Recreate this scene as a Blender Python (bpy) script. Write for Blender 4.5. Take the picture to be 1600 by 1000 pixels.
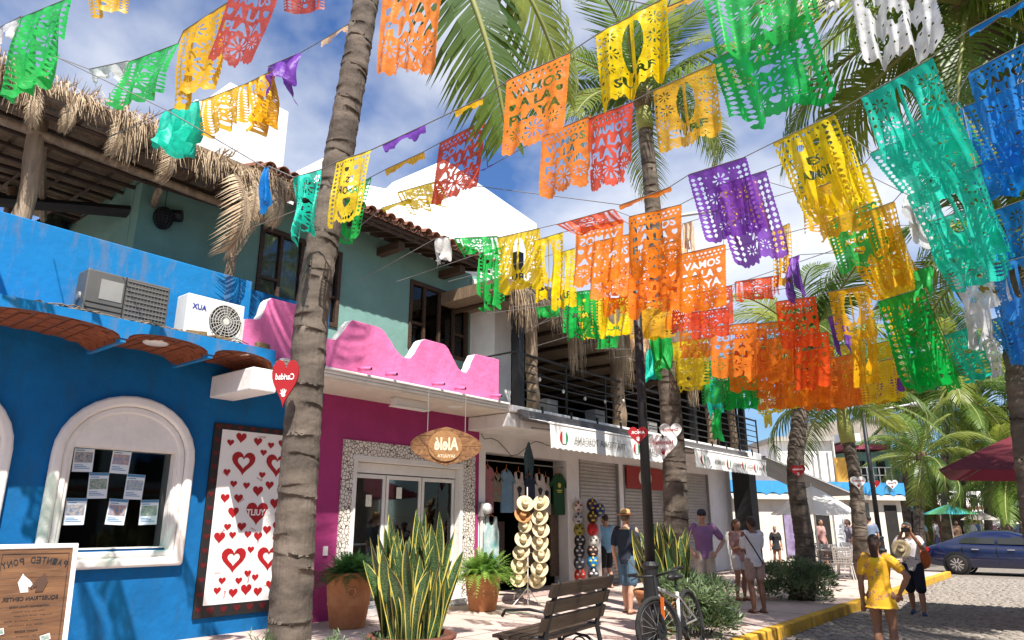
import bpy, math, random
import numpy as np
from mathutils import Vector, Matrix, Quaternion
random.seed(7); RNG = np.random.default_rng(7)
SC = bpy.context.scene; COL = SC.collection
for o in list(bpy.data.objects): bpy.data.objects.remove(o)
R = math.radians
# ------------------------------------------------------------------ camera
FPX = 1100.0; PIT = math.atan(315/FPX); HEAD = math.atan(925/(FPX/math.cos(PIT))); CH = 1.5
cam = bpy.data.objects.new('camera', bpy.data.cameras.new('camera')); COL.objects.link(cam)
cam.location = (0, 0, CH); cam.rotation_euler = (R(90)+PIT, 0, HEAD)
cam.data.lens = 36*FPX/1600; cam.data.sensor_width = 36; cam.data.clip_end = 2000; cam.data.clip_start = .05
SC.camera = cam
# ------------------------------------------------------------------ sky, sun, exposure
SUN = Vector((.85, -.53, 0)).normalized()*math.cos(R(57)) + Vector((0, 0, math.sin(R(57))))
W = bpy.data.worlds.new('World'); SC.world = W; W.use_nodes = True
nt = W.node_tree; nt.nodes.clear(); N = nt.nodes.new; L = nt.links.new
out = N('ShaderNodeOutputWorld'); bg = N('ShaderNodeBackground'); sky = N('ShaderNodeTexSky')
sky.sky_type = 'NISHITA'; sky.sun_disc = False; sky.sun_elevation = R(57); sky.sun_rotation = math.atan2(SUN.x, SUN.y)
sky.air_density = 1.4; sky.dust_density = .0; sky.ozone_density = 4
tc = N('ShaderNodeTexCoord'); mp = N('ShaderNodeMapping'); mp.inputs['Scale'].default_value = (1, 1, 1.5); mp.inputs['Location'].default_value = (.35, .1, .2)
n1 = N('ShaderNodeTexNoise'); n1.inputs['Scale'].default_value = 2.3; n1.inputs['Detail'].default_value = 6; n1.inputs['Roughness'].default_value = .5; n1.inputs['Distortion'].default_value = .15
rp = N('ShaderNodeValToRGB'); rp.color_ramp.elements[0].position = .43; rp.color_ramp.elements[1].position = .66
mx = N('ShaderNodeMix'); mx.data_type = 'RGBA'; mx.inputs['B'].default_value = (12.5, 12.6, 12.8, 1)
sc_ = N('ShaderNodeMath'); sc_.operation = 'MULTIPLY'; sc_.inputs[1].default_value = .93
L(tc.outputs['Generated'], mp.inputs['Vector']); L(mp.outputs['Vector'], n1.inputs['Vector']); L(n1.outputs['Fac'], rp.inputs['Fac'])
L(rp.outputs['Color'], sc_.inputs[0]); L(sc_.outputs[0], mx.inputs['Factor']); tint = N('ShaderNodeMix'); tint.data_type = 'RGBA'; tint.blend_type = 'MULTIPLY'; tint.inputs['Factor'].default_value = 1; tint.inputs['B'].default_value = (.8, 1.07, 1.52, 1); L(sky.outputs['Color'], tint.inputs['A']); L(tint.outputs['Result'], mx.inputs['A']); L(mx.outputs['Result'], bg.inputs['Color'])
bg.inputs['Strength'].default_value = .05; L(bg.outputs['Background'], out.inputs['Surface'])
sun = bpy.data.objects.new('sun', bpy.data.lights.new('sun', 'SUN')); COL.objects.link(sun)
sun.data.energy = 5; sun.data.angle = R(.55); sun.data.color = (1, .955, .89); sun.rotation_euler = SUN.to_track_quat('Z', 'Y').to_euler()
SC.view_settings.view_transform = 'Standard'; SC.view_settings.look = 'None'; SC.view_settings.exposure = .93; SC.view_settings.gamma = 1
SC.render.engine = 'CYCLES'; SC.cycles.max_bounces = 8; SC.cycles.transparent_max_bounces = 14
# ------------------------------------------------------------------ pixel -> point helpers (photo pixels 1600x1000)
_fw = Vector((-math.sin(HEAD), math.cos(HEAD), 0)); _rt = Vector((math.cos(HEAD), math.sin(HEAD), 0)); _zz = Vector((0, 0, 1))
_f = _fw*math.cos(PIT)+_zz*math.sin(PIT); _u = _zz*math.cos(PIT)-_fw*math.sin(PIT); CP = Vector((0, 0, CH))
def ray(x, y): return (_f*FPX+_rt*(x-800)+_u*(500-y)).normalized()
def at(x, y, D): d = ray(x, y); return CP+d*(D/d.dot(_fw))
def onX(x, y, X): d = ray(x, y); return CP+d*(X/d.x)
def onZ(x, y, Z): d = ray(x, y); return CP+d*((Z-CH)/d.z)
# ------------------------------------------------------------------ materials
MATS = {}
def lin(c): return tuple(c)+(1,)
def M(name, col, rough=.8, var=.12, scale=3., bump=.0, bscale=40., spec=.4, metal=0., sss=0., col2=None, stretch=(1, 1, 1), detail=5, coat=0.):
    if name in MATS: return MATS[name]
    m = bpy.data.materials.new(name); m.use_nodes = True; nt = m.node_tree; b = nt.nodes['Principled BSDF']
    N = nt.nodes.new; L = nt.links.new
    tc = N('ShaderNodeTexCoord'); mp = N('ShaderNodeMapping'); mp.inputs['Scale'].default_value = stretch
    oi = N('ShaderNodeObjectInfo'); ra = N('ShaderNodeVectorMath'); ra.operation = 'MULTIPLY_ADD'; ra.inputs[1].default_value = (17, 13, 11); L(oi.outputs['Random'], ra.inputs[0]); L(tc.outputs['Object'], ra.inputs[2]); L(ra.outputs[0], mp.inputs['Vector'])
    n = N('ShaderNodeTexNoise'); n.inputs['Scale'].default_value = scale; n.inputs['Detail'].default_value = detail; n.inputs['Roughness'].default_value = .62
    L(mp.outputs['Vector'], n.inputs['Vector'])
    r = N('ShaderNodeValToRGB'); r.color_ramp.elements[0].position = .3; r.color_ramp.elements[1].position = .72
    c2 = col2 or tuple(min(1, c*(1+var)) for c in col)
    r.color_ramp.elements[0].color = lin(tuple(c*(1-var) for c in col) if not col2 else col); r.color_ramp.elements[1].color = lin(c2)
    L(n.outputs['Fac'], r.inputs['Fac']); L(r.outputs['Color'], b.inputs['Base Color'])
    b.inputs['Roughness'].default_value = rough; b.inputs['Specular IOR Level'].default_value = spec; b.inputs['Metallic'].default_value = metal
    if coat: b.inputs['Coat Weight'].default_value = coat; b.inputs['Coat Roughness'].default_value = .08
    if sss: b.inputs['Subsurface Weight'].default_value = sss; b.inputs['Subsurface Radius'].default_value = (.02, .008, .005)
    if bump:
        n2 = N('ShaderNodeTexNoise'); n2.inputs['Scale'].default_value = bscale; n2.inputs['Detail'].default_value = 4
        L(mp.outputs['Vector'], n2.inputs['Vector'])
        bp = N('ShaderNodeBump'); bp.inputs['Strength'].default_value = bump; bp.inputs['Distance'].default_value = .02
        L(n2.outputs['Fac'], bp.inputs['Height']); L(bp.outputs['Normal'], b.inputs['Normal'])
    MATS[name] = m; return m
def Mstucco(name, col, stain=(.25, .22, .18), amt=.35, bump=.5, bscale=9., var=.1, lo=.56):
    """painted plaster: uneven paint, trowel relief, stains of their own shape"""
    if name in MATS: return MATS[name]
    m = M(name, col, .85, var, 1.7, bump, bscale, spec=.25); nt = m.node_tree; N = nt.nodes.new; L = nt.links.new; b = nt.nodes['Principled BSDF']
    src = b.inputs['Base Color'].links[0].from_socket
    tc = N('ShaderNodeTexCoord'); mp = N('ShaderNodeMapping'); mp.inputs['Scale'].default_value = (2.2, 2.2, .55); L(tc.outputs['Object'], mp.inputs['Vector'])
    n = N('ShaderNodeTexNoise'); n.inputs['Scale'].default_value = 2.3; n.inputs['Detail'].default_value = 8; n.inputs['Roughness'].default_value = .7
    L(mp.outputs['Vector'], n.inputs['Vector'])
    r = N('ShaderNodeMapRange'); r.inputs['From Min'].default_value = lo; r.inputs['From Max'].default_value = .8; r.inputs['To Max'].default_value = amt
    L(n.outputs['Fac'], r.inputs['Value'])
    x = N('ShaderNodeMix'); x.data_type = 'RGBA'; x.inputs['B'].default_value = lin(stain); L(r.outputs['Result'], x.inputs['Factor']); L(src, x.inputs['A']); L(x.outputs['Result'], b.inputs['Base Color'])
    return m
def Mplain(name, col, rough=.6, spec=.4, metal=0, emit=0):
    if name in MATS: return MATS[name]
    m = bpy.data.materials.new(name); m.use_nodes = True; b = m.node_tree.nodes['Principled BSDF']
    b.inputs['Base Color'].default_value = lin(col); b.inputs['Roughness'].default_value = rough; b.inputs['Specular IOR Level'].default_value = spec; b.inputs['Metallic'].default_value = metal
    MATS[name] = m; return m
def Mglass(name, col=(.85, .9, .9), alpha=.22, rough=.03):
    if name in MATS: return MATS[name]
    m = bpy.data.materials.new(name); m.use_nodes = True; nt = m.node_tree; nt.nodes.clear(); N = nt.nodes.new; L = nt.links.new
    o = N('ShaderNodeOutputMaterial'); t = N('ShaderNodeBsdfTransparent'); g = N('ShaderNodeBsdfGlossy'); g.inputs['Roughness'].default_value = rough; fr = N('ShaderNodeFresnel'); fr.inputs['IOR'].default_value = 1.5
    t.inputs['Color'].default_value = lin(col); x = N('ShaderNodeMixShader'); L(fr.outputs['Fac'], x.inputs['Fac']); L(t.outputs[0], x.inputs[1]); L(g.outputs[0], x.inputs[2]); L(x.outputs[0], o.inputs['Surface'])
    MATS[name] = m; return m
def Mleaf(name, c1, c2, trans=.35, rough=.45, scale=2.5):
    """foliage: two greens from noise, light passing through the blade"""
    if name in MATS: return MATS[name]
    m = bpy.data.materials.new(name); m.use_nodes = True; nt = m.node_tree; nt.nodes.clear(); N = nt.nodes.new; L = nt.links.new
    o = N('ShaderNodeOutputMaterial'); b = N('ShaderNodeBsdfPrincipled'); t = N('ShaderNodeBsdfTranslucent'); x = N('ShaderNodeMixShader'); x.inputs['Fac'].default_value = trans
    tc = N('ShaderNodeTexCoord'); oi = N('ShaderNodeObjectInfo'); ad = N('ShaderNodeVectorMath'); ad.operation = 'ADD'
    n = N('ShaderNodeTexNoise'); n.inputs['Scale'].default_value = scale; n.inputs['Detail'].default_value = 3
    L(tc.outputs['Object'], ad.inputs[0]); L(oi.outputs['Random'], ad.inputs[1]); L(ad.outputs[0], n.inputs['Vector'])
    r = N('ShaderNodeValToRGB'); r.color_ramp.elements[0].position = .32; r.color_ramp.elements[1].position = .68; r.color_ramp.elements[0].color = lin(c1); r.color_ramp.elements[1].color = lin(c2)
    L(n.outputs['Fac'], r.inputs['Fac']); L(r.outputs['Color'], b.inputs['Base Color']); b.inputs['Roughness'].default_value = rough; b.inputs['Specular IOR Level'].default_value = .45
    hs = N('ShaderNodeHueSaturation'); hs.inputs['Value'].default_value = 1.5; hs.inputs['Hue'].default_value = .485; L(r.outputs['Color'], hs.inputs['Color']); L(hs.outputs['Color'], t.inputs['Color'])
    L(b.outputs[0], x.inputs[1]); L(t.outputs[0], x.inputs[2]); L(x.outputs[0], o.inputs['Surface']); MATS[name] = m; return m
def Mwood(name, c1, c2, axis=2, scale=3., rough=.65, bump=.3):
    if name in MATS: return MATS[name]
    s = [9, 9, 9]; s[axis] = .7
    m = M(name, c1, rough, .1, scale, bump, scale*2.2, col2=c2, stretch=tuple(s), detail=6); return m
# ------------------------------------------------------------------ mesh builder
class MB:
    def __init__(s): s.v = []; s.f = []; s.m = []; s.uv = None
    def add(s, vs, fs, mi=0):
        k = len(s.v); s.v += [tuple(p) for p in vs]; s.f += [tuple(i+k for i in f) for f in fs]; s.m += [mi]*len(fs); return s
    def box(s, x0, x1, y0, y1, z0, z1, mi=0, T=None):
        vs = [(x, y, z) for z in (z0, z1) for y in (y0, y1) for x in (x0, x1)]
        if T is not None: vs = [T @ Vector(p) for p in vs]
        return s.add(vs, [(0, 2, 3, 1), (4, 5, 7, 6), (0, 1, 5, 4), (2, 6, 7, 3), (0, 4, 6, 2), (1, 3, 7, 5)], mi)
    def tube(s, pts, rad, n=8, mi=0, caps=True, sq=None):
        pts = [Vector(p) for p in pts]
        if not hasattr(rad, '__len__'): rad = [rad]*len(pts)
        t0 = (pts[1]-pts[0]).normalized(); a = Vector((0, 0, 1)) if abs(t0.z) < .9 else Vector((1, 0, 0))
        nx = t0.cross(a).normalized(); vs = []
        for i, p in enumerate(pts):
            t = (pts[min(i+1, len(pts)-1)]-pts[max(i-1, 0)]).normalized()
            nx = (nx-t*nx.dot(t)).normalized(); ny = t.cross(nx); r = rad[i]
            rx, ry = (r if hasattr(r, '__len__') else (r, r))
            for k in range(n):
                an = 2*math.pi*k/n; vs.append(p+nx*math.cos(an)*rx+ny*math.sin(an)*ry)
        fs = [(i*n+k, i*n+(k+1) % n, (i+1)*n+(k+1) % n, (i+1)*n+k) for i in range(len(pts)-1) for k in range(n)]
        if caps: fs += [tuple(range(n-1, -1, -1)), tuple((len(pts)-1)*n+k for k in range(n))]
        return s.add(vs, fs, mi)
    def lathe(s, prof, n=24, c=(0, 0, 0), mi=0, T=None):
        vs = [Vector((r*math.cos(2*math.pi*k/n), r*math.sin(2*math.pi*k/n), z)) for r, z in prof for k in range(n)]
        if T is not None: vs = [T @ p for p in vs]
        vs = [p+Vector(c) for p in vs]
        fs = [(i*n+k, i*n+(k+1) % n, (i+1)*n+(k+1) % n, (i+1)*n+k) for i in range(len(prof)-1) for k in range(n)]
        return s.add(vs, fs, mi)
    def prism(s, poly, o, u, v, w, mi=0, both=True):
        """polygon (a,b) in the frame o + a*u + b*v, extruded along w"""
        o, u, v, w = Vector(o), Vector(u), Vector(v), Vector(w); n = len(poly)
        vs = [o+u*a+v*b for a, b in poly]; fs = [tuple(range(n))]
        if w.length > 1e-9:
            vs += [p+w for p in vs]; fs = [tuple(range(n-1, -1, -1)), tuple(range(n, 2*n))]+[(i, (i+1) % n, n+(i+1) % n, n+i) for i in range(n)]
        return s.add(vs, fs, mi)
    def ring(s, outer, inner, o, u, v, w, mi=0):
        """band between two equal-length paths (closed), extruded along w"""
        o, u, v, w = Vector(o), Vector(u), Vector(v), Vector(w); n = len(outer)
        P = lambda q: o+u*q[0]+v*q[1]
        vs = [P(q) for q in outer]+[P(q) for q in inner]; vs += [p+w for p in vs]; fs = []
        for i in range(n):
            j = (i+1) % n
            fs += [(i, j, n+j, n+i), (2*n+i, 3*n+i, 3*n+j, 2*n+j), (i, 2*n+i, 2*n+j, j), (n+i, n+j, 3*n+j, 3*n+i)]
        return s.add(vs, fs, mi)
    def sphere(s, c, r, n=12, m=8, mi=0, T=None):
        rx, ry, rz = r if hasattr(r, '__len__') else (r, r, r); vs = []
        for i in range(m+1):
            th = math.pi*i/m
            for k in range(n): ph = 2*math.pi*k/n; vs.append(Vector((rx*math.sin(th)*math.cos(ph), ry*math.sin(th)*math.sin(ph), rz*math.cos(th))))
        if T is not None: vs = [T @ p for p in vs]
        vs = [p+Vector(c) for p in vs]
        fs = [(i*n+k, (i+1)*n+k, (i+1)*n+(k+1) % n, i*n+(k+1) % n) for i in range(m) for k in range(n)]
        return s.add(vs, fs, mi)
    def mesh(s, name, off=(0, 0, 0)):
        me = bpy.data.meshes.new(name); ox, oy, oz = off
        me.from_pydata([(p[0]-ox, p[1]-oy, p[2]-oz) for p in s.v], [], s.f); return me
    def build(s, name, mats, parent=None, smooth=False, bevel=0, local=False, kind=None, seg=2):
        off = Vector((0, 0, 0))
        if parent is not None and not local: off = wloc(parent)
        elif parent is None and not local:
            a = np.array(s.v); off = Vector(((a[:, 0].min()+a[:, 0].max())/2, (a[:, 1].min()+a[:, 1].max())/2, a[:, 2].min()))
        me = s.mesh(name, off)
        for m in (mats if isinstance(mats, (list, tuple)) else [mats]): me.materials.append(m)
        if any(s.m): me.polygons.foreach_set('material_index', s.m)
        if smooth: me.polygons.foreach_set('use_smooth', [True]*len(me.polygons))
        if s.uv is not None:
            ul = me.uv_layers.new(name='UVMap'); li = np.empty(len(me.loops), np.int32); me.loops.foreach_get('vertex_index', li); ul.data.foreach_set('uv', np.asarray(s.uv, np.float32)[li].ravel())
        o = bpy.data.objects.new(name, me); COL.objects.link(o)
        if parent is not None: o.parent = parent
        else: o.location = off
        if bevel:
            b = o.modifiers.new('bevel', 'BEVEL'); b.width = bevel; b.segments = seg; b.limit_method = 'ANGLE'; b.angle_limit = R(40)
            if smooth is None: pass
        if kind: o['kind'] = kind
        return o
def wloc(o):
    p = Vector((0, 0, 0))
    while o is not None: p += o.location; o = o.parent
    return p
def tag(o, label=None, cat=None, group=None, kind=None):
    if label: o['label'] = label
    if cat: o['category'] = cat
    if group: o['group'] = group
    if kind: o['kind'] = kind
    return o
def thing(name, label, cat, loc=(0, 0, 0), rz=0, group=None):
    o = bpy.data.objects.new(name, None); COL.objects.link(o); o.location = loc; o.rotation_euler = (0, 0, rz); o.empty_display_size = .1
    return tag(o, label, cat, group)
def inst(name, me, parent, T):
    o = bpy.data.objects.new(name, me); COL.objects.link(o); o.parent = parent
    o.matrix_basis = T; return o
def copy_tree(o, parent=None):
    c = o.copy(); COL.objects.link(c); c.parent = parent
    for ch in list(o.children): copy_tree(ch, c)
    return c
_TX = {}
def text_geo(s, bold=.0):
    """outline of a word as flat triangles, 1 unit high, starting at x = 0"""
    k = (s, bold)
    if k in _TX: return _TX[k]
    cu = bpy.data.curves.new('txt', 'FONT'); cu.body = s; cu.size = 1; cu.offset = bold; cu.resolution_u = 3
    o = bpy.data.objects.new('txt', cu); COL.objects.link(o); dg = bpy.context.evaluated_depsgraph_get()
    me = bpy.data.meshes.new_from_object(o.evaluated_get(dg)); me.calc_loop_triangles()
    v = [(p.co.x, p.co.y) for p in me.vertices]; f = [tuple(t.vertices) for t in me.loop_triangles]
    bpy.data.objects.remove(o); bpy.data.curves.remove(cu); bpy.data.meshes.remove(me)
    xs = [p[0] for p in v]; x0 = min(xs); v = [(p[0]-x0, p[1]) for p in v]; _TX[k] = (v, f, max(xs)-x0); return _TX[k]
def put_text(mb, s, o, u, v, height, width=None, mi=0, bold=.02, mirror=False, center=True):
    """u: reading direction, v: up"""
    vv, ff, w = text_geo(s, bold); o, u, v = Vector(o), Vector(u).normalized(), Vector(v).normalized()
    sx = (width/w) if width else height*1.35; sy = height*1.35
    vs = []
    for a, b in vv:
        a = (a-(w/2 if center else 0))*sx
        vs.append(o+u*(-a if mirror else a)+v*(b*sy))
    mb.add(vs, ff, mi)
def heart(r=1., n=26):
    return [(r*.0625*16*math.sin(t)**3, r*.0625*(13*math.cos(t)-5*math.cos(2*t)-2*math.cos(3*t)-math.cos(4*t)+1.5)) for t in [2*math.pi*i/n for i in range(n)]]
def arc(cx, cy, rx, ry, a0, a1, n): return [(cx+rx*math.cos(R(a0+(a1-a0)*i/n)), cy+ry*math.sin(R(a0+(a1-a0)*i/n))) for i in range(n+1)]
X_, Y_, Z_ = Vector((1, 0, 0)), Vector((0, 1, 0)), Vector((0, 0, 1))
def Tm(loc=(0, 0, 0), rx=0, ry=0, rz=0, s=1):
    sm = Matrix.Diagonal((s, s, s, 1)) if not hasattr(s, '__len__') else Matrix.Diagonal((*s, 1))
    return Matrix.Translation(loc) @ Matrix.Rotation(rz, 4, 'Z') @ Matrix.Rotation(ry, 4, 'Y') @ Matrix.Rotation(rx, 4, 'X') @ sm
# ================================================================== MATERIALS
m_blue = Mstucco('blue_paint', (.003, .115, .31), (.02, .07, .13), .8, .75, 6, var=.17, lo=.5)
m_blue2 = Mstucco('blue_paint_weathered', (.006, .17, .42), (.2, .15, .1), .85, .4, 7, lo=.5)
m_white = Mstucco('white_paint', (.76, .74, .71), (.45, .41, .36), .4, .35, 8)
m_trim = Mstucco('white_trim', (.74, .71, .66), (.48, .43, .37), .5, .45, 10)
m_wroof = Mstucco('white_roof', (.83, .83, .82), (.6, .58, .55), .3, .2, 5)
m_cream = Mstucco('cream_paint', (.68, .61, .52), (.4, .33, .27), .4, .3, 8)
m_teal = Mstucco('teal_paint', (.17, .31, .27), (.11, .19, .165), .6, .6, 6)
m_pinkp = Mstucco('pink_paint', (.72, .17, .37), (.5, .1, .24), .65, 1.0, 8, var=.15, lo=.5)
m_mag = Mstucco('magenta_paint', (.34, .038, .15), (.26, .03, .11), .5, .45, 9, var=.15)
m_brick = M('vault_brick', (.15, .04, .016), .9, .25, 2.5, .5, 30, col2=(.27, .08, .032))
m_mortar = M('mortar', (.16, .06, .035), .95, .2, 8, .4, 40)
m_black = M('black_iron', (.012, .012, .013), .5, .2, 20, .15, 60)
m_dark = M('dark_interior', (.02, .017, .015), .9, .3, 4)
m_dwood = Mwood('dark_wood', (.03, .017, .01), (.085, .045, .026), axis=1)
m_dwoodx = Mwood('dark_wood_rafter', (.035, .02, .012), (.1, .055, .03), axis=0)
m_log = Mwood('log_wood', (.16, .105, .065), (.36, .26, .17), axis=2, scale=2.)
m_tile = M('roof_tile_clay', (.13, .05, .032), .9, .4, 5, .5, 30, col2=(.3, .13, .08))
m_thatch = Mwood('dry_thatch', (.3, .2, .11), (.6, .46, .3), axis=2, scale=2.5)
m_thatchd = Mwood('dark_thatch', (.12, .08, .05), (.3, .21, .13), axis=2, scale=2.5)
m_glass = Mglass('window_glass')
m_glassd = Mplain('dark_window_glass', (.02, .022, .022), .04, .6)
m_grey = M('grey_paint', (.23, .22, .21), .6, .12, 5)
m_conc = Mstucco('sidewalk_concrete', (.5, .385, .335), (.32, .24, .2), .55, .35, 14, var=.14)
m_curt = M('pale_curtain', (.5, .48, .44), .9, .2, 3, stretch=(1, 12, .3))
def mosaic():
    m = bpy.data.materials.new('broken_tile_mosaic'); m.use_nodes = True; nt = m.node_tree; b = nt.nodes['Principled BSDF']; N = nt.nodes.new; L = nt.links.new
    tc = N('ShaderNodeTexCoord'); v = N('ShaderNodeTexVoronoi'); v.feature = 'DISTANCE_TO_EDGE'; v.inputs['Scale'].default_value = 16
    L(tc.outputs['Object'], v.inputs['Vector']); r = N('ShaderNodeValToRGB'); r.color_ramp.elements[0].position = .045; r.color_ramp.elements[1].position = .085
    r.color_ramp.elements[0].color = (.08, .05, .03, 1); r.color_ramp.elements[1].color = (.74, .68, .6, 1); L(v.outputs['Distance'], r.inputs['Fac']); L(r.outputs['Color'], b.inputs['Base Color'])
    bp = N('ShaderNodeBump'); bp.inputs['Strength'].default_value = .8; bp.inputs['Distance'].default_value = .01; L(r.outputs['Color'], bp.inputs['Height']); L(bp.outputs['Normal'], b.inputs['Normal'])
    b.inputs['Roughness'].default_value = .25; return m
m_mosaic = mosaic()
# ================================================================== GROUND
g = MB(); g.add([(-600, -600, -.22), (600, -600, -.22), (600, 900, -.22), (-600, 900, -.22)], [(0, 1, 2, 3)]); gr = g.build('ground', M('packed_earth', (.3, .25, .2), .95, .2, .8), kind='structure')
XK = -4.0   # kerb line
rd = MB(); rd.add([(XK+.0, -20, -.165), (14, -20, -.165), (14, 140, -.165), (XK, 140, -.165)], [(0, 1, 2, 3)])
m_bed = M('road_bedding', (.2, .17, .14), .95, .25, 5, .6, 60)
m_cob = M('cobblestone_grey', (.16, .14, .12), .85, .3, 7, .5, 45, col2=(.36, .31, .26))
road = rd.build('road', m_bed, kind='structure')
cr = MB(); cr.add([(-60, 26.5, -.16), (XK, 26.5, -.16), (XK, 35.5, -.16), (-60, 35.5, -.16)], [(0, 1, 2, 3)]); cr.build('cross_street', m_bed, kind='structure')
sw = MB(); sw.box(-14, XK-.16, -12, 26.3, -.2, 0)
side = sw.build('sidewalk', m_conc, kind='structure')
sj = MB()
for k in range(16): sj.box(-9.7, XK-.16, -1.6+k*1.83, -1.588+k*1.83, .0005, .0025)
sj.box(-7.0, -6.988, -3, 26, .0005, .003); sj.build('expansion_joint', M('joint_dirt', (.16, .12, .1), .95), side)
sw2 = MB(); sw2.box(-40, XK-.1, 35.8, 120, -.2, -.02); sw2.build('far_pavement', m_conc, kind='structure')
# kerb stones, painted yellow, each its own piece
m_kerb = Mstucco('yellow_kerb_paint', (.6, .34, .03), (.26, .2, .13), .9, .5, 12, var=.2, lo=.48)
kb = MB(); kb.box(-.16, 0, -.245, .245, -.05, .168); kme = kb.mesh('kerb_stone'); kme.materials.append(m_kerb)
kerb = bpy.data.objects.new('kerb', None); COL.objects.link(kerb); kerb.location = (XK, 4, -.165); kerb['kind'] = 'structure'
for k in range(46):
    o = inst('kerb_stone', kme, kerb, Tm((random.uniform(-.008, .008), k*.5, random.uniform(-.008, .006)), rz=random.uniform(-.01, .01)))
    b = o.modifiers.new('bevel', 'BEVEL'); b.width = .018; b.segments = 2
# cobbles: the nearest in view one by one, the rest joined
def cob_mesh(seed):
    r = random.Random(seed); n = 7; pr = []
    for k in range(n):
        a = 2*math.pi*k/n; q = r.uniform(.86, 1.08); pr.append((q*math.cos(a)*.072, q*math.sin(a)*.06))
    return pr
def add_cob(mb, pr, x, y, rz, s, h):
    n = len(pr); c, sn = math.cos(rz)*s, math.sin(rz)*s; b = [(x+a*c-d*sn, y+a*sn+d*c) for a, d in pr]; mx = sum(p[0] for p in b)/n; my = sum(p[1] for p in b)/n
    vs = [(p[0], p[1], -.17) for p in b]+[(mx+(p[0]-mx)*.93, my+(p[1]-my)*.93, -.15+h) for p in b]+[(mx+(p[0]-mx)*.62, my+(p[1]-my)*.62, -.141+h) for p in b]
    mb.add(vs, [(i, (i+1) % n, n+(i+1) % n, n+i) for i in range(n)]+[(n+i, n+(i+1) % n, 2*n+(i+1) % n, 2*n+i) for i in range(n)]+[tuple(range(2*n, 3*n))])
prs = [cob_mesh(i) for i in range(8)]; cms = []
for pr in prs:
    mb = MB(); add_cob(mb, pr, 0, 0, 0, 1, 0); me = mb.mesh('cobblestone'); me.materials.append(m_cob); me.polygons.foreach_set('use_smooth', [True]*len(me.polygons)); cms.append(me)
rest = MB(); near = 0; ro = wloc(road)
for j in range(0, 150):
    y = 6.4+j*.135
    for i in range(0, 52):
        x = XK+.1+i*.15+(.07 if j % 2 else 0)+random.uniform(-.02, .02); yy = y+random.uniform(-.02, .02)
        d = -math.sin(HEAD)*x+math.cos(HEAD)*yy; lt = math.cos(HEAD)*x+math.sin(HEAD)*yy
        if abs(lt) > .80*d+.2: continue
        rz = random.uniform(0, 6.28); h = random.uniform(-.008, .008); s = random.uniform(.95, 1.12)
        if near < 300 and d > 7.6 and abs(lt) < .72*d:
            inst('cobblestone', cms[random.randrange(8)], road, Tm(Vector((x, yy, h))-ro, rz=rz, s=s)); near += 1
        else: add_cob(rest, prs[random.randrange(8)], x, yy, rz, s, h)
rest.build('cobblestone_field', m_cob, road, smooth=True, kind='stuff')
# ================================================================== BLUE BUILDING
WX = -9.76
bb = thing('blue_building', 'blue plastered building with arched white windows and brick vaulted ledge at left', 'building', (WX-.2, 3, 0))
w = MB()
win_c = [1.9, 4.08]; gz0, gz1 = 1.17, 2.41; ghw = .65
ys = [-3]+[v for c in win_c for v in (c-ghw, c+ghw)]+[7.07]
for i in range(0, len(ys), 2): w.box(WX-.3, WX, ys[i], ys[i+1], 0, 5)
for c in win_c: w.box(WX-.3, WX, c-ghw, c+ghw, 0, gz0); w.box(WX-.3, WX, c-ghw, c+ghw, gz1, 5)
w.build('wall', m_blue, bb)
m_flyer = Mplain('flyer_paper', (.62, .68, .72), .35)
m_print = [M('flyer_photo_%d' % i, c, .35, .6, 30, col2=c2) for i, (c, c2) in enumerate([((.05, .12, .25), (.5, .42, .3)), ((.04, .2, .45), (.6, .35, .15)), ((.05, .18, .12), (.45, .42, .4)), ((.1, .25, .4), (.55, .5, .4))])]
def arch_path(hw, z0, zs, rise, n=16, e=2.):
    return [(-hw, z0)]+[(-hw, z0+(zs-z0)*k/4) for k in range(1, 4)]+[(hw*math.cos(R(180-180*i/n)), zs+rise*math.sin(R(180*i/n))) for i in range(n+1)]+[(hw, zs-(zs-z0)*k/4) for k in range(1, 4)]+[(hw, z0)]
for wi, c in enumerate(win_c):
    fr = MB(); o = (WX, c, 0)
    fr.ring(arch_path(.89, .94, 2.3, .8), arch_path(.76, 1.06, 2.3, .66), o, Y_, Z_, X_*.1)
    f = fr.build('window_frame', m_trim, bb, bevel=.045, seg=4)
    f2 = MB(); f2.ring(arch_path(.76, 1.06, 2.3, .66), arch_path(.68, 1.14, 2.3, .57), o, Y_, Z_, X_*.055); f2.build('inner_moulding', m_trim, f, bevel=.025, seg=3)
    ty = MB(); pth = arch_path(.68, gz1, gz1+.005, .46)
    ty.prism(pth, o, Y_, Z_, X_*.03); ty.box(WX, WX+.03, c-.68, c-ghw, 1.14, gz1); ty.box(WX, WX+.03, c+ghw, c+.68, 1.14, gz1); ty.build('tympanum', m_trim, f)
    gl = MB(); gl.box(WX-.12, WX-.11, c-ghw, c+ghw, gz0, gz1); gl.build('pane', m_glass, f)
    jb = MB(); jb.ring([(c-ghw-.002, gz0-.002), (c-ghw-.002, gz1+.002), (c+ghw+.002, gz1+.002), (c+ghw+.002, gz0-.002)], [(c-ghw+.014, gz0+.014), (c-ghw+.014, gz1-.014), (c+ghw-.014, gz1-.014), (c+ghw-.014, gz0+.014)], (WX-.29, 0, 0), Y_, Z_, X_*.3); jb.build('reveal', m_trim, f)
    ib = MB(); ib.box(WX-1.6, WX-.31, c-ghw-.2, c+ghw+.2, gz0-.1, gz1+.1); ib.f = [q for k, q in enumerate(ib.f) if k % 6 != 5]; ib.m = [0]*len(ib.f); ib.build('dark_room', m_dark, f)
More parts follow.
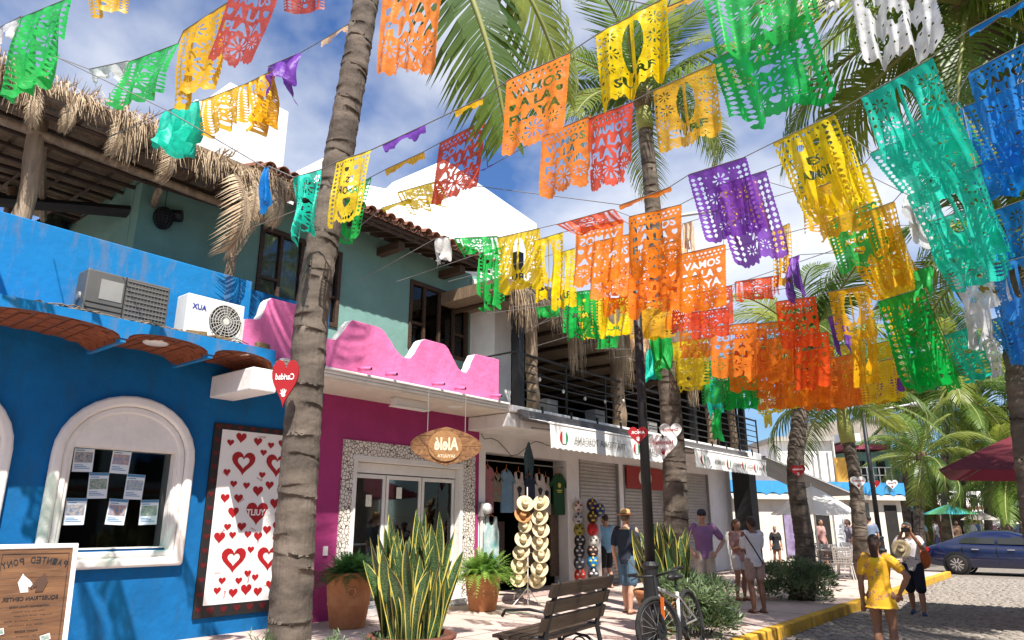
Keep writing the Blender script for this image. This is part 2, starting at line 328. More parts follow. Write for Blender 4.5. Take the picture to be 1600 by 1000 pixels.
fly = [(-.60, 2.12, 'top left'), (-.16, 2.12, 'top middle'), (-.38, 1.80, 'upper middle row left'), (.06, 1.80, 'upper middle row right'), (-.60, 1.48, 'bottom left'), (-.12, 1.48, 'bottom middle'), (.30, 1.48, 'bottom right')]
for i, (dy, z, pos) in enumerate(fly):
    y = 4.08+dy+.02; fo = thing('listing_flyer', f'pale blue property flyer, {pos} one in the dark arched window', 'flyer', (WX-.1, y+.12, z-.02), group='flyers in the arched window')
    a = MB(); a.box(WX-.102, WX-.099, y, y+.235, z-.02, z+.30); a.build('sheet', m_flyer, fo)
    a = MB(); a.box(WX-.099, WX-.097, y+.015, y+.22, z+.095, z+.225); a.build('photo_print', m_print[i % 4], fo)
    a = MB(); a.box(WX-.099, WX-.097, y+.004, y+.231, z+.265, z+.297); a.build('header_print', M('flyer_blue_ink', (.06, .2, .36), .4), fo); a = MB(); a.box(WX-.099, WX-.097, y+.02, y+.12, z+.24, z+.25)
    for k in range(3): a.box(WX-.099, WX-.097, y+.02, y+.2-.04*k, z+.02+.02*k, z+.028+.02*k)
    a.build('text_lines', M('flyer_blue_ink', (.06, .2, .36), .4), fo, kind='stuff'); fo.rotation_euler.x = [.03, -.025, .04, -.02, .015, -.05, .035][i]
# ledge with brick vaults
XL = -8.75; spr = [.35, 1.9, 3.43, 4.53, 5.48]; ZS = 3.60; ZT = 3.84; rise = .125
lg = MB(); prof = [(spr[0], ZT)]
pf = []
for i in range(len(spr)-1):
    a, b = spr[i], spr[i+1]; c = (a+b)/2; hw = (b-a)/2-.04
    pf += [(a+.0, ZS)] if i == 0 else []
    pf += [(c-hw*math.cos(math.pi*k/12), ZS+.01+rise*math.sin(math.pi*k/12)**.8) for k in range(13)]
pf += [(spr[-1], ZS), (spr[-1], ZT), (spr[0]-3.3, ZT), (spr[0]-3.3, ZS)]
lg.prism(pf, (WX+.002, 0, 0), Y_, Z_, X_*(XL-WX)); ledge = lg.build('ledge', [m_blue2, m_mortar], bb)
for f_ in ledge.data.polygons:
    if abs(f_.normal.x) < .5 and f_.normal.z < -.02 and f_.center.y+wloc(ledge).y > spr[0]-.2: f_.material_index = 1
bk = MB(); bk.box(-.114, .114, -.054, .054, -.006, .006); bme = bk.mesh('brick'); bme.materials.append(m_brick)
for i in range(1, len(spr)-1):
    a, b = spr[i], spr[i+1]; c = (a+b)/2; hw = (b-a)/2-.05; n = int(round((b-a)*1.12/.125))
    for k in range(n):
        t = math.pi*(k+.5)/n; y = c-hw*math.cos(t); z = ZS+.008+rise*max(math.sin(t), .0)**.8
        t2 = t+.04; sl = math.atan2(rise*(max(math.sin(t2), 0)**.8-max(math.sin(t), 0)**.8), hw*(math.cos(t)-math.cos(t2)))
        for j in range(4):
            x = WX+.13+j*.245+(.12 if k % 2 else 0)
            if x > XL-.14: continue
            inst('brick', bme, ledge, Tm(Vector((x+random.uniform(-.004, .004), y, z-.004+random.uniform(-.004, .003)))-wloc(ledge), rx=sl, rz=random.uniform(-.03, .03), s=(1, .92*hw*math.pi/n/.112*.95*max(.75, math.sin(t)) if False else .95, 1)))
for y in spr[1:-1]: q = MB(); q.box(WX+.003, XL-.01, y-.03, y+.03, ZS-.035, ZS+.03); q.build('spring_beam', m_blue2, bb)
pr = MB(); pr.box(-9.62, -9.47, -3, 5.42, ZT+.002, 5.02); pr.build('parapet', m_blue2, bb, bevel=.015)
dl = MB(); dl.lathe([(0, -.06), (.14, -.06), (.155, -.05), (.155, 0)], 20, (-9.15, 3.98, ZS+.17)); dl.build('ceiling_light', Mplain('lamp_shell', (.75, .73, .7), .4), bb, smooth=True)
# loose bricks and debris on the ledge
for i, (y, s, tone) in enumerate([(4.35, 1, 'third'), (4.72, .9, 'second'), (5.33, 1.25, 'first')]):
    b = MB(); T = Tm((-8.87, y, ZT+.035*s), rz=.25*i-.2, rx=.05); b.box(-.06*s, .06*s, -.13*s, .13*s, -.035*s, .035*s, T=T)
    b2 = b.build('loose_brick', M('mossy_brick', (.2, .14, .07), .95, .4, 14, .6, 60), bevel=.012); tag(b2, f'mossy loose brick on the blue ledge, {tone} from its right end', 'brick', 'loose bricks on the ledge')
db = MB()
for k in range(60):
    y = random.uniform(2.3, 5.0); x = random.uniform(-8.98, -8.8); a = random.uniform(-.5, .5); l = random.uniform(.1, .5)
    db.tube([(x, y, ZT+.01), (x+a*.1, y+l*.5, ZT+random.uniform(.02, .08)), (x+a*.16, y+l, ZT+.015)], .008, 4)
tag(db.build('dry_debris', m_thatchd), 'dry leaf litter lying along the blue ledge', 'leaf litter', kind='stuff')
# air conditioners
def ac_unit(name, label, p0, wid, hei, face_m, fan_side, brand, front_fan=True):
    t = thing(name, label, 'air conditioner', (p0[0], p0[1]+wid/2, p0[2]), group='air conditioners on the ledge')
    x, y, z = p0; d = .3
    b = MB(); b.box(x-d, x, y, y+wid, z+.03, z+hei); b.build('casing', face_m, t, bevel=.015)
    for yy in (y+.1, y+wid-.16):
        f = MB(); f.box(x-d, x-.01, yy, yy+.06, z, z+.03); f.build('foot', m_black, t)
    if front_fan:
        cy, cz = y+wid-.27, z+hei*.5; r = hei*.4
        b = MB(); b.lathe([(0, 0), (r, 0)], 24, T=Tm((x+.003, cy, cz), ry=R(90))); b.build('fan_well', m_dark, t)
        f = MB()
        for k in range(5):
            a = k*1.257; f.add([(x+.008, cy+.03*math.cos(a), cz+.03*math.sin(a)), (x+.018, cy+r*.9*math.cos(a), cz+r*.9*math.sin(a)), (x+.008, cy+r*.9*math.cos(a+.8), cz+r*.9*math.sin(a+.8))], [(0, 1, 2)])
        f.build('fan_blade', M('fan_grey', (.12, .12, .12), .5), t)
        g = MB()
        for k in range(6):
            rr = r*(k+1)/6.; g.tube([(x+.03, cy+rr*math.cos(a), cz+rr*math.sin(a)) for a in [2*math.pi*i/24 for i in range(25)]], .004, 4, caps=False)
        for k in range(20):
            a = 2*math.pi*k/20; g.tube([(x+.03, cy+.04*math.cos(a), cz+.04*math.sin(a)), (x+.03, cy+r*math.cos(a), cz+r*math.sin(a))], .0035, 4)
        g.lathe([(0, .006), (r*.2, .004), (r*.2, 0)], 14, T=Tm((x+.028, cy, cz), ry=R(90)))
        g.build('fan_grille', M('grille_cream', (.55, .53, .48), .5), t)
    else:
        g = MB()
        for k in range(9): g.box(x, x+.012, y+wid*.46, y+wid-.03, z+.07+k*hei*.1, z+.075+k*hei*.1+.006)
        for k in range(12): yy = y+wid*.47+k*wid*.042; g.box(x, x+.01, yy, yy+.005, z+.05, z+hei-.06)
        g.build('coil_grille', M('grille_grey', (.16, .155, .15), .6), t)
        g = MB(); g.box(x, x+.006, y+.16, y+.42, z+hei*.42, z+hei*.84); g.build('data_plate', M('plate_grey', (.26, .255, .24), .5), t)
        g = MB(); g.box(x, x+.008, y+wid*.44, y+wid*.45, z+.03, z+hei); 
        for k in range(2): g.box(x, x+.007, y+.02, y+wid*.44, z+.12+.07*k, z+.127+.07*k)
        g.build('panel_seam', m_black, t)
        g = MB(); g.lathe([(0, .02), (.05, .02), (.06, 0)], 12, T=Tm((x-.15, y-.002, z+hei*.45), rx=R(90))); g.build('valve', m_grey, t)
    if brand:
        g = MB(); put_text(g, brand, (x+.006, y+.17, z+hei*.66), Y_, Z_, .075, .2, mirror=True, bold=.03); g.build('maker_lettering', Mplain('brand_blue', (.02, .05, .3), .5), t)
    return t
ac_unit('air_conditioner', 'grey air conditioner seen from its coil side on the blue ledge', (-8.98, 3.0, ZT), 1.0, .6, M('ac_grey', (.1, .098, .092), .5, .15, 3), 0, None, False)
ac_unit('air_conditioner', 'white air conditioner with round fan grille at the ledge end', (-8.9, 4.2, ZT), .82, .58, M('ac_white', (.72, .71, .68), .45, .05, 3), 0, 'AUX', True)
# ================================================================== PINK / TEAL BUILDING
pb = thing('pink_building', 'pink and teal two storey building with wavy parapet and tiled eave', 'building', (WX-.2, 8.5, 0))
w = MB(); w.box(WX-.3, WX-.003, 7.072, 7.77, 0, 3.6); w.box(WX-.3, WX-.003, 10.5, 11.0, 0, 3.6); w.box(WX-.3, WX-.003, 7.77, 10.5, 2.6, 3.6); w.build('wall', m_mag, pb)
ms = MB(); ms.ring([(7.54, .0), (7.54, 2.84), (10.86, 2.84), (10.86, 0)], [(7.77, .0), (7.77, 2.6), (10.5, 2.6), (10.5, 0)], (WX-.003, 0, 0), Y_, Z_, X_*.03)
ms.f = ms.f[:12]; ms.m = ms.m[:12]
mf = ms.build('tiled_door_surround', m_mosaic, pb)
tr = MB(); tr.ring([(7.77, .0), (7.77, 2.6), (10.5, 2.6), (10.5, 0)], [(7.85, .0), (7.85, 2.5), (10.42, 2.5), (10.42, 0)], (WX-.2, 0, 0), Y_, Z_, X_*.24); tr.f = tr.f[:12]; tr.m = tr.m[:12]; tr.build('door_jamb', m_trim, pb, bevel=.01)
shop = MB(); shop.box(WX-3.2, WX-.32, 7.1, 10.98, .05, 3.0); shop.f = [q for k, q in enumerate(shop.f) if k % 6 != 5]; shop.m = [0]*len(shop.f); shop.build('shop_room', M('shop_wall', (.5, .48, .46), .9), pb)
st = MB(); st.box(WX-.3, WX+.16, 7.6, 10.8, .0, .12); st.build('door_step', m_white, pb, bevel=.01)
for (y0, y1) in ((7.87, 8.62), (8.64, 9.5), (9.52, 10.4)):
    f = MB(); f.ring([(y0, .13), (y0, 2.3), (y1, 2.3), (y1, .13)], [(y0+.06, .2), (y0+.06, 2.23), (y1-.06, 2.23), (y1-.06, .2)], (WX-.16, 0, 0), Y_, Z_, X_*.05)
    d = f.build('glass_door', m_trim, pb, bevel=.006)
    p = MB(); p.box(WX-.14, WX-.134, y0+.06, y1-.06, .2, 2.23); p.build('pane', m_glass, d)
tn = MB(); tn.box(WX-.17, WX-.1, 7.86, 10.41, 2.32, 2.49); tn.build('door_header', m_trim, pb)
for (y, z) in ((8.2, 1.75), (8.9, 1.9)):
    n = MB(); n.box(WX-.132, WX-.13, y, y+.13, z, z+.2); n.build('door_notice', M('notice_paper', (.72, .72, .6), .5, .2, 25), pb)
# slab, soffit and cornice
XS = -8.72
s = MB(); s.box(WX-.3, XS+.02, 5.5, 10.9, 3.56, 3.70); s.build('balcony_slab', m_cream, pb, bevel=.01)
c = MB()
for k in range(3): c.box(XS, XS+.05+.025*k, 5.52, 10.62, 3.60+.045*k, 3.645+.045*k-.004)
c.build('cornice', m_trim, pb, bevel=.012)
s = MB(); s.box(WX+.002, XS+.05, 5.1, 5.49, 3.22, 3.54); s.build('cantilever_beam', m_white, pb, bevel=.02)
s = MB(); s.box(WX+.002, XS+.04, 10.64, 10.98, 3.28, 3.55); s.build('cantilever_beam', m_white, pb, bevel=.02)
pts = [(4.98, 3.735), (4.98, 4.22)]
def smooth_run(a, b, n=8): return [(a[0]+(b[0]-a[0])*k/n, a[1]+(b[1]-a[1])*(.5-.5*math.cos(math.pi*k/n))) for k in range(1, n+1)]
key = [(4.98, 4.22), (5.2, 4.26), (5.36, 4.62), (5.78, 4.62), (6.42, 4.22), (6.5, 4.22), (6.87, 4.62), (7.36, 4.62), (8.0, 4.2), (8.06, 4.2), (8.46, 4.62), (8.92, 4.62), (9.46, 4.19), (9.52, 4.19), (9.82, 4.59), (10.5, 4.6)]
for a, b in zip(key, key[1:]): pts += smooth_run(a, b) if abs(a[1]-b[1]) > .1 else [b]
pts = [(a+random.uniform(-.008, .008), b+random.uniform(-.007, .007)) for a, b in pts]+[(10.5, 3.735)]
p = MB(); p.prism(pts, (XS-.3, 0, 0), Y_, Z_, X_*.2)
top = []
pp = p.build('parapet', [m_pinkp, m_trim], pb, bevel=.012)
n_ = len(pts)
for i, f_ in enumerate(pp.data.polygons):
    if f_.normal.z > .2 or (abs(f_.normal.y) > .3 and f_.center.z > .2 and i > 1): f_.material_index = 1
for y, a in ((6.98, .3), (7.55, 0), (8.62, .3), (9.2, 0), (10.2, .1)):
    q = MB(); q.tube([(XS-.05, y, 3.83), (XS+.17, y+.04+a*.1, 3.815)], .032, 10); q.tube([(XS+.171, y+.04+a*.1, 3.815), (XS+.175, y+.04+a*.1, 3.815)], .024, 10, mi=1); q.build('drain_spout', [m_pinkp, m_dark], pb, smooth=True)
q = MB(); q.box(-9.2, -9.06, 8.05, 8.85, 3.42, 3.558); q.box(-9.22, -9.04, 8.03, 8.87, 3.40, 3.42); q.build('strip_light', m_white, pb, bevel=.01)
q = MB(); q.lathe([(0, -.015), (.14, -.015), (.15, 0)], 20, (-9.0, 9.45, 3.556)); q.build('ceiling_disc', m_white, pb)
q = MB(); q.box(WX, WX+.02, 7.28, 7.36, .98, 1.12); q.build('wall_switch', Mplain('switch_white', (.75, .72, .68), .4), pb)
# teal upper storey
TX = -10.4
w = MB(); wn = [(6.0, 7.72, 4.93, 6.42), (9.48, 11.27, 4.9, 6.38)]
w.box(TX-.25, TX, 4.0, 6.0, 3.7, 7.0); w.box(TX-.25, TX, 7.72, 9.48, 3.7, 7.0); w.box(TX-.25, TX, 11.27, 12.2, 3.7, 7.0)
for a, b, z0, z1 in wn: w.box(TX-.25, TX, a, b, 3.7, z0); w.box(TX-.25, TX, a, b, z1, 7.0)
w.box(-13.5, TX-.26, 4.0, 4.2, 3.7, 6.6)
w.build('upper_wall', m_teal, pb)
for a, b, z0, z1 in wn:
    f = MB(); f.ring([(a, z0), (a, z1), (b, z1), (b, z0)], [(a+.08, z0+.08), (a+.08, z1-.08), (b-.08, z1-.08), (b-.08, z0+.08)], (TX-.1, 0, 0), Y_, Z_, X_*.13)
    wd = f.build('window', m_dwood, pb, bevel=.008)
    g = MB(); n = 4
    for k in range(1, n): yy = a+(b-a)*k/n; g.box(TX-.07, TX+.005, yy-.03, yy+.03, z0+.08, z1-.08)
    g.box(TX-.065, TX, a+.08, a+(b-a)/n-.03, z0+.55, z0+.6); g.box(TX-.065, TX, b-(b-a)/n+.03, b-.08, z0+.55, z0+.6); g.build('mullion', m_dwood, wd)
    for k in range(n):
        q = MB(); q.box(TX-.05, TX-.044, a+(b-a)*k/n+.03, a+(b-a)*(k+1)/n-.03, z0+.08, z1-.08); q.build('pane', m_glass, wd)
    q = MB()
    for k in range(40):
        yy = a+.1+(b-a-.2)*k/40; q.add([(TX-.2+.02*math.sin(k*1.7), yy, z0), (TX-.2+.02*math.sin(k*1.7+1.7), yy+(b-a-.2)/40, z0), (TX-.2+.02*math.sin(k*1.7+1.7), yy+(b-a-.2)/40, z1), (TX-.2+.02*math.sin(k*1.7), yy, z1)], [(0, 1, 2, 3)])
    q.build('curtain', M('grey_curtain', (.24, .23, .21), .9, .3, 3), wd)
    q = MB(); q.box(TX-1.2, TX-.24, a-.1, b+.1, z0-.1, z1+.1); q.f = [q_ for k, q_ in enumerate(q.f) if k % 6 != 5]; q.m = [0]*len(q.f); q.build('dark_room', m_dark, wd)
q = MB(); q.box(-10.35, -9.68, 11.36, 11.95, 3.7, 6.45); q.box(TX-.05, -10.352, 11.36, 12.1, 3.72, 6.9); q.build('end_pier', m_white, pb, bevel=.02)
# eave: soffit boards, rafters, fascia, barrel tiles
q = MB(); q.add([(-9.62, 5.5, 6.93), (-9.62, 11.15, 6.93), (-10.7, 11.15, 7.22), (-10.7, 5.5, 7.22)], [(0, 1, 2, 3)]); q.build('soffit', m_dwood, pb)
for k in range(16):
    y = 5.62+k*.36; q = MB(); T = Tm((-9.62, y, 6.86), ry=R(15)); q.box(-.95, 0, -.035, .035, -.07, .06, T=T); q.build('rafter', m_dwoodx, pb)
for k in range(3):
    q = MB(); q.box(-9.66+.04*k, -9.63+.04*k, 5.5-.02*k, 11.15, 6.80+.075*k, 6.868+.075*k); q.build('fascia_board', m_dwood, pb)
for y in (8.55, 10.3):
    q = MB(); q.box(TX-.02, -9.75, y, y+.16, 6.62, 6.78); q.build('beam', m_dwoodx, pb)
rt = MB(); n = 8
vs = []
for xx, rr in ((0, .105), (-.42, .085)):
    for ri in (0, .018):
        for k in range(n+1): a = math.pi*k/n; vs.append((xx, (rr-ri)*math.cos(a), (rr-ri)*math.sin(a)))
m1 = n+1; fs = []
for k in range(n): fs += [(k, k+1, 2*m1+k+1, 2*m1+k), (m1+k+1, m1+k, 3*m1+k, 3*m1+k+1), (k+1, k, m1+k, m1+k+1)]
rt.add(vs, fs); tme = rt.mesh('roof_tile'); tme.materials.append(m_tile); tme.polygons.foreach_set('use_smooth', [True]*len(tme.polygons))
for r in range(4):
    for k in range(25):
        y = 5.55+k*.235
        inst('roof_tile', tme, pb, Tm(Vector((-9.5-r*.34+random.uniform(-.03, .03), y+random.uniform(-.01, .01), 7.02+r*.095))-wloc(pb), ry=R(15), rz=random.uniform(-.06, .06), s=random.uniform(.95, 1.08)))
        if r == 0:
            o = inst('roof_tile', tme, pb, Tm(Vector((-9.52-r*.34, y+.117, 7.03))-wloc(pb), rx=R(180), ry=R(15), s=.9))
# white-washed roofs behind
def prism_thing(name, label, poly, X0, X1, mat):
    q = MB(); q.prism(poly, (X0, 0, 0), Y_, Z_, X_*(X1-X0)); return q
wr = thing('white_roof_building', 'white washed gabled roofs rising behind the tiled eave', 'building', (-12.5, 9.5, 3.7))
q = MB(); q.prism([(7.2, 6.9), (7.35, 8.32), (7.95, 8.95), (9.5, 8.5), (10.4, 9.0), (11.5, 10.4), (15.4, 9.96), (15.4, 6.4)], (-13.5, 0, 0), Y_, Z_, X_*2.0); q.build('gable_block', m_wroof, wr, bevel=.03)
q = MB(); q.add([(-10.75, 7.2, 7.35), (-10.75, 12.2, 7.35), (-11.5, 13.2, 9.6), (-11.5, 7.3, 8.35)], [(0, 1, 2, 3)]); q.build('roof_slope', m_wroof, wr)
q = MB(); q.add([(-10.75, 12.2, 7.35), (-11.5, 15.4, 9.7), (-11.5, 15.4, 6.5), (-10.75, 12.2, 6.6)], [(0, 1, 2, 3)]); q.build('roof_hip', m_wroof, wr)
wb = thing('white_tower', 'white cubic stair tower above the thatched terrace', 'building', (-12.2, 6.2, 3.7))
q = MB(); q.box(-13.2, -11.5, 5.1, 6.98, 3.7, 8.9); q.build('tower_wall', m_wroof, wb, bevel=.03)
q = MB(); q.prism([(5.05, 8.05), (5.69, 9.56), (6.98, 9.55), (6.98, 8.0)], (-13.0, 0, 0), Y_, Z_, X_*1.503); q.build('tower_head', m_wroof, wb, bevel=.03)
# ================================================================== TERRACE PALAPA
pa = thing('palm_thatch_terrace', 'pole and palm thatch shade roof over the blue building terrace', 'pergola', (-10.8, 3, 3.84))
def z_edge(y): return 6.42+.22*math.sin((y+.4)*.55)
for k in range(9):
    x = -9.4-.42*k; q = MB(); q.tube([(x, -2.5+j*.9, 6.36+.02*k+.03*math.sin(j*1.3+k)) for j in range(10)], .03, 6); q.build('roof_pole', m_dwood, pa)
for k in range(20):
    y = -2.3+k*.42; q = MB(); q.tube([(-9.3, y, 6.44), (-11.2, y+.03, 6.47), (-13.1, y, 6.5)], .026, 6); q.build('cross_pole', m_dwoodx, pa)
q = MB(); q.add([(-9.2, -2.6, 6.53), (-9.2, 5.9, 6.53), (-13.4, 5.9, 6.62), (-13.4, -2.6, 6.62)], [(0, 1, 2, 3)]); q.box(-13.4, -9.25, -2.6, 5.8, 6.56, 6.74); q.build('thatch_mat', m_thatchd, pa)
for (x, y, r, z1) in ((-9.75, 2.42, .11, 6.45), (-9.8, 5.2, .075, 6.45), (-12.2, 2.9, .1, 6.45), (-12.4, .2, .1, 6.45)):
    q = MB(); q.tube([(x+.02*math.sin(j*1.9), y+.03*math.sin(j*1.3+.4), 3.84+(z1-3.84)*j/9) for j in range(10)], [r*(1+.1*math.sin(j*2.1)) for j in range(10)], 10); q.build('log_post', m_log, pa, smooth=True)
q = MB(); q.tube([(-9.7, -2, 6.22), (-9.7, 2.4, 6.25), (-9.75, 5.9, 6.2)], .06, 8); q.build('edge_beam', m_log, pa, smooth=True)
q = MB(); q.tube([(-10.3, 4.6, 6.05), (-12.9, 1.5, 6.1)], .1, 8); q.build('dark_pipe', m_black, pa)
for k in range(3):
    q = MB(); q.tube([(-9.8, 1.0+k*1.5, 6.1), (-12.5, 1.9+k*1.5, 6.2)], .05, 6); q.build('brace_pole', m_log, pa)
# shaggy fringe of dry strands and whole dead fronds
def strand_fringe(mb, p, n, length, spread, out=Vector((1, 0, 0)), wid=.012, rnd=random):
    for _ in range(n):
        a = Vector(p)+Vector((rnd.uniform(-.15, .12), rnd.uniform(-spread, spread), rnd.uniform(-.03, .1))); l = length*rnd.uniform(.45, 1.15)
        o = out*rnd.uniform(.05, .28)+Vector((0, rnd.uniform(-.12, .12), 0)); w = Vector((rnd.uniform(-.4, .4), 1, 0)).normalized()*wid*rnd.uniform(.6, 1.5)
        b = a+o*.8+Vector((0, 0, -l*.25)); c = a+o*1.1+Vector((rnd.uniform(-.04, .04), rnd.uniform(-.05, .05), -l))
        mb.add([a-w, a+w, b+w, b-w, c+w*.2, c-w*.2], [(0, 1, 2, 3), (3, 2, 4, 5)])
q = MB(); rr = random.Random(3)
for k in range(52):
    y = -2.2+k*.156+rr.uniform(-.08, .08); cl = max(0, rr.gauss(.55, .38)); strand_fringe(q, (-9.28+rr.uniform(-.15, .1), y, 6.64+rr.uniform(-.06, .12)), int(14+46*cl), .12+.36*cl, .07+.07*rr.random(), rnd=rr, out=Vector((1, rr.uniform(-.5, .5), 0)), wid=.006)
    if rr.random() < .6: strand_fringe(q, (-9.5, y, 6.78), 14, -.14, .12, rnd=rr, wid=.008)
q.build('thatch_fringe', m_thatch, pa, kind='stuff')
for (x, y, z, r) in ((-10.1, 2.02, 5.55, .15), (-10.35, 4.35, 5.95, .14)):
    t = thing('wicker_lantern', 'black wicker ball lantern hanging '+('beside the left log post' if y < 3 else 'below the dark pipe end'), 'lantern', (x, y, z-r), group='wicker lanterns')
    q = MB()
    for k in range(11):
        th = math.pi*(k+.5)/11; q.tube([(x+r*math.sin(th)*math.cos(a), y+r*math.sin(th)*math.sin(a), z+1.25*r*math.cos(th)) for a in [2*math.pi*i/16 for i in range(17)]], .009, 4, caps=False)
    for k in range(14):
        a = 2*math.pi*k/14; q.tube([(x+r*math.sin(th)*math.cos(a), y+r*math.sin(th)*math.sin(a), z+1.25*r*math.cos(th)) for th in [math.pi*i/9 for i in range(10)]], .008, 4)
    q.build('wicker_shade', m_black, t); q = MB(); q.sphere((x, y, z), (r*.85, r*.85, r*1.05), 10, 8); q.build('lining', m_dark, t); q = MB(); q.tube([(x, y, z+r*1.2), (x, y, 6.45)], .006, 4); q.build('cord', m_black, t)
cr_ = MB(); n = 44; A0, A1, B0, B1 = at(46, 352, 10.6), at(114, 314, 11.6), at(165, 385, 12.6), at(222, 330, 13.8); vs = []
for k in range(n+1):
    f_ = k/n; dz = Z_*(.035 if k % 2 else 0); vs += [A0.lerp(A1, f_)+dz, B0.lerp(B1, f_)+dz]
cr_.add(vs, [(2*k, 2*k+1, 2*k+3, 2*k+2) for k in range(n)]); lt_ = thing('corrugated_roof', 'corrugated tin lean to roof on poles behind the blue parapet', 'roof', (A0+B1)/2-Z_*.8)
cr_.build('tin_sheet', M('rusted_tin', (.2, .15, .12), .8, .35, 5), lt_)
for f_ in (.15, .5, .85): q = MB(); q.tube([A0.lerp(A1, f_)-Z_*.07, B0.lerp(B1, f_)-Z_*.07], .05, 6); q.build('roof_pole', m_log, lt_)
# ================================================================== RESTAURANT BUILDING
rb = thing('restaurant_building', 'open upper deck restaurant over shuttered shops with black railing', 'building', (-10.5, 17, 0))
XR = -8.6
q = MB(); q.box(-16, XR, 10.99, 24.0, 3.27, 3.70); q.box(XR-.3, XR+.001, 10.66, 10.985, 3.57, 3.70); q.build('deck_slab', m_white, rb, bevel=.015)
q = MB(); q.box(WX-.4, WX, 11.0, 11.2, 0, 3.27); q.box(WX-.4, WX, 14.15, 14.68, 0, 3.27); q.box(WX-.4, WX, 11.2, 14.15, 2.9, 3.27); q.box(WX-.4, WX, 16.53, 16.78, 0, 3.27); q.box(WX-.4, WX, 14.68, 16.53, 2.97, 3.27); q.box(WX-.4, WX, 16.78, 22.2, 2.97, 3.27); q.box(WX-.4, WX, 22.2, 24, 0, 3.27)
q.build('wall', m_white, rb)
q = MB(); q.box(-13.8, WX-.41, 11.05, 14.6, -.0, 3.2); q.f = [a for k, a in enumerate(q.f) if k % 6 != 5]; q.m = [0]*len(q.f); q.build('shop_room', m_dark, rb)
q = MB(); q.box(WX-.4, WX+.35, 11.0, 14.4, .002, .1); q.build('door_step', m_conc, rb, bevel=.015)
def shutter(y0, y1):
    q = MB(); n = 34; vs = []; fs = []; h = 2.97
    for k in range(n):
        z = .02+h*k/n; d = h/n
        vs += [(WX-.08, y0, z), (WX-.08, y1, z), (WX-.055, y0, z+d*.3), (WX-.055, y1, z+d*.3), (WX-.055, y0, z+d*.75), (WX-.055, y1, z+d*.75)]
    m = len(vs)//2
    fs = [(2*k, 2*k+1, 2*k+3, 2*k+2) for k in range(m-1)]; q.add(vs, fs)
    sh = q.build('roller_shutter', M('shutter_steel', (.42, .39, .35), .42, .15, 3, metal=.25), rb)
    g = MB(); g.box(WX-.06, WX+.01, y0-.05, y0, 0, 2.97); g.build('guide_rail', m_grey, sh); g = MB(); g.box(WX-.06, WX+.01, y1, y1+.05, 0, 2.97); g.build('guide_rail', m_grey, sh)
    g = MB(); g.box(WX-.07, WX-.03, y0, y1, .02, .1); g.build('bottom_bar', m_grey, sh)
shutter(14.72, 16.5); shutter(16.84, 19.1); shutter(19.2, 22.14)
rs = MB(); rs.box(WX+.02, WX+.05, 16.9, 18.95, 2.36, 2.95); sg = thing('red_wall_sign', 'dark red rectangular sign with round white emblem above the shutters', 'sign', (WX+.03, 17.9, 2.36))
rs.build('sign_board', Mplain('sign_red', (.3, .02, .015), .5), sg)
q = MB(); q.prism(arc(17.9, 2.66, .36, .25, 0, 360, 24)[:-1], (WX+.053, 0, 0), Y_, Z_, X_*.002); q.build('emblem_disc', Mplain('sign_white', (.75, .72, .66), .5), sg)
q = MB(); q.prism(arc(17.75, 2.66, .11, .16, 90, 270, 10), (WX+.058, 0, 0), Y_, Z_, X_*.001, mi=0); q.prism(arc(18.05, 2.66, .11, .16, -90, 90, 10), (WX+.058, 0, 0), Y_, Z_, X_*.001, mi=1); put_text(q, 'ITALIANO', (WX+.0585, 17.9, 2.5), Y_, Z_, .07, .5, mi=0, mirror=True); q.build('emblem_print', [Mplain('flag_red', (.5, .03, .03)), Mplain('flag_green', (.02, .22, .08))], sg)
# railing
def railing(y0, y1, n):
    for k in range(n+1):
        y = y0+(y1-y0)*k/n; q = MB(); q.box(XR-.1, XR-.06, y-.02, y+.02, 3.70, 4.85); q.build('railing_post', m_black, rb)
    for k in range(6):
        z = 3.88+k*.185; q = MB(); q.tube([(XR-.08, y0, z), (XR-.08, y1, z)], .016 if k < 5 else .03, 6); q.build('railing_bar', m_black, rb)
railing(11.0, 24.0, 8)
q = MB(); q.tube([(-8.65, 10.8, 4.8), (-9.6, 10.8, 4.8)], .02, 6); q.build('railing_bar', m_black, rb)
for y, x, z1 in ((10.98, -8.72, 7.0), (15.2, -14, 6.4), (19.5, -8.9, 6.2), (23.6, -9.0, 6.4)):
    q = MB(); q.box(x-.09, x+.09, y-.09, y+.09, 3.7, z1); q.build('black_column', m_black, rb)
for k in range(12):
    q = MB(); q.box(XR-.02, XR-.005+.035, 11.6+k*1.05, 11.64+k*1.05, 3.58, 3.78); q.build('slab_bracket', m_black, rb)
for y in (12.05, 14.0, 16.6): q = MB(); q.box(-9.1, -8.8, y, y+.42, 3.70, 4.03); q.build('deck_plinth', m_grey, rb)
# upper palapa
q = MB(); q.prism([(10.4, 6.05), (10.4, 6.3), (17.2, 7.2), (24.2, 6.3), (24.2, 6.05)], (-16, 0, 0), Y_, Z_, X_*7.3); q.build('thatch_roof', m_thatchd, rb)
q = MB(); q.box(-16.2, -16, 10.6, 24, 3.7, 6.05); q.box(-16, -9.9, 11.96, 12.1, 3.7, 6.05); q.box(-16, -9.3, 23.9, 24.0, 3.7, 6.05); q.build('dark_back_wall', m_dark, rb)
for k in range(10):
    q = MB(); q.tube([(-8.6, 10.9+k*1.4, 6.0), (-15.9, 10.9+k*1.4, 6.0)], .05, 6); q.build('roof_pole', m_dwoodx, rb)
for y, r in ((15.05, .17), (11.55, .13), (20.5, .13), (22.2, .12)):
    q = MB(); q.tube([(-8.8+.02*math.sin(j), y+.03*math.sin(j*1.7), 3.7+2.4*j/8) for j in range(9)], [r*(1+.07*math.sin(j*2.2)) for j in range(9)], 12); q.build('log_post', m_log, rb, smooth=True)
q = MB(); rr = random.Random(5)
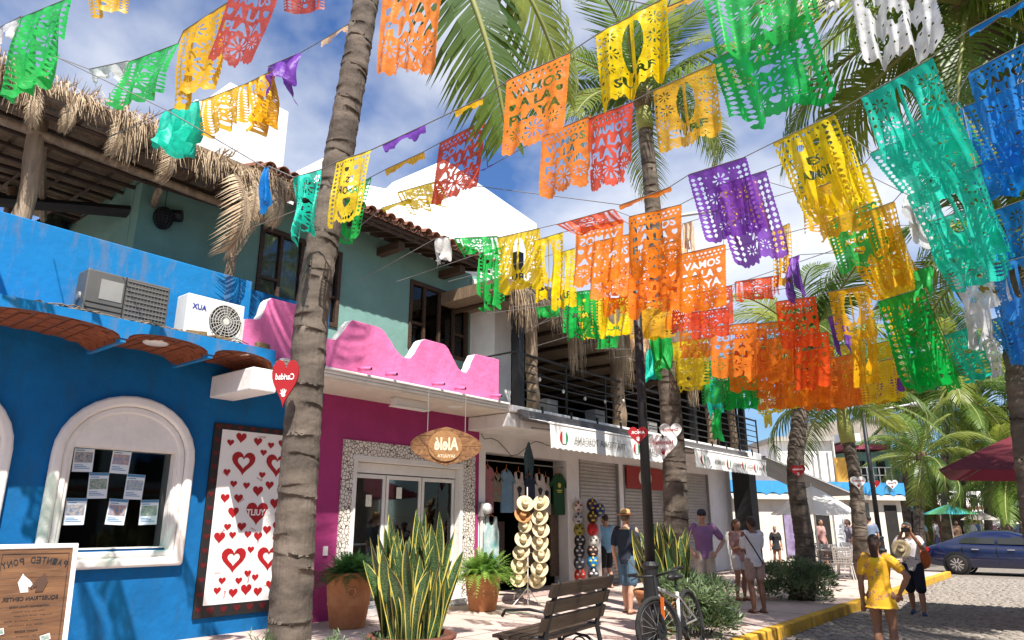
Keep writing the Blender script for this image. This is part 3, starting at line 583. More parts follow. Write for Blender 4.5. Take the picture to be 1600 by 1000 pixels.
for k in range(96):
    y = 10.6+k*.143; cl = .5+.5*math.sin(k*.8)+.5*rr.random(); strand_fringe(q, (-8.55, y, 6.1), int(42*max(.35, cl)), .4+.35*max(0, cl), .12, rnd=rr, wid=.009)
for y0 in (15.0, 12.9, 18.9): strand_fringe(q, (-8.62, y0, 6.0), 160, 1.25, .16, rnd=rr, out=Vector((.35, 0, 0)), wid=.009)
q.build('thatch_fringe', m_thatch, rb, kind='stuff')
q = MB(); q.box(-13, -12.8, 12.6, 15.4, 4.2, 6.0); q.build('wall_hanging', M('red_hanging', (.13, .02, .015), .9, .3, 3), rb)
# string of bulbs
sb = thing('bulb_string', 'sagging cord of clear bulbs along the upper deck railing', 'string lights', (-8.5, 13.5, 4.3))
pp_ = [Vector((-8.5, 11+k*.42, 4.15+.02*k+.0105*(k-6)**2)) for k in range(14)]
q = MB(); q.tube(pp_, .007, 4); q.build('cord', m_black, sb)
for k in range(1, 13, 2):
    p = pp_[k]; q = MB(); q.tube([p, p-Vector((0, 0, .08))], .014, 6); b = q.build('bulb_socket', m_black, sb); q = MB(); q.sphere(p-Vector((0, 0, .13)), (.032, .032, .045), 8, 6); q.build('bulb', Mplain('clear_bulb', (.6, .58, .5), .1), sb, smooth=True)
# awnings
m_awn = M('awning_cloth', (.78, .76, .72), .8, .06, 2, .15, 60); m_awg = M('awning_hood', (.11, .1, .1), .5)
def awning(label, y0, y1, words, flags):
    t = thing('awning', label, 'awning', (-8.2, (y0+y1)/2, 2.8), group='white trattoria awnings')
    q = MB(); q.tube([(-8.52, y0-.1, 3.47), (-8.52, y1+.1, 3.47)], .065, 10); q.box(-8.62, -8.5, y0-.12, y1+.12, 3.52, 3.62); q.build('roller_case', m_awg, t, smooth=False)
    q = MB(); n = 24; vs = [];
    for k in range(n+1):
        y = y0+(y1-y0)*k/n; sag = .015*math.sin(k*1.3); vs += [(-8.5, y, 3.46), (-8.2, y, 3.395+sag), (-7.9, y, 3.31)]
    q.add(vs, [(3*k+j, 3*k+j+1, 3*k+4+j, 3*k+3+j) for k in range(n) for j in range(2)]); q.build('canopy', m_awn, t, smooth=True)
    q = MB(); n = int((y1-y0)/.04); vs = []
    for k in range(n+1):
        y = y0+(y1-y0)*k/n; zb = 2.83+.028*abs(math.sin(math.pi*(y-y0)/.2)); dx = .014*math.sin(y*4.1); vs += [(-7.9, y, 3.30), (-7.895+dx*.5, y, 3.1), (-7.89+dx, y, zb)]
    q.add(vs, [(3*k+j, 3*k+3+j, 3*k+4+j, 3*k+1+j) for k in range(n) for j in range(2)]); va = q.build('valance', m_awn, t, smooth=True)
    q = MB(); q.tube([(-7.91, y0, 3.315), (-7.91, y1, 3.315)], .026, 8); q.build('front_bar', m_white, t, smooth=True)
    for y in (y0+.25, y1-.25):
        q = MB(); q.tube([(-8.55, y, 3.3), (-8.2, y+.3, 3.25), (-7.93, y, 3.28)], .018, 6); q.build('folding_arm', m_grey, t)
    for y, s, wd, h in words: q = MB(); put_text(q, s, (-7.872, y, 3.0), Y_, Z_, h, wd, mirror=True, bold=.005); q.build('valance_lettering', Mplain('letter_grey', (.2, .19, .18), .7), va)
    for y in flags:
        ry, rz = .14, .13; q = MB()
        for (a0, a1, mi) in ((35, 145, 2),): pass
        q.prism([(y+ry*math.cos(R(a)), 3.07+rz*math.sin(R(a))) for a in range(-70, 71, 10)], (-7.874, 0, 0), Y_, Z_, X_*.001, mi=1)
        q.prism([(y-ry*math.cos(R(a)), 3.07+rz*math.sin(R(a))) for a in range(70, -71, -10)], (-7.874, 0, 0), Y_, Z_, X_*.001, mi=0)
        q.prism([(y-.055, 2.95), (y+.055, 2.95), (y+.055, 3.19), (y-.055, 3.19)], (-7.8722, 0, 0), Y_, Z_, X_*.0008, mi=2)
        q.build('round_flag_badge', [Mplain('flag_red', (.5, .03, .03)), Mplain('flag_green', (.02, .22, .08)), m_awn], va)
awning('long white awning lettered in grey with round flag badges, near shutters', 10.92, 16.7, [(12.7, 'TRATTORIA TOSCANA', 2.0, .14), (15.0, 'ITALIANO', .9, .13)], [11.35, 14.2, 16.2])
awning('second white awning with five round flag badges, farther along', 17.25, 22.4, [(18.75, 'BEBER', .7, .12), (20.0, 'VINO', .6, .12), (21.0, 'PIZZA', .5, .12), (21.9, 'PAN', .4, .12)], [17.7, 19.4, 20.5, 21.45, 22.2])
# ================================================================== SIGNS, POSTER, STREET FURNITURE
m_hred = M('heart_red', (.34, .009, .012), .5, .1, 3); m_hwhite = Mplain('heart_white', (.78, .76, .72), .55); m_pblack = M('poster_black', (.014, .012, .012), .6)
po = thing('heart_poster', 'tall white poster of red hearts in black frame on the blue wall', 'poster', (WX+.03, 5.88, .24))
q = MB(); q.box(WX+.001, WX+.04, 5.22, 6.56, .24, 2.88); q.build('backing_board', m_pblack, po, bevel=.006)
q = MB(); q.box(WX+.04, WX+.044, 5.34, 6.53, .4, 2.79); q.build('white_sheet', m_hwhite, po)
rr = random.Random(11); q = MB(); big = []
def ph(y, z, r, hollow=False, layer=.047):
    P = heart(r)
    if hollow: q.ring(P, [(a*.5, b*.5+.02*r) for a, b in P], (WX+layer, y, z), Y_, Z_, X_*.001)
    else: q.prism(P, (WX+layer, y, z), Y_, Z_, X_*.001)
for (y, z) in ((5.72, 2.33), (6.28, 2.33), (5.72, .98), (6.28, .98)): ph(y, z, .19, True); big.append((y, z, .2))
ph(6.02, 1.62, .18); big.append((6.02, 1.62, .2))
tries = 0; n = 0
while n < 48 and tries < 4000:
    tries += 1; y, z, r = rr.uniform(5.46, 6.44), rr.uniform(.5, 2.7), rr.choice([.055, .07, .085])
    if all((y-a)**2+(z-b)**2 > (r+c+.025)**2 for a, b, c in big): ph(y, z, r); big.append((y, z, r)); n += 1
q.build('printed_hearts', m_hred, po, kind='stuff')
q = MB()
for k in range(14): q.prism(heart(.045), (WX+.0425, 5.28, .35+k*.19), Y_, Z_, X_*.001)
for k in range(6): q.prism(heart(.055), (WX+.0425, 5.45+k*.2, .33), Y_, Z_, X_*.001); q.prism(heart(.045), (WX+.0425, 5.42+k*.2, 2.83), Y_, Z_, X_*.001)
q.build('border_hearts', M('dark_red_ink', (.09, .005, .006), .6), po, kind='stuff')
q = MB(); put_text(q, 'SAYULITA', (WX+.0492, 6.02, 1.59), Y_, Z_, .09, .5, mirror=True, bold=.03); q.build('title_lettering', m_hwhite, po)
q = MB()
for i, (y, z) in enumerate([(5.98, 2.72), (5.45, 2.15), (6.0, 2.1), (5.75, 1.78), (6.3, 1.8), (5.5, 1.35), (6.1, 1.25), (5.5, .8), (6.0, .72), (6.3, .6), (5.65, .52), (5.98, 1.38)]):
    an = rr.choice([0, .5, -.5, 1.4]); put_text(q, rr.choice(['Amor', 'Love', 'Bisou', 'Amour']), (WX+.0465, y, z), Y_*math.cos(an)+Z_*math.sin(an), Z_*math.cos(an)-Y_*math.sin(an), .035, mirror=True, bold=.0)
q.build('scribbled_words', m_hred, po, kind='stuff')
def hand_print(mb, o, u, v, s, w, mi):
    mb.prism([(s*a, s*b) for a, b in arc(0, 0, .32, .34, 0, 360, 14)[:-1]], o, u, v, w, mi)
    for dx, l, an in ((-.26, .5, .35), (-.09, .62, .1), (.09, .6, -.1), (.26, .48, -.32)):
        c, sn = math.cos(an), math.sin(an); P = [(-.07, .3), (.07, .3), (.06, .3+l), (0, .34+l), (-.06, .3+l)]
        mb.prism([(s*(dx*.6+a*c-b*sn), s*(a*sn+b*c)) for a, b in P], o, u, v, w, mi)
    P = [(-.06, .2), (.06, .2), (.05, .62), (-.05, .62)]; c, sn = math.cos(1.15), math.sin(1.15); mb.prism([(s*(a*c-b*sn), s*(a*sn+b*c)) for a, b in P], o, u, v, w, mi)
def heart_sign(label, px, py, D, rpx, red, word, hand=True, face=None, sx=1., sz=1.):
    p = at(px, py, D); r = rpx*D/FPX; f = (CP-p); f.z = 0; f.normalize()
    if face: f = Vector(face).normalized()
    u = Vector((-f.y, f.x, 0))    # to the viewer's right
    t = thing('heart_sign', label, 'sign', p-Vector((0, 0, r)), group='heart signs on trunks and poles')
    q = MB(); q.prism([(a*sx, b*sz) for a, b in heart(r, 36)], p, u, Z_, f*.02); q.build('board', m_hred if red else m_hwhite, t, bevel=.003)
    q = MB()
    ink = m_hwhite if red else m_hred
    if word: put_text(q, word, p+f*.0225+Z_*r*.12, u, Z_, r*.3*sz**.5, r*1.4*sx, mirror=True, bold=.02); q.build('painted_word', ink, t)
    if hand: q = MB(); hand_print(q, p+f*.0222-Z_*r*.5*sz, u, Z_, r*.36, f*.001, 0); q.build('hand_print', ink, t)
heart_sign('red heart sign reading Caridad with white handprint on the nearest palm trunk', 446, 597, 5.32, 28, True, 'Caridad', face=(.6, -.8, 0), sx=.76, sz=1.5)
heart_sign('small red heart sign with white writing on the black lamp post', 997, 680, 9.0, 15, True, 'AMOR')
heart_sign('white heart sign with red handprint on the palm trunk by the lamp post', 1048, 676, 11.6, 17, False, 'Gratitud')
heart_sign('larger white heart sign with red handprint beside the black lamp post', 1036, 697, 10.6, 22, False, 'Humildad')
heart_sign('red heart sign with white handprint on the leaning palm above the white parasol', 1247, 736, 14.9, 11, True, 'Abundancia')
heart_sign('white heart sign on the palm trunk with green crownshaft', 1341, 754, 19.3, 11, False, 'Bondad')
heart_sign('tiny red and white heart sign between the two white ones', 1367, 757, 27, 7, True, None)
heart_sign('small white heart sign just right of the far lamp pole', 1394, 757, 27.5, 8, False, 'Paz')
# oval wooden sign
p0 = at(697, 697, 11.2); ov = thing('oval_wood_sign', 'oval planked wooden sign hanging on wires above the pink shop door', 'sign', p0-Vector((0, 0, .3)))
f = Vector((.8, -.6, 0)).normalized(); u = Vector((.6, .8, 0)).normalized()
a_, b_ = .56, .3
def oval_pts(z0, z1, n=14):
    xs = lambda z: a_*(1-abs(z/b_)**2.3)
    P = [(-xs(z0+(z1-z0)*k/n), z0+(z1-z0)*k/n) for k in range(n+1)]; return P+[(xs(z0+(z1-z0)*k/n), z0+(z1-z0)*k/n) for k in range(n, -1, -1)]
for k in range(4):
    z0 = -b_+.004+k*b_/2; q = MB(); q.prism(oval_pts(z0, z0+b_/2-.006), p0-f*.02, u, Z_, f*(.04+.004*(k % 2))); q.build('plank', Mwood('sign_plank', (.1, .035, .012), (.3, .15, .055), axis=0, scale=2), ov)
q = MB(); q.prism(arc(-.02, 0, .27, .24, 0, 360, 24)[:-1], p0+f*.026, u, Z_, f*.014); q.build('surfboard_inlay', Mwood('pale_inlay', (.24, .11, .035), (.38, .2, .075), axis=0, scale=2), ov)
q = MB(); put_text(q, 'Alelé', p0+f*.042-Z_*.06, u, Z_, .2, .38, mirror=True, bold=.03); put_text(q, 'SAYULITA', p0+f*.042-Z_*.18, u, Z_, .05, .28, mirror=True); q.build('raised_lettering', Mplain('letter_cream', (.72, .6, .42), .6), ov)
for s in (-.3, .3):
    q = MB(); q.tube([p0+u*s+Z_*.22, p0+u*s+Z_*(3.55-p0.z)], .006, 5); q.build('hanging_wire', m_grey, ov)
# sandwich board
def sandwich():
    c = onZ(22, 1003, 0); c = Vector((-9.05, 3.0, 0)); t = thing('sandwich_board', 'brown sandwich board of a pony riding centre with white frame by the blue wall', 'sign', c)
    u = Vector((.12, .99, 0)).normalized(); f = Vector((.99, -.12, 0)); lean = (Z_*.985-f*.16).normalized(); nf = u.cross(lean).normalized()
    o = c+f*.2; wd, hg = .78, 1.28
    q = MB(); q.ring([(-wd/2, .0), (-wd/2, hg), (wd/2, hg), (wd/2, 0)], [(-wd/2+.05, .06), (-wd/2+.05, hg-.05), (wd/2-.05, hg-.05), (wd/2-.05, .06)], o, u, lean, nf*.04); q.build('frame', m_white, t, bevel=.012)
    for k in range(4):
        h0 = .06+k*(hg-.11)/4; q = MB(); q.prism([(-wd/2+.05, h0), (wd/2-.05, h0), (wd/2-.05, h0+(hg-.11)/4-.004), (-wd/2+.05, h0+(hg-.11)/4-.004)], o+nf*.01, u, lean, nf*(.012+.002*(k % 2))); q.build('plank', Mwood('board_wood', (.075, .032, .013), (.19, .09, .036), axis=1, scale=1.5), t)
    q = MB(); o2 = o+nf*.027
    q.ring([(-.31, .12), (-.31, hg-.1), (.31, hg-.1), (.31, .12)], [(-.305, .125), (-.305, hg-.105), (.305, hg-.105), (.305, .125)], o2, u, lean, nf*.001)
    for i, ch in enumerate('PAINTED PONY'):
        if ch == ' ': continue
        tt = (5.5-i)/5.5; ang = tt*.35; put_text(q, ch, o2+u*(.27*tt)+lean*(hg-.25+.07*math.cos(tt*1.2)-.02), u*math.cos(ang)-lean*math.sin(ang), lean*math.cos(ang)+u*math.sin(ang), .07, .042, mirror=True, bold=.02)
    put_text(q, 'EQUESTRIAN CENTER', o2+lean*.71, u, lean, .04, .5, mirror=True); put_text(q, 'HORSEBACK TRAIL RIDES', o2+lean*.64, u, lean, .02, .36, mirror=True); put_text(q, 'PONY RIDES', o2+lean*.4, u, lean, .02, .2, mirror=True); put_text(q, 'RESERVATIONS', o2+lean*.2, u, lean, .024, .3, mirror=True)
    for k in range(8): put_text(q, ['ride on the beach', 'jungle and village', 'open every day', 'ask us inside', 'for all levels', 'lessons and tours', 'sunset rides', 'private groups'][k], o2+u*.05*math.sin(k*2)+lean*(.6-.045*k-(.06 if k > 3 else 0)), u, lean, .013, .3+.05*math.sin(k), mirror=True, bold=0)
    q.build('painted_lettering', m_black, t)
    for s, mt in ((-1, Mplain('pony_white', (.7, .68, .64))), (1, Mplain('pony_brown', (.07, .035, .02)))):
        q = MB(); P = [(-.02, 0), (.05, 0), (.085, .1), (.06, .16), (.05, .19), (.035, .165), (-.02, .12), (-.07, .05), (-.055, .03), (-.01, .06)]
        q.prism([((a+.03)*s, b) for a, b in P], o+nf*.0275+u*.02*s+lean*.79, u, lean, nf*.002*(1.5+s)); q.build('pony_head', mt, t)
    for i, (a, b, an) in enumerate([(.18, .33, .25), (.2, .26, -.2), (.14, .22, .1), (.23, .19, -.25), (-.24, .42, .2)]):
        q = MB(); P = [(-.045, -.03), (.045, -.03), (.045, .03), (-.045, .03)]; c_, s_ = math.cos(an), math.sin(an)
        q.prism([(x*c_-y*s_, x*s_+y*c_) for x, y in P], o+nf*(.0275+.001*i)+u*a+lean*b, u, lean, nf*.0008); q.prism([(.86*(x*c_-y*s_), .82*(x*s_+y*c_)) for x, y in P], o+nf*(.0283+.001*i)+u*a+lean*b, u, lean, nf*.0006, mi=1); q.build('photo_print', [m_hwhite, m_print[2]], t)
    q = MB(); q.prism([(-wd/2, 0), (wd/2, 0), (wd/2, hg), (-wd/2, hg)], c-f*.22, u, (Z_*.985+f*.16).normalized(), -f*.03); q.build('rear_board', m_white, t)
sandwich()
# electric meter
q0 = onX(752, 795, WX); em = thing('electric_meter', 'round glass electric meter on conduit beside the pink shop', 'meter', (WX, q0.y, .6))
q = MB(); q.box(WX+.002, WX+.12, q0.y-.12, q0.y+.12, q0.z-.16, q0.z+.12); q.build('meter_box', m_grey, em, bevel=.01)
q = MB(); q.lathe([(0, .1), (.09, .09), (.11, .05), (.11, 0)], 18, T=Tm((WX+.12, q0.y+.02, q0.z), ry=R(90))); q.build('glass_dome', Mplain('meter_glass', (.55, .55, .53), .1), em, smooth=True)
q = MB(); q.tube([(WX+.05, q0.y-.05, q0.z-.16), (WX+.05, q0.y-.05, .02)], .03, 8); q.build('conduit', m_trim, em); q = MB(); q.tube([(WX+.05, q0.y+.03, q0.z-.16), (WX+.05, q0.y+.03, .02)], .022, 8); q.build('conduit', m_trim, em)
q = MB(); q.tube([(WX+.03, 11.02, 3.25)]+[(WX+.05, 11.1+.22*k, 2.95+.05*abs(k-4)+.1*math.sin(k)) for k in range(12)], .008, 5); tag(q.build('loose_cable', m_black), 'loose black cable drooping over the clothes shop opening', 'cable')
# bench
def bench():
    t = thing('park_bench', 'dark slatted park bench with iron legs seen from behind', 'bench', (-4.42, 6.42, 0), R(8))
    m = Mwood('bench_wood', (.02, .013, .009), (.065, .042, .028), axis=1, rough=.5); L_ = .72
    for k in range(3):
        z = .50+k*.155; x = .03+.055*k; q = MB(); q.box(-.018, .018, -L_, L_, 0, .13, T=Tm((x, 0, z), ry=R(18))); q.build('back_plank', m, t, bevel=.008, local=True)
    for k in range(5):
        q = MB(); q.box(-.045, .045, -L_, L_, -.016, .016, T=Tm((-.03-.105*k, 0, .42+.004*k))); q.build('seat_plank', m, t, bevel=.007, local=True)
    for s in (-1, 1):
        y = s*(L_-.13); q = MB()
        q.tube([(.18, y, .95), (.13, y, .8), (.07, y, .62), (.02, y, .44), (.06, y, .25), (.14, y, 0)], [(.024, .028)]*6, 8)
        q.tube([(.02, y, .43), (-.25, y, .41), (-.5, y, .415)], [(.022, .026)]*3, 8); q.tube([(-.47, y, .41), (-.43, y, .22), (-.5, y, 0)], [(.022, .028)]*3, 8)
        q.tube([(.05, y, .2), (-.1, y, .3), (-.25, y, .32), (-.38, y, .27), (-.44, y, .16)], .016, 6)
        l = q.build('iron_leg', m_black, t, smooth=True, local=True)
        q = MB(); q.tube([(-.2+.1*math.cos(a)*(1-a/14), y, .2+.1*math.sin(a)*(1-a/14)) for a in [k*.5 for k in range(24)]], .01, 5)
        q.tube([(.02, y, .42), (.03, y, .66), (-.15, y, .68), (-.42, y, .66), (-.46, y, .6)], .016, 6); q.build('scroll', m_black, l, smooth=True, local=True)
bench()
# street lamps
def lamp(label, p, h, arm_dir, arm, r, lean=0):
    t = thing('street_lamp', label, 'street lamp', p, group='black street lamps')
    x, y, z = p
    q = MB(); q.lathe([(0, 0), (r*2.6, 0), (r*2.6, .06), (r*2.1, .1), (r*1.9, .45), (r*2.2, .5), (r*1.5, .56), (r*1.4, .9), (r*1.7, .95), (r*1.05, 1.0)], 16, p); q.build('fluted_base', m_black, t, bevel=.004)
    q = MB(); q.tube([(x, y, z+.98), (x, y, z+h)], [r, r*.8], 14); q.build('pole', m_black, t, smooth=True)
    d = Vector(arm_dir).normalized(); a = Vector((x, y, z+h-.15)); q = MB(); q.tube([a, a+d*arm*.5+Z_*.12*arm, a+d*arm+Z_*.2*arm], r*.4, 8); q.build('arm', M('arm_grey', (.5, .5, .48), .4), t, smooth=True)
    e = a+d*arm+Z_*.2*arm; q = MB(); q.sphere(e+d*.2, (.1, .1, .07), 12, 8, T=None); q.tube([e, e+d*.12, e+d*.45], [.05, .1, .06], 10); q.build('lamp_head', M('head_grey', (.42, .4, .38), .4), t, smooth=True)
    for s in (-1, 1):
        q = MB(); u = Vector((-d.y, d.x, 0)); q.tube([Vector((x, y, z+3.3))+u*s*(.08+.13*k/20*1.0+.05*math.cos(k*.6)*(1-k/26))+Z_*(.09*math.sin(k*.6)*(1-k/26)) for k in range(22)], .01, 5); q.build('scroll_bracket', m_black, t)
lamp('black lamp post beside the leaning bicycle and snake plant', (-4.72, 8.72, 0), 5.9, _rt, 1.5, .07)
lp = onZ(1380, 867, 0); lp = at(1379, 872, 27); lp.z = 0
lamp('far black lamp post with long pale arm over the street', lp, 5.6, _rt*1+_fw*-.2, 1.7, .09)
# bicycle
def bicycle():
    A = Vector((-4.02, 7.66, 0)); B = Vector((-4.12, 8.7, 0)); d = (B-A).normalized(); t = thing('bicycle', 'silver and orange mountain bike leaning by the black lamp post', 'bicycle', (A+B)/2)
    lean = (Z_*.985+Vector((-.17, 0, 0))).normalized(); n = d.cross(lean)
    P = lambda a, h, s=0: (A+d*a+lean*h+n*s)
    rub = M('tyre_rubber', (.02, .019, .018), .85, .2, 30, .6, 90); mf_ = Mplain('bike_silver', (.42, .4, .38), .3, .5, .6); mo = Mplain('bike_orange', (.6, .13, .02), .35)
    Rw = .335
    for nm, a in (('front', 0), ('rear', 1.05)):
        st = .35 if nm == 'front' else 0
        dd = (d*math.cos(st)+n*math.sin(st)).normalized(); c = P(a, Rw)
        q = MB(); q.tube([c+(dd*math.cos(k*math.pi/20)+lean*math.sin(k*math.pi/20))*Rw for k in range(41)], .028, 8, caps=False); w_ = q.build('wheel', rub, t, smooth=True)
        q = MB(); q.tube([c+(dd*math.cos(k*math.pi/20)+lean*math.sin(k*math.pi/20))*(Rw-.04) for k in range(41)], .013, 6, caps=False); q.build('rim', m_black, w_, smooth=True)
        q = MB(); nn = dd.cross(lean)
        for k in range(20): an = k*math.pi/10; q.tube([c+nn*.03*(1 if k % 2 else -1), c+(dd*math.cos(an)+lean*math.sin(an))*(Rw-.045)], .0022, 3)
        q.build('spokes', mf_, w_, kind='stuff'); q = MB(); q.tube([c-nn*.06, c+nn*.06], .025, 8); q.tube([c+nn*.045, c+nn*.05], .08, 14); q.build('hub', m_black, w_)
    bbk = P(.62, .31); sd = P(.78, .78); hd = P(.17, .82); hl = P(.13, .70)
    q = MB(); q.tube([hl, bbk], .026, 8); q.build('down_tube', mf_, t, smooth=True); q = MB(); q.tube([hd-lean*.05, P(.74, .62)], .022, 8); q.build('top_tube', mf_, t, smooth=True); q = MB(); q.tube([bbk, P(.76, .68)], .02, 8); q.build('seat_tube', m_hwhite, t, smooth=True)
    for s in (-1, 1):
        q = MB(); q.tube([P(1.05, Rw, .06*s), P(.75, .62, .02*s)], .011, 6); q.build('seat_stay', mf_, t); q = MB(); q.tube([P(1.05, Rw, .06*s), bbk+n*.03*s], .012, 6); q.build('chain_stay', mf_, t)
        q = MB(); q.tube([P(0, Rw, .055*s), P(.08, .66, .055*s)], .018, 8); q.build('fork_leg', m_black, t, smooth=True)
        q = MB(); q.tube([hd+lean*.08, hd+lean*.1+n*.2*s, hd+lean*.13+n*.34*s+d*.04], .014, 8); hb = q.build('handlebar', m_black, t, smooth=True); q = MB(); q.tube([hd+lean*.125+n*.23*s+d*.02, hd+lean*.13+n*.35*s+d*.04], .02, 8); q.build('grip', m_black, hb); q = MB(); q.tube([hd+lean*.1+n*.2*s-d*.02, hd+lean*.07+n*.28*s-d*.06], .007, 5); q.build('brake_lever', m_black, hb)
    q = MB(); q.tube([hl-lean*.03, hd+lean*.09], .024, 8); q.build('head_tube', m_black, t); q = MB(); q.tube([P(.76, .66), sd+lean*.05], .014, 8); q.build('seat_post', m_black, t)
    q = MB(); q.sphere(sd+lean*.08+d*.02, (.12, .1, .035), 12, 8, T=(Matrix.Rotation(math.atan2(d.y, d.x), 3, 'Z')).to_4x4()); q.tube([sd+lean*.075-d*.2, sd+lean*.085], [.025, .06], 8); q.build('saddle', m_black, t, smooth=True)
    q = MB(); q.tube([bbk+n*.05, bbk+n*.055], .09, 18); q.build('chainring', m_black, t)
    for s in (-1, 1):
        q = MB(); q.tube([bbk+n*.07*s, bbk+n*.075*s+(d*.7*s-lean*.7*s)*.17], .012, 6); c_ = q.build('crank', m_black, t); q = MB(); e = bbk+n*.08*s+(d*.7*s-lean*.7*s)*.17; q.tube([e, e+n*.09*s], .022, 6); q.build('pedal', m_black, c_)
    q = MB(); q.box(-.018, .018, -.01, .01, -.11, .11, T=Tm(P(.03, .56, .08))); q.build('reflector_tag', mo, t)
bicycle()
# ================================================================== PLANTS
m_terra = M('terracotta', (.33, .12, .05), .85, .25, 4, .3, 30, col2=(.5, .23, .09)); m_terrad = M('dark_clay', (.14, .05, .03), .75, .3, 5, .3, 30)
m_soil = M('soil', (.05, .035, .025), .95)
def snake_mat():
    m = bpy.data.materials.new('snake_plant_leaf'); m.use_nodes = True; nt = m.node_tree; b = nt.nodes['Principled BSDF']; N = nt.nodes.new; L = nt.links.new
    uv = N('ShaderNodeUVMap'); sp = N('ShaderNodeSeparateXYZ'); L(uv.outputs[0], sp.inputs[0]); oi = N('ShaderNodeObjectInfo')
    n = N('ShaderNodeTexNoise'); n.inputs['Scale'].default_value = 6; mp = N('ShaderNodeMapping'); mp.inputs['Scale'].default_value = (1.2, 14, 1); ad = N('ShaderNodeVectorMath'); L(uv.outputs[0], mp.inputs['Vector']); L(mp.outputs[0], ad.inputs[0]); L(oi.outputs['Random'], ad.inputs[1]); L(ad.outputs[0], n.inputs['Vector']); n.inputs['Detail'].default_value = 5
    r = N('ShaderNodeValToRGB'); r.color_ramp.elements[0].color = (.01, .035, .01, 1); r.color_ramp.elements[1].color = (.085, .14, .05, 1); r.color_ramp.elements[0].position = .42; r.color_ramp.elements[1].position = .6; L(n.outputs['Fac'], r.inputs['Fac'])
    a = N('ShaderNodeMath'); a.operation = 'SUBTRACT'; a.inputs[1].default_value = .5; L(sp.outputs[0], a.inputs[0]); c = N('ShaderNodeMath'); c.operation = 'ABSOLUTE'; L(a.outputs[0], c.inputs[0]); g = N('ShaderNodeMath'); g.operation = 'GREATER_THAN'; g.inputs[1].default_value = .4; L(c.outputs[0], g.inputs[0])
    x = N('ShaderNodeMix'); x.data_type = 'RGBA'; x.inputs['B'].default_value = (.55, .46, .1, 1); L(g.outputs[0], x.inputs['Factor']); L(r.outputs['Color'], x.inputs['A']); L(x.outputs['Result'], b.inputs['Base Color']); b.inputs['Roughness'].default_value = .38; return m
m_snake = snake_mat()
def snake_leaf(seed):
    r = random.Random(seed); n = 12; vs = []; uv = []; fs = []; tw = r.uniform(-1.2, 1.2); bend = r.uniform(.02, .16); ph = r.uniform(0, 6)
    for i in range(n+1):
        t = i/n; w = .046*(.55+1.2*t)*(1-max(0, (t-.55)/.45)**1.8) if t < 1 else 0.0; w = max(w, .001); an = tw*t; c = Vector((bend*t*t, .02*math.sin(t*5+ph), t)); u = Vector((math.cos(an), math.sin(an), 0)); nn = Vector((-math.sin(an), math.cos(an), 0))
        for k in range(5): s = (k-2)/2; vs.append(c+u*s*w+nn*(abs(s)**1.5*w*.45)); uv.append((.5+s/2, t))
    for i in range(n):
        for k in range(4): fs.append((i*5+k, i*5+k+1, i*5+6+k, i*5+5+k))
    q = MB(); q.add(vs, fs); q.uv = uv; o = q.build('leaf', m_snake, None, smooth=True, local=True); me = o.data; bpy.data.objects.remove(o); return me
SL = [snake_leaf(i) for i in range(8)]
def snake_plant(label, loc, n, hmax, rad, potr, poth, potm, seed):
    t = thing('snake_plant', label, 'potted plant', loc, group='potted snake plants'); r = random.Random(seed)
    q = MB(); q.lathe([(0, 0), (potr*.7, 0), (potr*.74, .03), (potr*.93, poth*.62), (potr*.9, poth*.64), (potr*1.0, poth*.78), (potr*.96, poth*.80), (potr*1.06, poth*.86), (potr*1.08, poth*.97), (potr*1.02, poth), (potr*.93, poth), (potr*.9, poth*.85), (0, poth*.85)], 32, loc); pt = q.build('pot', potm, t, smooth=True)
    q = MB(); q.lathe([(0, poth*.86), (potr*.9, poth*.86)], 20, loc); q.build('soil', m_soil, pt)
    for k in range(n):
        a = r.uniform(0, 6.283); d = rad*math.sqrt(r.random()); h = hmax*(1-.35*(d/rad)**2)*r.uniform(.62, 1.0); tilt = (d/rad)*r.uniform(.1, .32)
        T = Matrix.Translation((d*math.cos(a)*.75, d*math.sin(a)*.75, poth*.84)) @ Matrix.Rotation(a, 4, 'Z') @ Matrix.Rotation(tilt, 4, 'Y') @ Matrix.Rotation(r.uniform(0, 6.28), 4, 'Z') @ Matrix.Diagonal((r.uniform(.85, 1.2)*1.15, r.uniform(.85, 1.2)*1.15, h, 1))
        inst('leaf', SL[r.randrange(8)], t, T)
snake_plant('big snake plant in round clay pot standing in front of the pink shop', (-6.12, 5.82, 0), 92, 1.5, .38, .46, .32, m_terrad, 1)
snake_plant('tall snake plant in ribbed clay pot behind the bicycle', (-5.15, 9.9, 0), 72, 1.18, .40, .42, .55, m_terra, 2)
m_fern = Mleaf('fern_leaf', (.08, .2, .03), (.26, .42, .08), .4); m_fernd = Mleaf('dark_fern_leaf', (.02, .07, .018), (.06, .16, .035), .35)
def sprig(mb, base, d, L_, wid, r, nl=9, curl=.8):
    d = Vector(d).normalized(); s = d.cross(Z_); s = s.normalized() if s.length > .01 else X_.copy(); up = s.cross(d)
    prev = None
    for i in range(nl):
        t = (i+.6)/nl; p = base+d*L_*t-Z_*L_*curl*t*t*.5; w = wid*math.sin(math.pi*min(1, t*.85+.12)); tang = (d-Z_*curl*t).normalized()
        for sg in (-1, 1):
            e = p+(s*sg*.85+tang*.5).normalized()*w+up*r.uniform(-.2, .1)*w; b = tang*L_/nl*.55
            mb.add([p-b*.5, p+b*.5, e], [(0, 1, 2)])
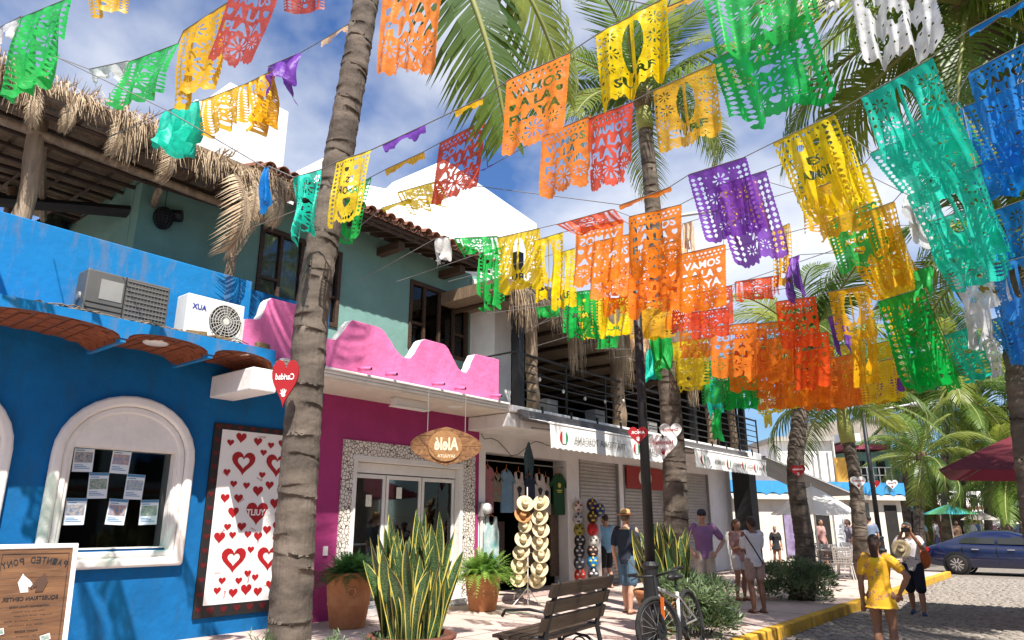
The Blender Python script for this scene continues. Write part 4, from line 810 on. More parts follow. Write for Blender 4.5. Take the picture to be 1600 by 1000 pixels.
def fern_pot(label, loc, potr, poth, rad, mleaf, seed, ring=False):
    t = thing('potted_fern', label, 'potted plant', loc, group='potted ferns'); r = random.Random(seed)
    q = MB(); q.lathe([(0, 0), (potr*.68, 0), (potr*.72, .02), (potr*.84, poth*.4), (potr*.88, poth*.42), (potr*.86, poth*.45), (potr*.95, poth*.86), (potr*1.04, poth*.88), (potr*1.06, poth*.98), (potr*.95, poth), (potr*.9, poth*.9), (0, poth*.9)], 30, loc); pt = q.build('pot', m_terra, t, smooth=True)
    if ring:
        q = MB(); c = Vector(loc)+(-_fw*1+_rt*.35).normalized()*potr*.98+Z_*poth*.66; u = _rt; q.tube([c+(u*math.cos(a)+Z_*math.sin(a))*.055 for a in [k*math.pi/8 for k in range(17)]], .014, 6, caps=False); q.build('handle_ring', m_terra, pt, smooth=True)
    q = MB(); b = Vector(loc)+Z_*poth*.92
    for k in range(430):
        a = r.uniform(0, 6.283); el = r.uniform(.2, 1.5); d = Vector((math.cos(a)*math.cos(el), math.sin(a)*math.cos(el), math.sin(el))); sprig(q, b+Vector((d.x, d.y, 0))*potr*.6, d, rad*r.uniform(.45, 1.0), .075*r.uniform(.8, 1.3), r, 13, r.uniform(.5, 1.5))
    q.build('foliage', mleaf, t, kind='stuff')
fern_pot('dark green fern in clay pot with ring handle beside the pink door', (-8.95, 7.2, 0), .36, .78, .6, m_fernd, 4, True)
fern_pot('bright feathery fern in mottled clay pot by the hat rack', (-8.75, 10.0, 0), .33, .62, .8, m_fern, 5)
m_bush = Mleaf('oleander_leaf', (.05, .1, .035), (.2, .27, .13), .3)
def bush(label, c, rx, ry, rz, n, seed):
    t = thing('shrub', label, 'shrub', c, group='shrubs along the kerb'); r = random.Random(seed); c = Vector(c)
    q = MB()
    for k in range(26):
        a = r.uniform(0, 6.28); q.tube([c+Vector((.05*math.cos(a), .05*math.sin(a), 0)), c+Vector((rx*.75*math.cos(a)*r.random(), ry*.75*math.sin(a)*r.random(), rz*r.uniform(.5, 1.0)))], [.012, .004], 4)
    q.build('stems', m_dwood, t, kind='stuff'); q = MB()
    cl = [(Vector((rx*r.uniform(-.8, .8), ry*r.uniform(-.8, .8), rz*r.uniform(.15, .95))), r.uniform(.12, .26)) for _ in range(60)]
    for k in range(n):
        cc, cr2 = r.choice(cl); d0 = Vector((r.gauss(0, 1), r.gauss(0, 1), r.gauss(0, 1))).normalized(); p = cc+d0*cr2*r.random()
        if p.z < .02 or (p.x/rx)**2+(p.y/ry)**2+max(0, (p.z-rz*.45)/(rz*.6))**2 > 1.15: continue
        d = (d0+Z_*.7+Vector((p.x, p.y, 0))*.6).normalized(); l = r.uniform(.06, .13); s = d.cross(Vector((r.gauss(0, 1), r.gauss(0, 1), r.gauss(0, 1)))).normalized()*l*.11
        p = p+c; q.add([p, p+d*l*.5+s, p+d*l, p+d*l*.5-s], [(0, 1, 2, 3)])
    q.build('foliage', m_bush, t, kind='stuff')
bush('grey green leafy shrub behind the bicycle rear wheel', (-4.62, 9.7, 0), .62, .6, .78, 7500, 1)
bush('grey green leafy shrub at the foot of the leaning palm', (-4.95, 15.2, 0), .74, .7, .72, 6500, 2)
for i, (px, py, D, lab) in enumerate([(415, 1012, 5.4, 'left of the near palm trunk'), (520, 1015, 5.6, 'right of the near palm trunk'), (585, 1015, 5.7, 'below the big snake plant pot')]):
    b = at(px, py, D); r = random.Random(i); t = thing('bed_plant', 'young slender leaved plant in the bed '+lab, 'plant', b-Vector((0, 0, .35)), group='young plants in the bed'); q = MB()
    for k in range(16):
        a = r.uniform(0, 6.28); e = b+Vector((math.cos(a)*.13*r.random(), math.sin(a)*.13*r.random(), r.uniform(-.03, .13))); q.tube([b-Z_*.35, (b+e)/2-Z_*.05, e], .004, 4)
        for j in range(9):
            p = b.lerp(e, .2+.8*j/9); d = Vector((r.gauss(0, 1), r.gauss(0, 1), .8)).normalized(); s = d.cross(Z_).normalized()*.006; l = r.uniform(.04, .08); q.add([p, p+d*l*.5+s, p+d*l, p+d*l*.5-s], [(0, 1, 2, 3)])
    q.build('foliage', m_bush, t, kind='stuff')
# ================================================================== PALMS
m_trunk = None
def trunk_mat():
    m = M('palm_bark', (.035, .026, .019), .9, .3, 2.2, .0, 30, col2=(.19, .148, .112), stretch=(1, 1, 2.2), detail=9); nt = m.node_tree; N = nt.nodes.new; L = nt.links.new; b = nt.nodes['Principled BSDF']
    tc = N('ShaderNodeTexCoord'); mp = N('ShaderNodeMapping'); mp.inputs['Scale'].default_value = (22, 22, 1.2); L(tc.outputs['Object'], mp.inputs['Vector']); n = N('ShaderNodeTexNoise'); n.inputs['Scale'].default_value = 1.5; n.inputs['Detail'].default_value = 6; L(mp.outputs[0], n.inputs['Vector'])
    n2 = N('ShaderNodeTexNoise'); n2.inputs['Scale'].default_value = 14; n2.inputs['Detail'].default_value = 6; L(tc.outputs['Object'], n2.inputs['Vector']); a = N('ShaderNodeMath'); L(n.outputs['Fac'], a.inputs[0]); L(n2.outputs['Fac'], a.inputs[1])
    bp = N('ShaderNodeBump'); bp.inputs['Strength'].default_value = .7; bp.inputs['Distance'].default_value = .02; L(a.outputs[0], bp.inputs['Height']); L(bp.outputs[0], b.inputs['Normal']); return m
m_trunk = trunk_mat()
m_palm = Mleaf('palm_leaflet', (.04, .09, .014), (.17, .26, .04), .45, .4, 1.2)
m_palmy = Mleaf('palm_leaflet_yellowish', (.08, .13, .015), (.32, .36, .06), .45, .4, 1.2)
m_rach = M('palm_rachis', (.25, .26, .08), .5, .2, 4); m_shaft = M('crownshaft', (.22, .26, .06), .5, .4, 4, col2=(.42, .36, .1)); m_fibre = M('palm_fibre', (.16, .11, .06), .95, .4, 8, .6, 50)
def frond_mesh(seed, L_=1., nl=46, droop=1.0, leaf=.26, hang=.5, mats=None):
    """arching rachis with two rows of drooping, folded leaflets; unit length along +X"""
    r = random.Random(seed); q = MB(); n = 18; P = []; T = []
    ang = .15; p = Vector((0, 0, 0)); side = r.uniform(-.12, .12)
    for i in range(n+1):
        P.append(p.copy()); d = Vector((math.cos(ang), side*i/n, math.sin(ang))).normalized(); T.append(d); p = p+d/n; ang -= droop*(1.2/n)*(.35+1.4*i/n)
    q.tube(P, [.014*(1-.85*i/n)+.002 for i in range(n+1)], 5)
    rach = len(q.f)
    def pt(t): k = min(n-1, int(t*n)); f = t*n-k; return P[k].lerp(P[k+1], f), T[k].lerp(T[k+1], f).normalized()
    for i in range(nl):
        t = .1+.9*(i+.3)/nl; c, tn = pt(min(t, .999)); l = leaf*math.sin(math.pi*(.12+.82*((t-.1)/.9)**.8))**.7
        s0 = tn.cross(Z_).normalized(); up = s0.cross(tn)
        for sg in (-1, 1):
            ll = l*r.uniform(.85, 1.1); sw = .45+.5*t; d = (s0*sg+tn*sw+up*.28+Vector((r.gauss(0, .05), r.gauss(0, .05), r.gauss(0, .05)))).normalized()
            w = tn*.0085*r.uniform(.8, 1.2); a = c; b = a+d*ll*.4-Z_*hang*ll*.06; e = a+d*ll*.75-Z_*hang*ll*.3; g = a+d*ll*.95-Z_*hang*ll*(.65+r.uniform(0, .2))
            q.add([a-w*.6, a+w*.6, b+w, b-w, e+w*.75, e-w*.75, g], [(0, 1, 2, 3), (3, 2, 4, 5), (5, 4, 6)], 1)
    me = q.mesh('frond'); 
    for m in (mats or [m_rach, m_palm]): me.materials.append(m)
    me.polygons.foreach_set('material_index', q.m); me.polygons.foreach_set('use_smooth', [i < rach for i in range(len(me.polygons))]); return me
FR = [frond_mesh(i, droop=[.7, 1.0, 1.4, 1.9][i % 4], hang=[.4, .7, 1.0, 1.2][i % 4], mats=[m_rach, m_palm if i % 3 else m_palmy]) for i in range(8)]
FR += [frond_mesh(31, droop=.55, hang=.9, leaf=.24, nl=70, mats=[m_rach, m_palm]), frond_mesh(32, droop=.8, hang=.8, leaf=.24, nl=70, mats=[m_rach, m_palmy])]
FRD = [frond_mesh(20+i, droop=1.3, hang=1.3, mats=[m_thatchd, m_thatch]) for i in range(2)]
def trunk(mb, pts, r0, r1, ring=.11, n=22, seed=0, bulge=1.25, stepf=.032):
    r = random.Random(seed); pts = [Vector(p) for p in pts]; S = [0]
    for a, b in zip(pts, pts[1:]): S.append(S[-1]+(b-a).length)
    def cr(s):
        for i in range(len(pts)-1):
            if s <= S[i+1] or i == len(pts)-2:
                t = (s-S[i])/(S[i+1]-S[i]); p0, p1, p2, p3 = pts[max(i-1, 0)], pts[i], pts[i+1], pts[min(i+2, len(pts)-1)]
                return .5*((2*p1)+(p2-p0)*t+(2*p0-5*p1+4*p2-p3)*t*t+(3*p1-p0-3*p2+p3)*t**3)
    s = 0; C_ = []; Rr = []
    while s < S[-1]:
        g = ring*r.uniform(.55, 1.45); f = s/S[-1]; rad = r0+(r1-r0)*f; rad *= 1+(bulge-1)*math.exp(-s*2.2)
        for ds, k in ((0, 1+stepf), (g*.12, 1+stepf*.8), (g*.5, 1.0), (g*.92, 1-stepf*.5)):
            if s+ds < S[-1]: C_.append(cr(s+ds)); Rr.append(rad*k*r.uniform(.985, 1.015))
        s += g
    C_.append(pts[-1]); Rr.append(r1)
    k0 = len(mb.v); mb.tube(C_, Rr, n)
    for i in range(k0, len(mb.v)):      # tilt and roughen the leaf-scar rings
        p = Vector(mb.v[i]); a = (i-k0) % n; mb.v[i] = (p.x+r.gauss(0, .003), p.y+r.gauss(0, .003), p.z+.03*math.sin(a*6.283/n+((i-k0)//(4*n))*1.9)+r.gauss(0, .003))
def palm(label, base, pts, r0, r1, nf, L_, seed, crown=True, coco=0, shaft=0, elev=(1.25, -.75), group='coconut palms', fr=None, ring=.11, dead=0, spec=()):
    t = thing('palm_tree', label, 'palm tree', base, group=group); r = random.Random(seed)
    q = MB(); trunk(q, [base]+list(pts), r0, r1, seed=seed, ring=ring); q.build('trunk', m_trunk, t, smooth=True)
    top = Vector(pts[-1])
    if not crown: return t
    if shaft:
        q = MB(); ax = (Vector(pts[-1])-Vector(pts[-2] if len(pts) > 1 else base)).normalized(); q.tube([top-ax*.05, top+ax*shaft*.3, top+ax*shaft], [r1*1.25, r1*1.35, r1*.6], 12); q.build('crownshaft', m_shaft, t, smooth=True); top = top+ax*shaft
    q = MB(); q.sphere(top-Z_*.05, (r1*1.5, r1*1.5, r1*2.2), 10, 8); q.build('fibre_sheath', m_fibre, t, smooth=True)
    for k in range(nf):
        f = (k+.5)/nf; el = elev[0]+(elev[1]-elev[0])*f+r.uniform(-.12, .12); az = k*2.39996+r.uniform(-.25, .25)
        me = (fr or FR)[r.randrange(len(fr or FR))]; T = Matrix.Translation(top-wloc(t)) @ Matrix.Rotation(az, 4, 'Z') @ Matrix.Rotation(-el, 4, 'Y') @ Matrix.Rotation(r.uniform(-.5, .5), 4, 'X') @ Matrix.Diagonal((L_*r.uniform(.85, 1.1),)*3+(1,))
        inst('frond', me, t, T)
    for (az, el, ln, k, roll) in spec: inst('frond', FR[k], t, Matrix.Translation(top-wloc(t)) @ Matrix.Rotation(az, 4, 'Z') @ Matrix.Rotation(-el, 4, 'Y') @ Matrix.Rotation(roll, 4, 'X') @ Matrix.Diagonal((ln,)*3+(1,)))
    for k in range(dead): inst('dead_frond', FRD[k % 2], t, Matrix.Translation(top-wloc(t)) @ Matrix.Rotation(r.uniform(0, 6.28), 4, 'Z') @ Matrix.Rotation(1.2, 4, 'Y') @ Matrix.Diagonal((L_*.7,)*3+(1,)))
    for k in range(coco):
        a = r.uniform(0, 6.28); p = top+Vector((math.cos(a)*r1*2.2, math.sin(a)*r1*2.2, -r.uniform(.25, .6))); q = MB(); q.sphere(p, (.12, .12, .15), 10, 8); q.build('coconut', M('coconut_husk', (.3, .27, .06), .6, .3, 6, col2=(.5, .36, .12)), t, smooth=True)
    return t
# dead fronds hanging off both thatch edges
def hang_frond(par, p, L_, az, seed):
    inst('dry_frond', FRD[seed % 2], par, Matrix.Translation(Vector(p)-wloc(par)) @ Matrix.Rotation(az, 4, 'Z') @ Matrix.Rotation(R(62), 4, 'Y') @ Matrix.Diagonal((L_,)*3+(1,)))
for y, l in ((4.75, 1.55), (5.15, 1.0), (3.1, .6), (3.75, .7), (2.2, .6), (2.55, .5), (5.5, .8)): hang_frond(pa, (-9.25, y, 6.6), l, R(random.uniform(-25, 35)), int(y*10))
D1 = 5.6
b1 = at(447, 1010, 5.55); b1 = Vector((b1.x, b1.y, 0)) + Vector((.05, 0, 0))
palm('large ringed palm trunk in the foreground before the pink shop', b1, [at(452, 985, 5.55), at(470, 700, 5.6), at(493, 450, 5.7), at(532, 230, 5.85), at(572, 0, 6.0), at(594, -150, 6.15), at(604, -235, 6.2)], .152, .112, 6, 2.7, 3, elev=(1.35, .7), ring=.13, spec=((HEAD-.05, -1.12, 3.9, 8, 1.15), (HEAD+.1, -.8, 3.6, 9, 1.2)))
pl2 = onZ(1062, 972, 0); p2b = Vector((-5.75, 11.3, 0))
palm('tall palm behind the lamp post with crown above the orange banners', p2b, [at(1056, 800, 12.4), at(1048, 640, 12.4), at(1028, 430, 12.4), at(1018, 300, 12.4), at(1008, 200, 12.4)], .22, .13, 17, 2.7, 8, shaft=.7, elev=(1.35, -.5), ring=.13)
palm('leaning palm rising from the kerb shrub', (-4.95, 15.3, 0), [at(1258, 860, 15.4), at(1243, 740, 15.5), at(1250, 650, 15.6), at(1262, 560, 15.7)], .2, .15, 15, 2.6, 12, shaft=.4, elev=(1.3, -.55), ring=.1)
palm('palm with yellow green crownshaft beyond the cafe chairs', onZ(1347, 905, 0), [at(1344, 840, 19.8), at(1336, 745, 19.9), at(1325, 690, 20)], .2, .16, 15, 3.2, 14, shaft=1.3, elev=(1.3, -.5), ring=.12)
R1b = at(1625, 900, 7.5); R1b.z = -.165
palm('palm with coconuts at the right edge of the street', R1b, [at(1610, 700, 7.6), at(1588, 500, 7.7), at(1580, 375, 7.8)], .17, .14, 13, 2.0, 21, coco=7, elev=(1.2, -.7), dead=2)
R2b = at(1640, 950, 9.5); R2b.z = -.165
palm('tall palm crowning the upper right behind the teal banners', R2b, [at(1660, 700, 9.3), at(1600, 330, 9.0), at(1560, 100, 8.8), at(1515, 5, 8.7)], .2, .16, 30, 3.4, 5, elev=(1.1, -.85))
for i, (px, pyb, ptop, D, L_, nf, lab) in enumerate([(1437, 862, 715, 28, 2.6, 16, 'slim palm standing behind the photographer'), (1478, 858, 610, 34, 4.4, 20, 'tall bushy palm over the blue car'), (1505, 858, 560, 42, 5.0, 18, 'highest of the far palms, dark crowned'), (1545, 858, 690, 40, 4.6, 20, 'low spreading palm behind the teal umbrella'), (1418, 860, 640, 38, 4.2, 18, 'far palm just right of the far lamp pole'), (1600, 858, 640, 36, 4.2, 18, 'far palm at the right edge above the red parasol'), (1572, 858, 745, 32, 3.4, 18, 'short palm hanging over the far market parasols'), (1455, 858, 770, 45, 4.5, 18, 'low far palm behind the market stalls')]):
    b = at(px, pyb, D); b.z = -.15; palm(lab, b, [at(px-2, (pyb+ptop)/2, D), at(px+3, ptop, D)], .2, .15, nf, L_, 40+i, elev=(1.3, -.7), group='far palms')
# the other side of the street: palms and low houses that shade the road
for i, (x, y, h, c) in enumerate([(6.5, -14, 4.6, (.6, .55, .45)), (6.8, -6.5, 4.9, (.55, .3, .2)), (7.0, 1.0, 4.4, (.5, .45, .3)), (7.2, 8.5, 4.8, (.3, .42, .45)), (7.2, 16, 4.5, (.6, .5, .4)), (8.5, 40, 5.5, (.5, .4, .3)), (8.6, 50, 6, (.6, .55, .5))]):
    t = thing('shop_house', ['sand coloured house behind the viewer', 'brick red house behind the viewer', 'ochre shop house facing the pink shop', 'blue grey shop house across the road', 'peach shop house across from the restaurant', 'brown far house right of the market', 'pale far house right of the market'][i], 'building', (x+3, y+3.6, -.2), group='houses across the street')
    q = MB(); q.box(x, x+7, y, y+7.2, -.2, h); q.build('wall', Mstucco('far_plaster_%d' % i, c, (.2, .18, .15), .5, .3, 6), t)
    for k in range(3):
        q = MB(); q.box(x-.04, x-.001, y+.8+k*2.2, y+2.1+k*2.2, .0, 2.3); d = q.build('door', m_dwood, t); q = MB(); q.box(x-.05, x-.002, y+.9+k*2.2, y+1.9+k*2.2, 2.9, 4.0); q.build('window', m_glassd, t)
    q = MB(); q.box(x-1.3, x, y+.2, y+7, 2.5, 2.62); q.build('canopy', m_tile, t)
# ================================================================== PAPEL PICADO BANNERS
def Mpapel(name, col, transp=.2):
    """thin plastic: part lit from the front, part glowing through, a little see-through"""
    m = bpy.data.materials.new('papel_'+name); m.use_nodes = True; nt = m.node_tree; nt.nodes.clear(); N = nt.nodes.new; L = nt.links.new
    o = N('ShaderNodeOutputMaterial'); b = N('ShaderNodeBsdfPrincipled'); t = N('ShaderNodeBsdfTranslucent'); tr = N('ShaderNodeBsdfTransparent'); x = N('ShaderNodeMixShader'); y = N('ShaderNodeMixShader')
    tc = N('ShaderNodeTexCoord'); n = N('ShaderNodeTexNoise'); n.inputs['Scale'].default_value = 9; n.inputs['Detail'].default_value = 4; L(tc.outputs['Object'], n.inputs['Vector'])
    r = N('ShaderNodeValToRGB'); r.color_ramp.elements[0].color = lin(tuple(c*.72 for c in col)); r.color_ramp.elements[1].color = lin(tuple(min(1, c*1.18) for c in col)); r.color_ramp.elements[0].position = .3; r.color_ramp.elements[1].position = .7
    oi = N('ShaderNodeObjectInfo'); fm = N('ShaderNodeMapRange'); fm.inputs['To Min'].default_value = -.05; fm.inputs['To Max'].default_value = .05; fd_ = N('ShaderNodeMix'); fd_.data_type = 'RGBA'; fd_.inputs['B'].default_value = (.8, .76, .66, 1); L(oi.outputs['Random'], fm.inputs['Value']); L(fm.outputs[0], fd_.inputs['Factor']); L(n.outputs['Fac'], r.inputs['Fac']); L(r.outputs[0], fd_.inputs['A']); L(fd_.outputs['Result'], b.inputs['Base Color']); L(fd_.outputs['Result'], t.inputs['Color']); b.inputs['Roughness'].default_value = .42; b.inputs['Specular IOR Level'].default_value = .25
    bp = N('ShaderNodeBump'); bp.inputs['Strength'].default_value = .5; bp.inputs['Distance'].default_value = .02; n2 = N('ShaderNodeTexNoise'); n2.inputs['Scale'].default_value = 14; n2.inputs['Detail'].default_value = 3; L(tc.outputs['Object'], n2.inputs['Vector']); L(n2.outputs['Fac'], bp.inputs['Height']); L(bp.outputs[0], b.inputs['Normal'])
    mxc = max(col); tr.inputs['Color'].default_value = lin(tuple(min(1, .25+.75*c/mxc) for c in col))
    x.inputs['Fac'].default_value = .34; y.inputs['Fac'].default_value = transp; L(b.outputs[0], x.inputs[1]); L(t.outputs[0], x.inputs[2]); L(x.outputs[0], y.inputs[1]); L(tr.outputs[0], y.inputs[2]); L(y.outputs[0], o.inputs['Surface']); return m
PC = {'green': (.005, .47, .07), 'yellow': (.98, .66, .005), 'gold': (.82, .45, .005), 'red': (.72, .09, .035), 'orange': (1.0, .25, .012), 'scarlet': (.9, .1, .012), 'purple': (.2, .05, .42), 'teal': (.02, .62, .45), 'blue': (.008, .24, .66), 'white': (.75, .74, .72), 'cream': (.8, .55, .35), 'brown': (.4, .06, .04)}
PM = {k: Mpapel(k, c, .1 if k in ('white', 'brown') else .14) for k, c in PC.items()}
_RT = {}
def ras_text(s, w, h):
    k = (s, w, h)
    if k in _RT: return _RT[k]
    v, f, tw = text_geo(s, .03); v = np.array(v); y0, y1 = v[:, 1].min(), v[:, 1].max(); P = np.column_stack(((v[:, 0])/tw*w, (v[:, 1]-y0)/(y1-y0)*h)); m = np.zeros((h, w), bool); gx, gy = np.meshgrid(np.arange(w)+.5, np.arange(h)+.5)
    for t in f:
        a, b, c = P[list(t)]; d = (b[1]-c[1])*(a[0]-c[0])+(c[0]-b[0])*(a[1]-c[1])
        if abs(d) < 1e-9: continue
        l1 = ((b[1]-c[1])*(gx-c[0])+(c[0]-b[0])*(gy-c[1]))/d; l2 = ((c[1]-a[1])*(gx-c[0])+(a[0]-c[0])*(gy-c[1]))/d; m |= (l1 >= 0) & (l2 >= 0) & (l1+l2 <= 1)
    _RT[k] = m[::-1]; return _RT[k]
_MK = {}
def mask(kind, nx, ny, mirror):
    """cut pattern: True where paper is; row 0 = top"""
    key = (kind, nx, ny, mirror)
    if key in _MK: return _MK[key]
    K = np.ones((ny, nx), bool); U, V = np.meshgrid((np.arange(nx)+.5)/nx, (np.arange(ny)+.5)/ny); asp = ny/nx*1.0
    def ell(cx, cy, rx, ry): return ((U-cx)/rx)**2+((V-cy)/ry)**2 < 1
    def flower(cx, cy, r, n=8, inner=.3):
        dx, dy = U-cx, (V-cy)*1.25; rr = np.hypot(dx, dy); a = np.arctan2(dy, dx); return (rr < r) & (rr > r*inner) & (np.cos(a*n) > .05+.3*(rr/r))
    def hrt(cx, cy, r): x = (U-cx)/r; y = -(V-cy)*1.25/r+.1; return (x*x+y*y-.45)**3 - x*x*y**3 < 0
    def txt(s, cx, cy, w, h):
        w, h = int(w*nx), max(3, int(h*ny)); m = ras_text(s, w, h); x0, y0 = int(cx*nx-w/2), int(cy*ny-h/2); K[y0:y0+h, x0:x0+w] &= ~m[:, :]
    if kind == 'playa':
        K &= ~((V > .05) & (V < .085) & ((U*11) % 1 < .55+.4*(V-.05)/.035*0) & (U > .05) & (U < .95)); K &= ~((V > .105) & (V < .14) & ((U*11+.5) % 1 < .5) & (U > .05) & (U < .95))
        txt('VAMOS', .5, .245, .8, .13); txt('A LA', .5, .41, .5, .13); txt('PLAYA', .5, .575, .82, .135); K &= ~hrt(.13, .41, .07); K &= ~hrt(.87, .41, .07)
        for cx, cy, r in ((.5, .78, .15), (.2, .76, .1), (.8, .76, .1), (.34, .9, .07), (.66, .9, .07)): K &= ~flower(cx, cy, r, 9)
        for cx in (.07, .35, .65, .93): K &= ~ell(cx, .68, .02, .016)
    elif kind == 'surf':
        K &= ~(ell(.5, .38, .15, .3) & (np.abs(U-.5) > .03)); txt('SURF', .5, .78, .6, .12)
        for s in (0, 1):
            f = lambda x: x if s == 0 else 1-x
            for cx, cy, r in ((.18, .18, .1), (.2, .4, .11), (.16, .6, .09), (.3, .68, .05), (.33, .1, .05)): K &= ~flower(f(cx), cy, r, 8)
            for k in range(9): K &= ~ell(f(.05), .1+k*.09, .018, .022)
        for cx in (.25, .5, .75): K &= ~flower(cx, .92, .06, 8)
    elif kind == 'amor':
        for s in (0, 1):
            for c in (.07, .18):
                for k in range(14): cx = c if s == 0 else 1-c; K &= ~((np.abs(U-cx)/.04+np.abs(V-.09-k*.062)/.026) < 1)
        K &= ~((V > .04) & (V < .07) & ((U*13) % 1 < .5)); txt('ES', .5, .36, .2, .1); txt('AMOR', .5, .52, .46, .12); K &= ~hrt(.5, .7, .12); K &= ~hrt(.38, .2, .07); K &= ~hrt(.62, .2, .07)
        for k in range(9): a = R(200+k*17); K &= ~ell(.5+.17*math.cos(a), .78-.15*math.sin(a), .016, .03)
    elif kind == 'lace':
        for s in (0, 1):
            for c in (.07, .17):
                for k in range(13): cx = c if s == 0 else 1-c; K &= ~((np.abs(U-cx)/.042+np.abs(V-.1-k*.066)/.03) < 1)
        for cx, cy, r in ((.5, .2, .13), (.33, .42, .1), (.67, .42, .1), (.5, .62, .14), (.33, .8, .08), (.67, .8, .08)): K &= ~flower(cx, cy, r, 8)
        K &= ~hrt(.5, .42, .08); K &= ~hrt(.5, .82, .08)
    elif kind == 'cactus':
        for cx, cy in ((.25, .3), (.5, .5), (.75, .28), (.3, .68), (.72, .62), (.5, .16)):
            K &= ~(ell(cx, cy, .035, .11) | ell(cx-.07, cy-.02, .025, .05) | ell(cx+.07, cy+.01, .025, .05) | (ell(cx, cy+.02, .09, .02)))
        for i in range(7):
            for j in range(9): K &= ~ell(.08+i*.14+(.07 if j % 2 else 0), .08+j*.105, .016, .016)
    if kind in ('lace', 'surf', 'amor', 'playa'):     # field of fine punched dots between the figures
        rg = np.random.default_rng(5); solid = K.copy()
        for _ in range(150 if kind in ('lace', 'surf') else 60):
            cx, cy = rg.uniform(.05, .95), rg.uniform(.08, .9); m_ = ell(cx, cy, .014, .013); pad = ell(cx, cy, .034, .03)
            if K[pad].all() and not (kind == 'playa' and .15 < cy < .66) and not (kind == 'surf' and .7 < cy < .86): K &= ~m_
    # scalloped side and bottom edges
    K &= ~((U < .018) & ((V*22) % 1 < .4)); K &= ~((U > .982) & ((V*22) % 1 < .4))
    bot = .93+.045*np.abs(np.sin(U*np.pi*3))+.025*np.abs(np.sin(U*np.pi*12)); K &= V < bot
    if kind == 'rag':
        r = np.random.default_rng(nx*7+ny); e = np.interp(np.arange(nx), np.linspace(0, nx, 7), r.uniform(.35, 1, 7)); K = V < e[None, :]+.06*np.sin(U*40); K &= ~(((U*6) % 1 < .25) & (((V*8) % 1) < .4))
    if mirror: K = K[:, ::-1]
    _MK[key] = K; return K
def banner_mesh(A, B, Dn, kind, nx, ny, mirror, amp, seed, curl, mat):
    r = np.random.default_rng(seed); K = mask(kind, nx, ny, mirror).copy()
    if kind != 'rag' and r.random() < .55:      # torn bites out of the hem or a side
        gy, gx = np.mgrid[0:ny, 0:nx]
        for _ in range(r.integers(1, 3)):
            bx, by = (r.uniform(0, nx), ny*r.uniform(.88, 1.0)) if r.random() < .7 else (r.choice([0, nx]), ny*r.uniform(.4, 1)); w1, w2 = nx*r.uniform(.05, .16), ny*r.uniform(.04, .14); K &= ((gx-bx)/w1)**2+((gy-by)/w2)**2+.4*np.sin(gx*.9+by)*np.cos(gy*.7) > 1
    if True: I = np.argwhere(K); nv = nx+1
    quads = np.column_stack((I[:, 0]*nv+I[:, 1], (I[:, 0]+1)*nv+I[:, 1], (I[:, 0]+1)*nv+I[:, 1]+1, I[:, 0]*nv+I[:, 1]+1))
    used, inv = np.unique(quads, return_inverse=True); quads = inv.reshape(quads.shape); gi, gj = used//nv, used % nv
    u = gj/nx; v = gi/ny; P2 = np.column_stack((u, v))
    # round off the blocky cut edges
    E = np.concatenate([quads[:, [0, 1]], quads[:, [1, 2]], quads[:, [2, 3]], quads[:, [3, 0]]]); Es = np.sort(E, 1); key = Es[:, 0].astype(np.int64)*len(used)+Es[:, 1]; uk, cnt = np.unique(key, return_counts=True); be = uk[cnt == 1]; a, b = be//len(used), be % len(used)
    for _ in range(2):
        S = np.zeros_like(P2); c = np.zeros(len(used)); np.add.at(S, a, P2[b]); np.add.at(S, b, P2[a]); np.add.at(c, a, 1); np.add.at(c, b, 1); m = c > 1; P2[m] = P2[m]*.45+.55*S[m]/c[m][:, None]
    u, v = P2[:, 0], P2[:, 1]; A, B, Dn = np.array(A), np.array(B), np.array(Dn)
    W_ = B-A; nrm = np.cross(W_, Dn); nrm /= np.linalg.norm(nrm); h = np.linalg.norm(Dn); ph = r.uniform(0, 6.28, 4); k1 = r.uniform(1.2, 2.6)
    off = (.95 if kind == 'playa' else 1.4)*amp*h*(v**.7*(np.sin(2*np.pi*k1*u+ph[0])*.6+.35*np.sin(2*np.pi*(k1*2.1)*u+ph[1]+v*2))+.35*np.sin(v*5+ph[2]+u*2)*v)+curl*h*v**2
    squeeze = 1.04-.14*amp*4*v; uu = .5+(u-.5)*squeeze; vv = v*(1-.06*amp*6*np.sin(u*6+ph[3])**2) - abs(curl)*.25*v**2
    co = A[None]+W_[None]*uu[:, None]+Dn[None]*vv[:, None]+nrm[None]*off[:, None]
    c0 = co.min(0)*.5+co.max(0)*.5; c0[2] = co[:, 2].min(); co = co-c0
    me = bpy.data.meshes.new('banner'); n = len(co); f = len(quads); me.vertices.add(n); me.vertices.foreach_set('co', co.astype(np.float32).ravel()); me.loops.add(f*4); me.loops.foreach_set('vertex_index', quads.astype(np.int32).ravel()); me.polygons.add(f); me.polygons.foreach_set('loop_start', np.arange(0, f*4, 4, dtype=np.int32)); me.polygons.foreach_set('loop_total', np.full(f, 4, np.int32)); me.polygons.foreach_set('use_smooth', np.ones(f, bool)); me.update(); me.validate(); me.materials.append(mat)
    return me, c0
DESC = {'playa': 'VAMOS A LA PLAYA banner', 'surf': 'surfboard SURF banner', 'amor': 'hearts and AMOR banner', 'lace': 'lace cut banner', 'cactus': 'cactus cut banner', 'rag': 'torn banner remnant'}
ORD = ['first', 'second', 'third', 'fourth', 'fifth', 'sixth', 'seventh', 'eighth', 'ninth', 'tenth', 'eleventh', 'twelfth', 'thirteenth', 'fourteenth', 'fifteenth', 'sixteenth', 'seventeenth', 'eighteenth']
m_cord = Mplain('cord_grey', (.18, .17, .16), .8)
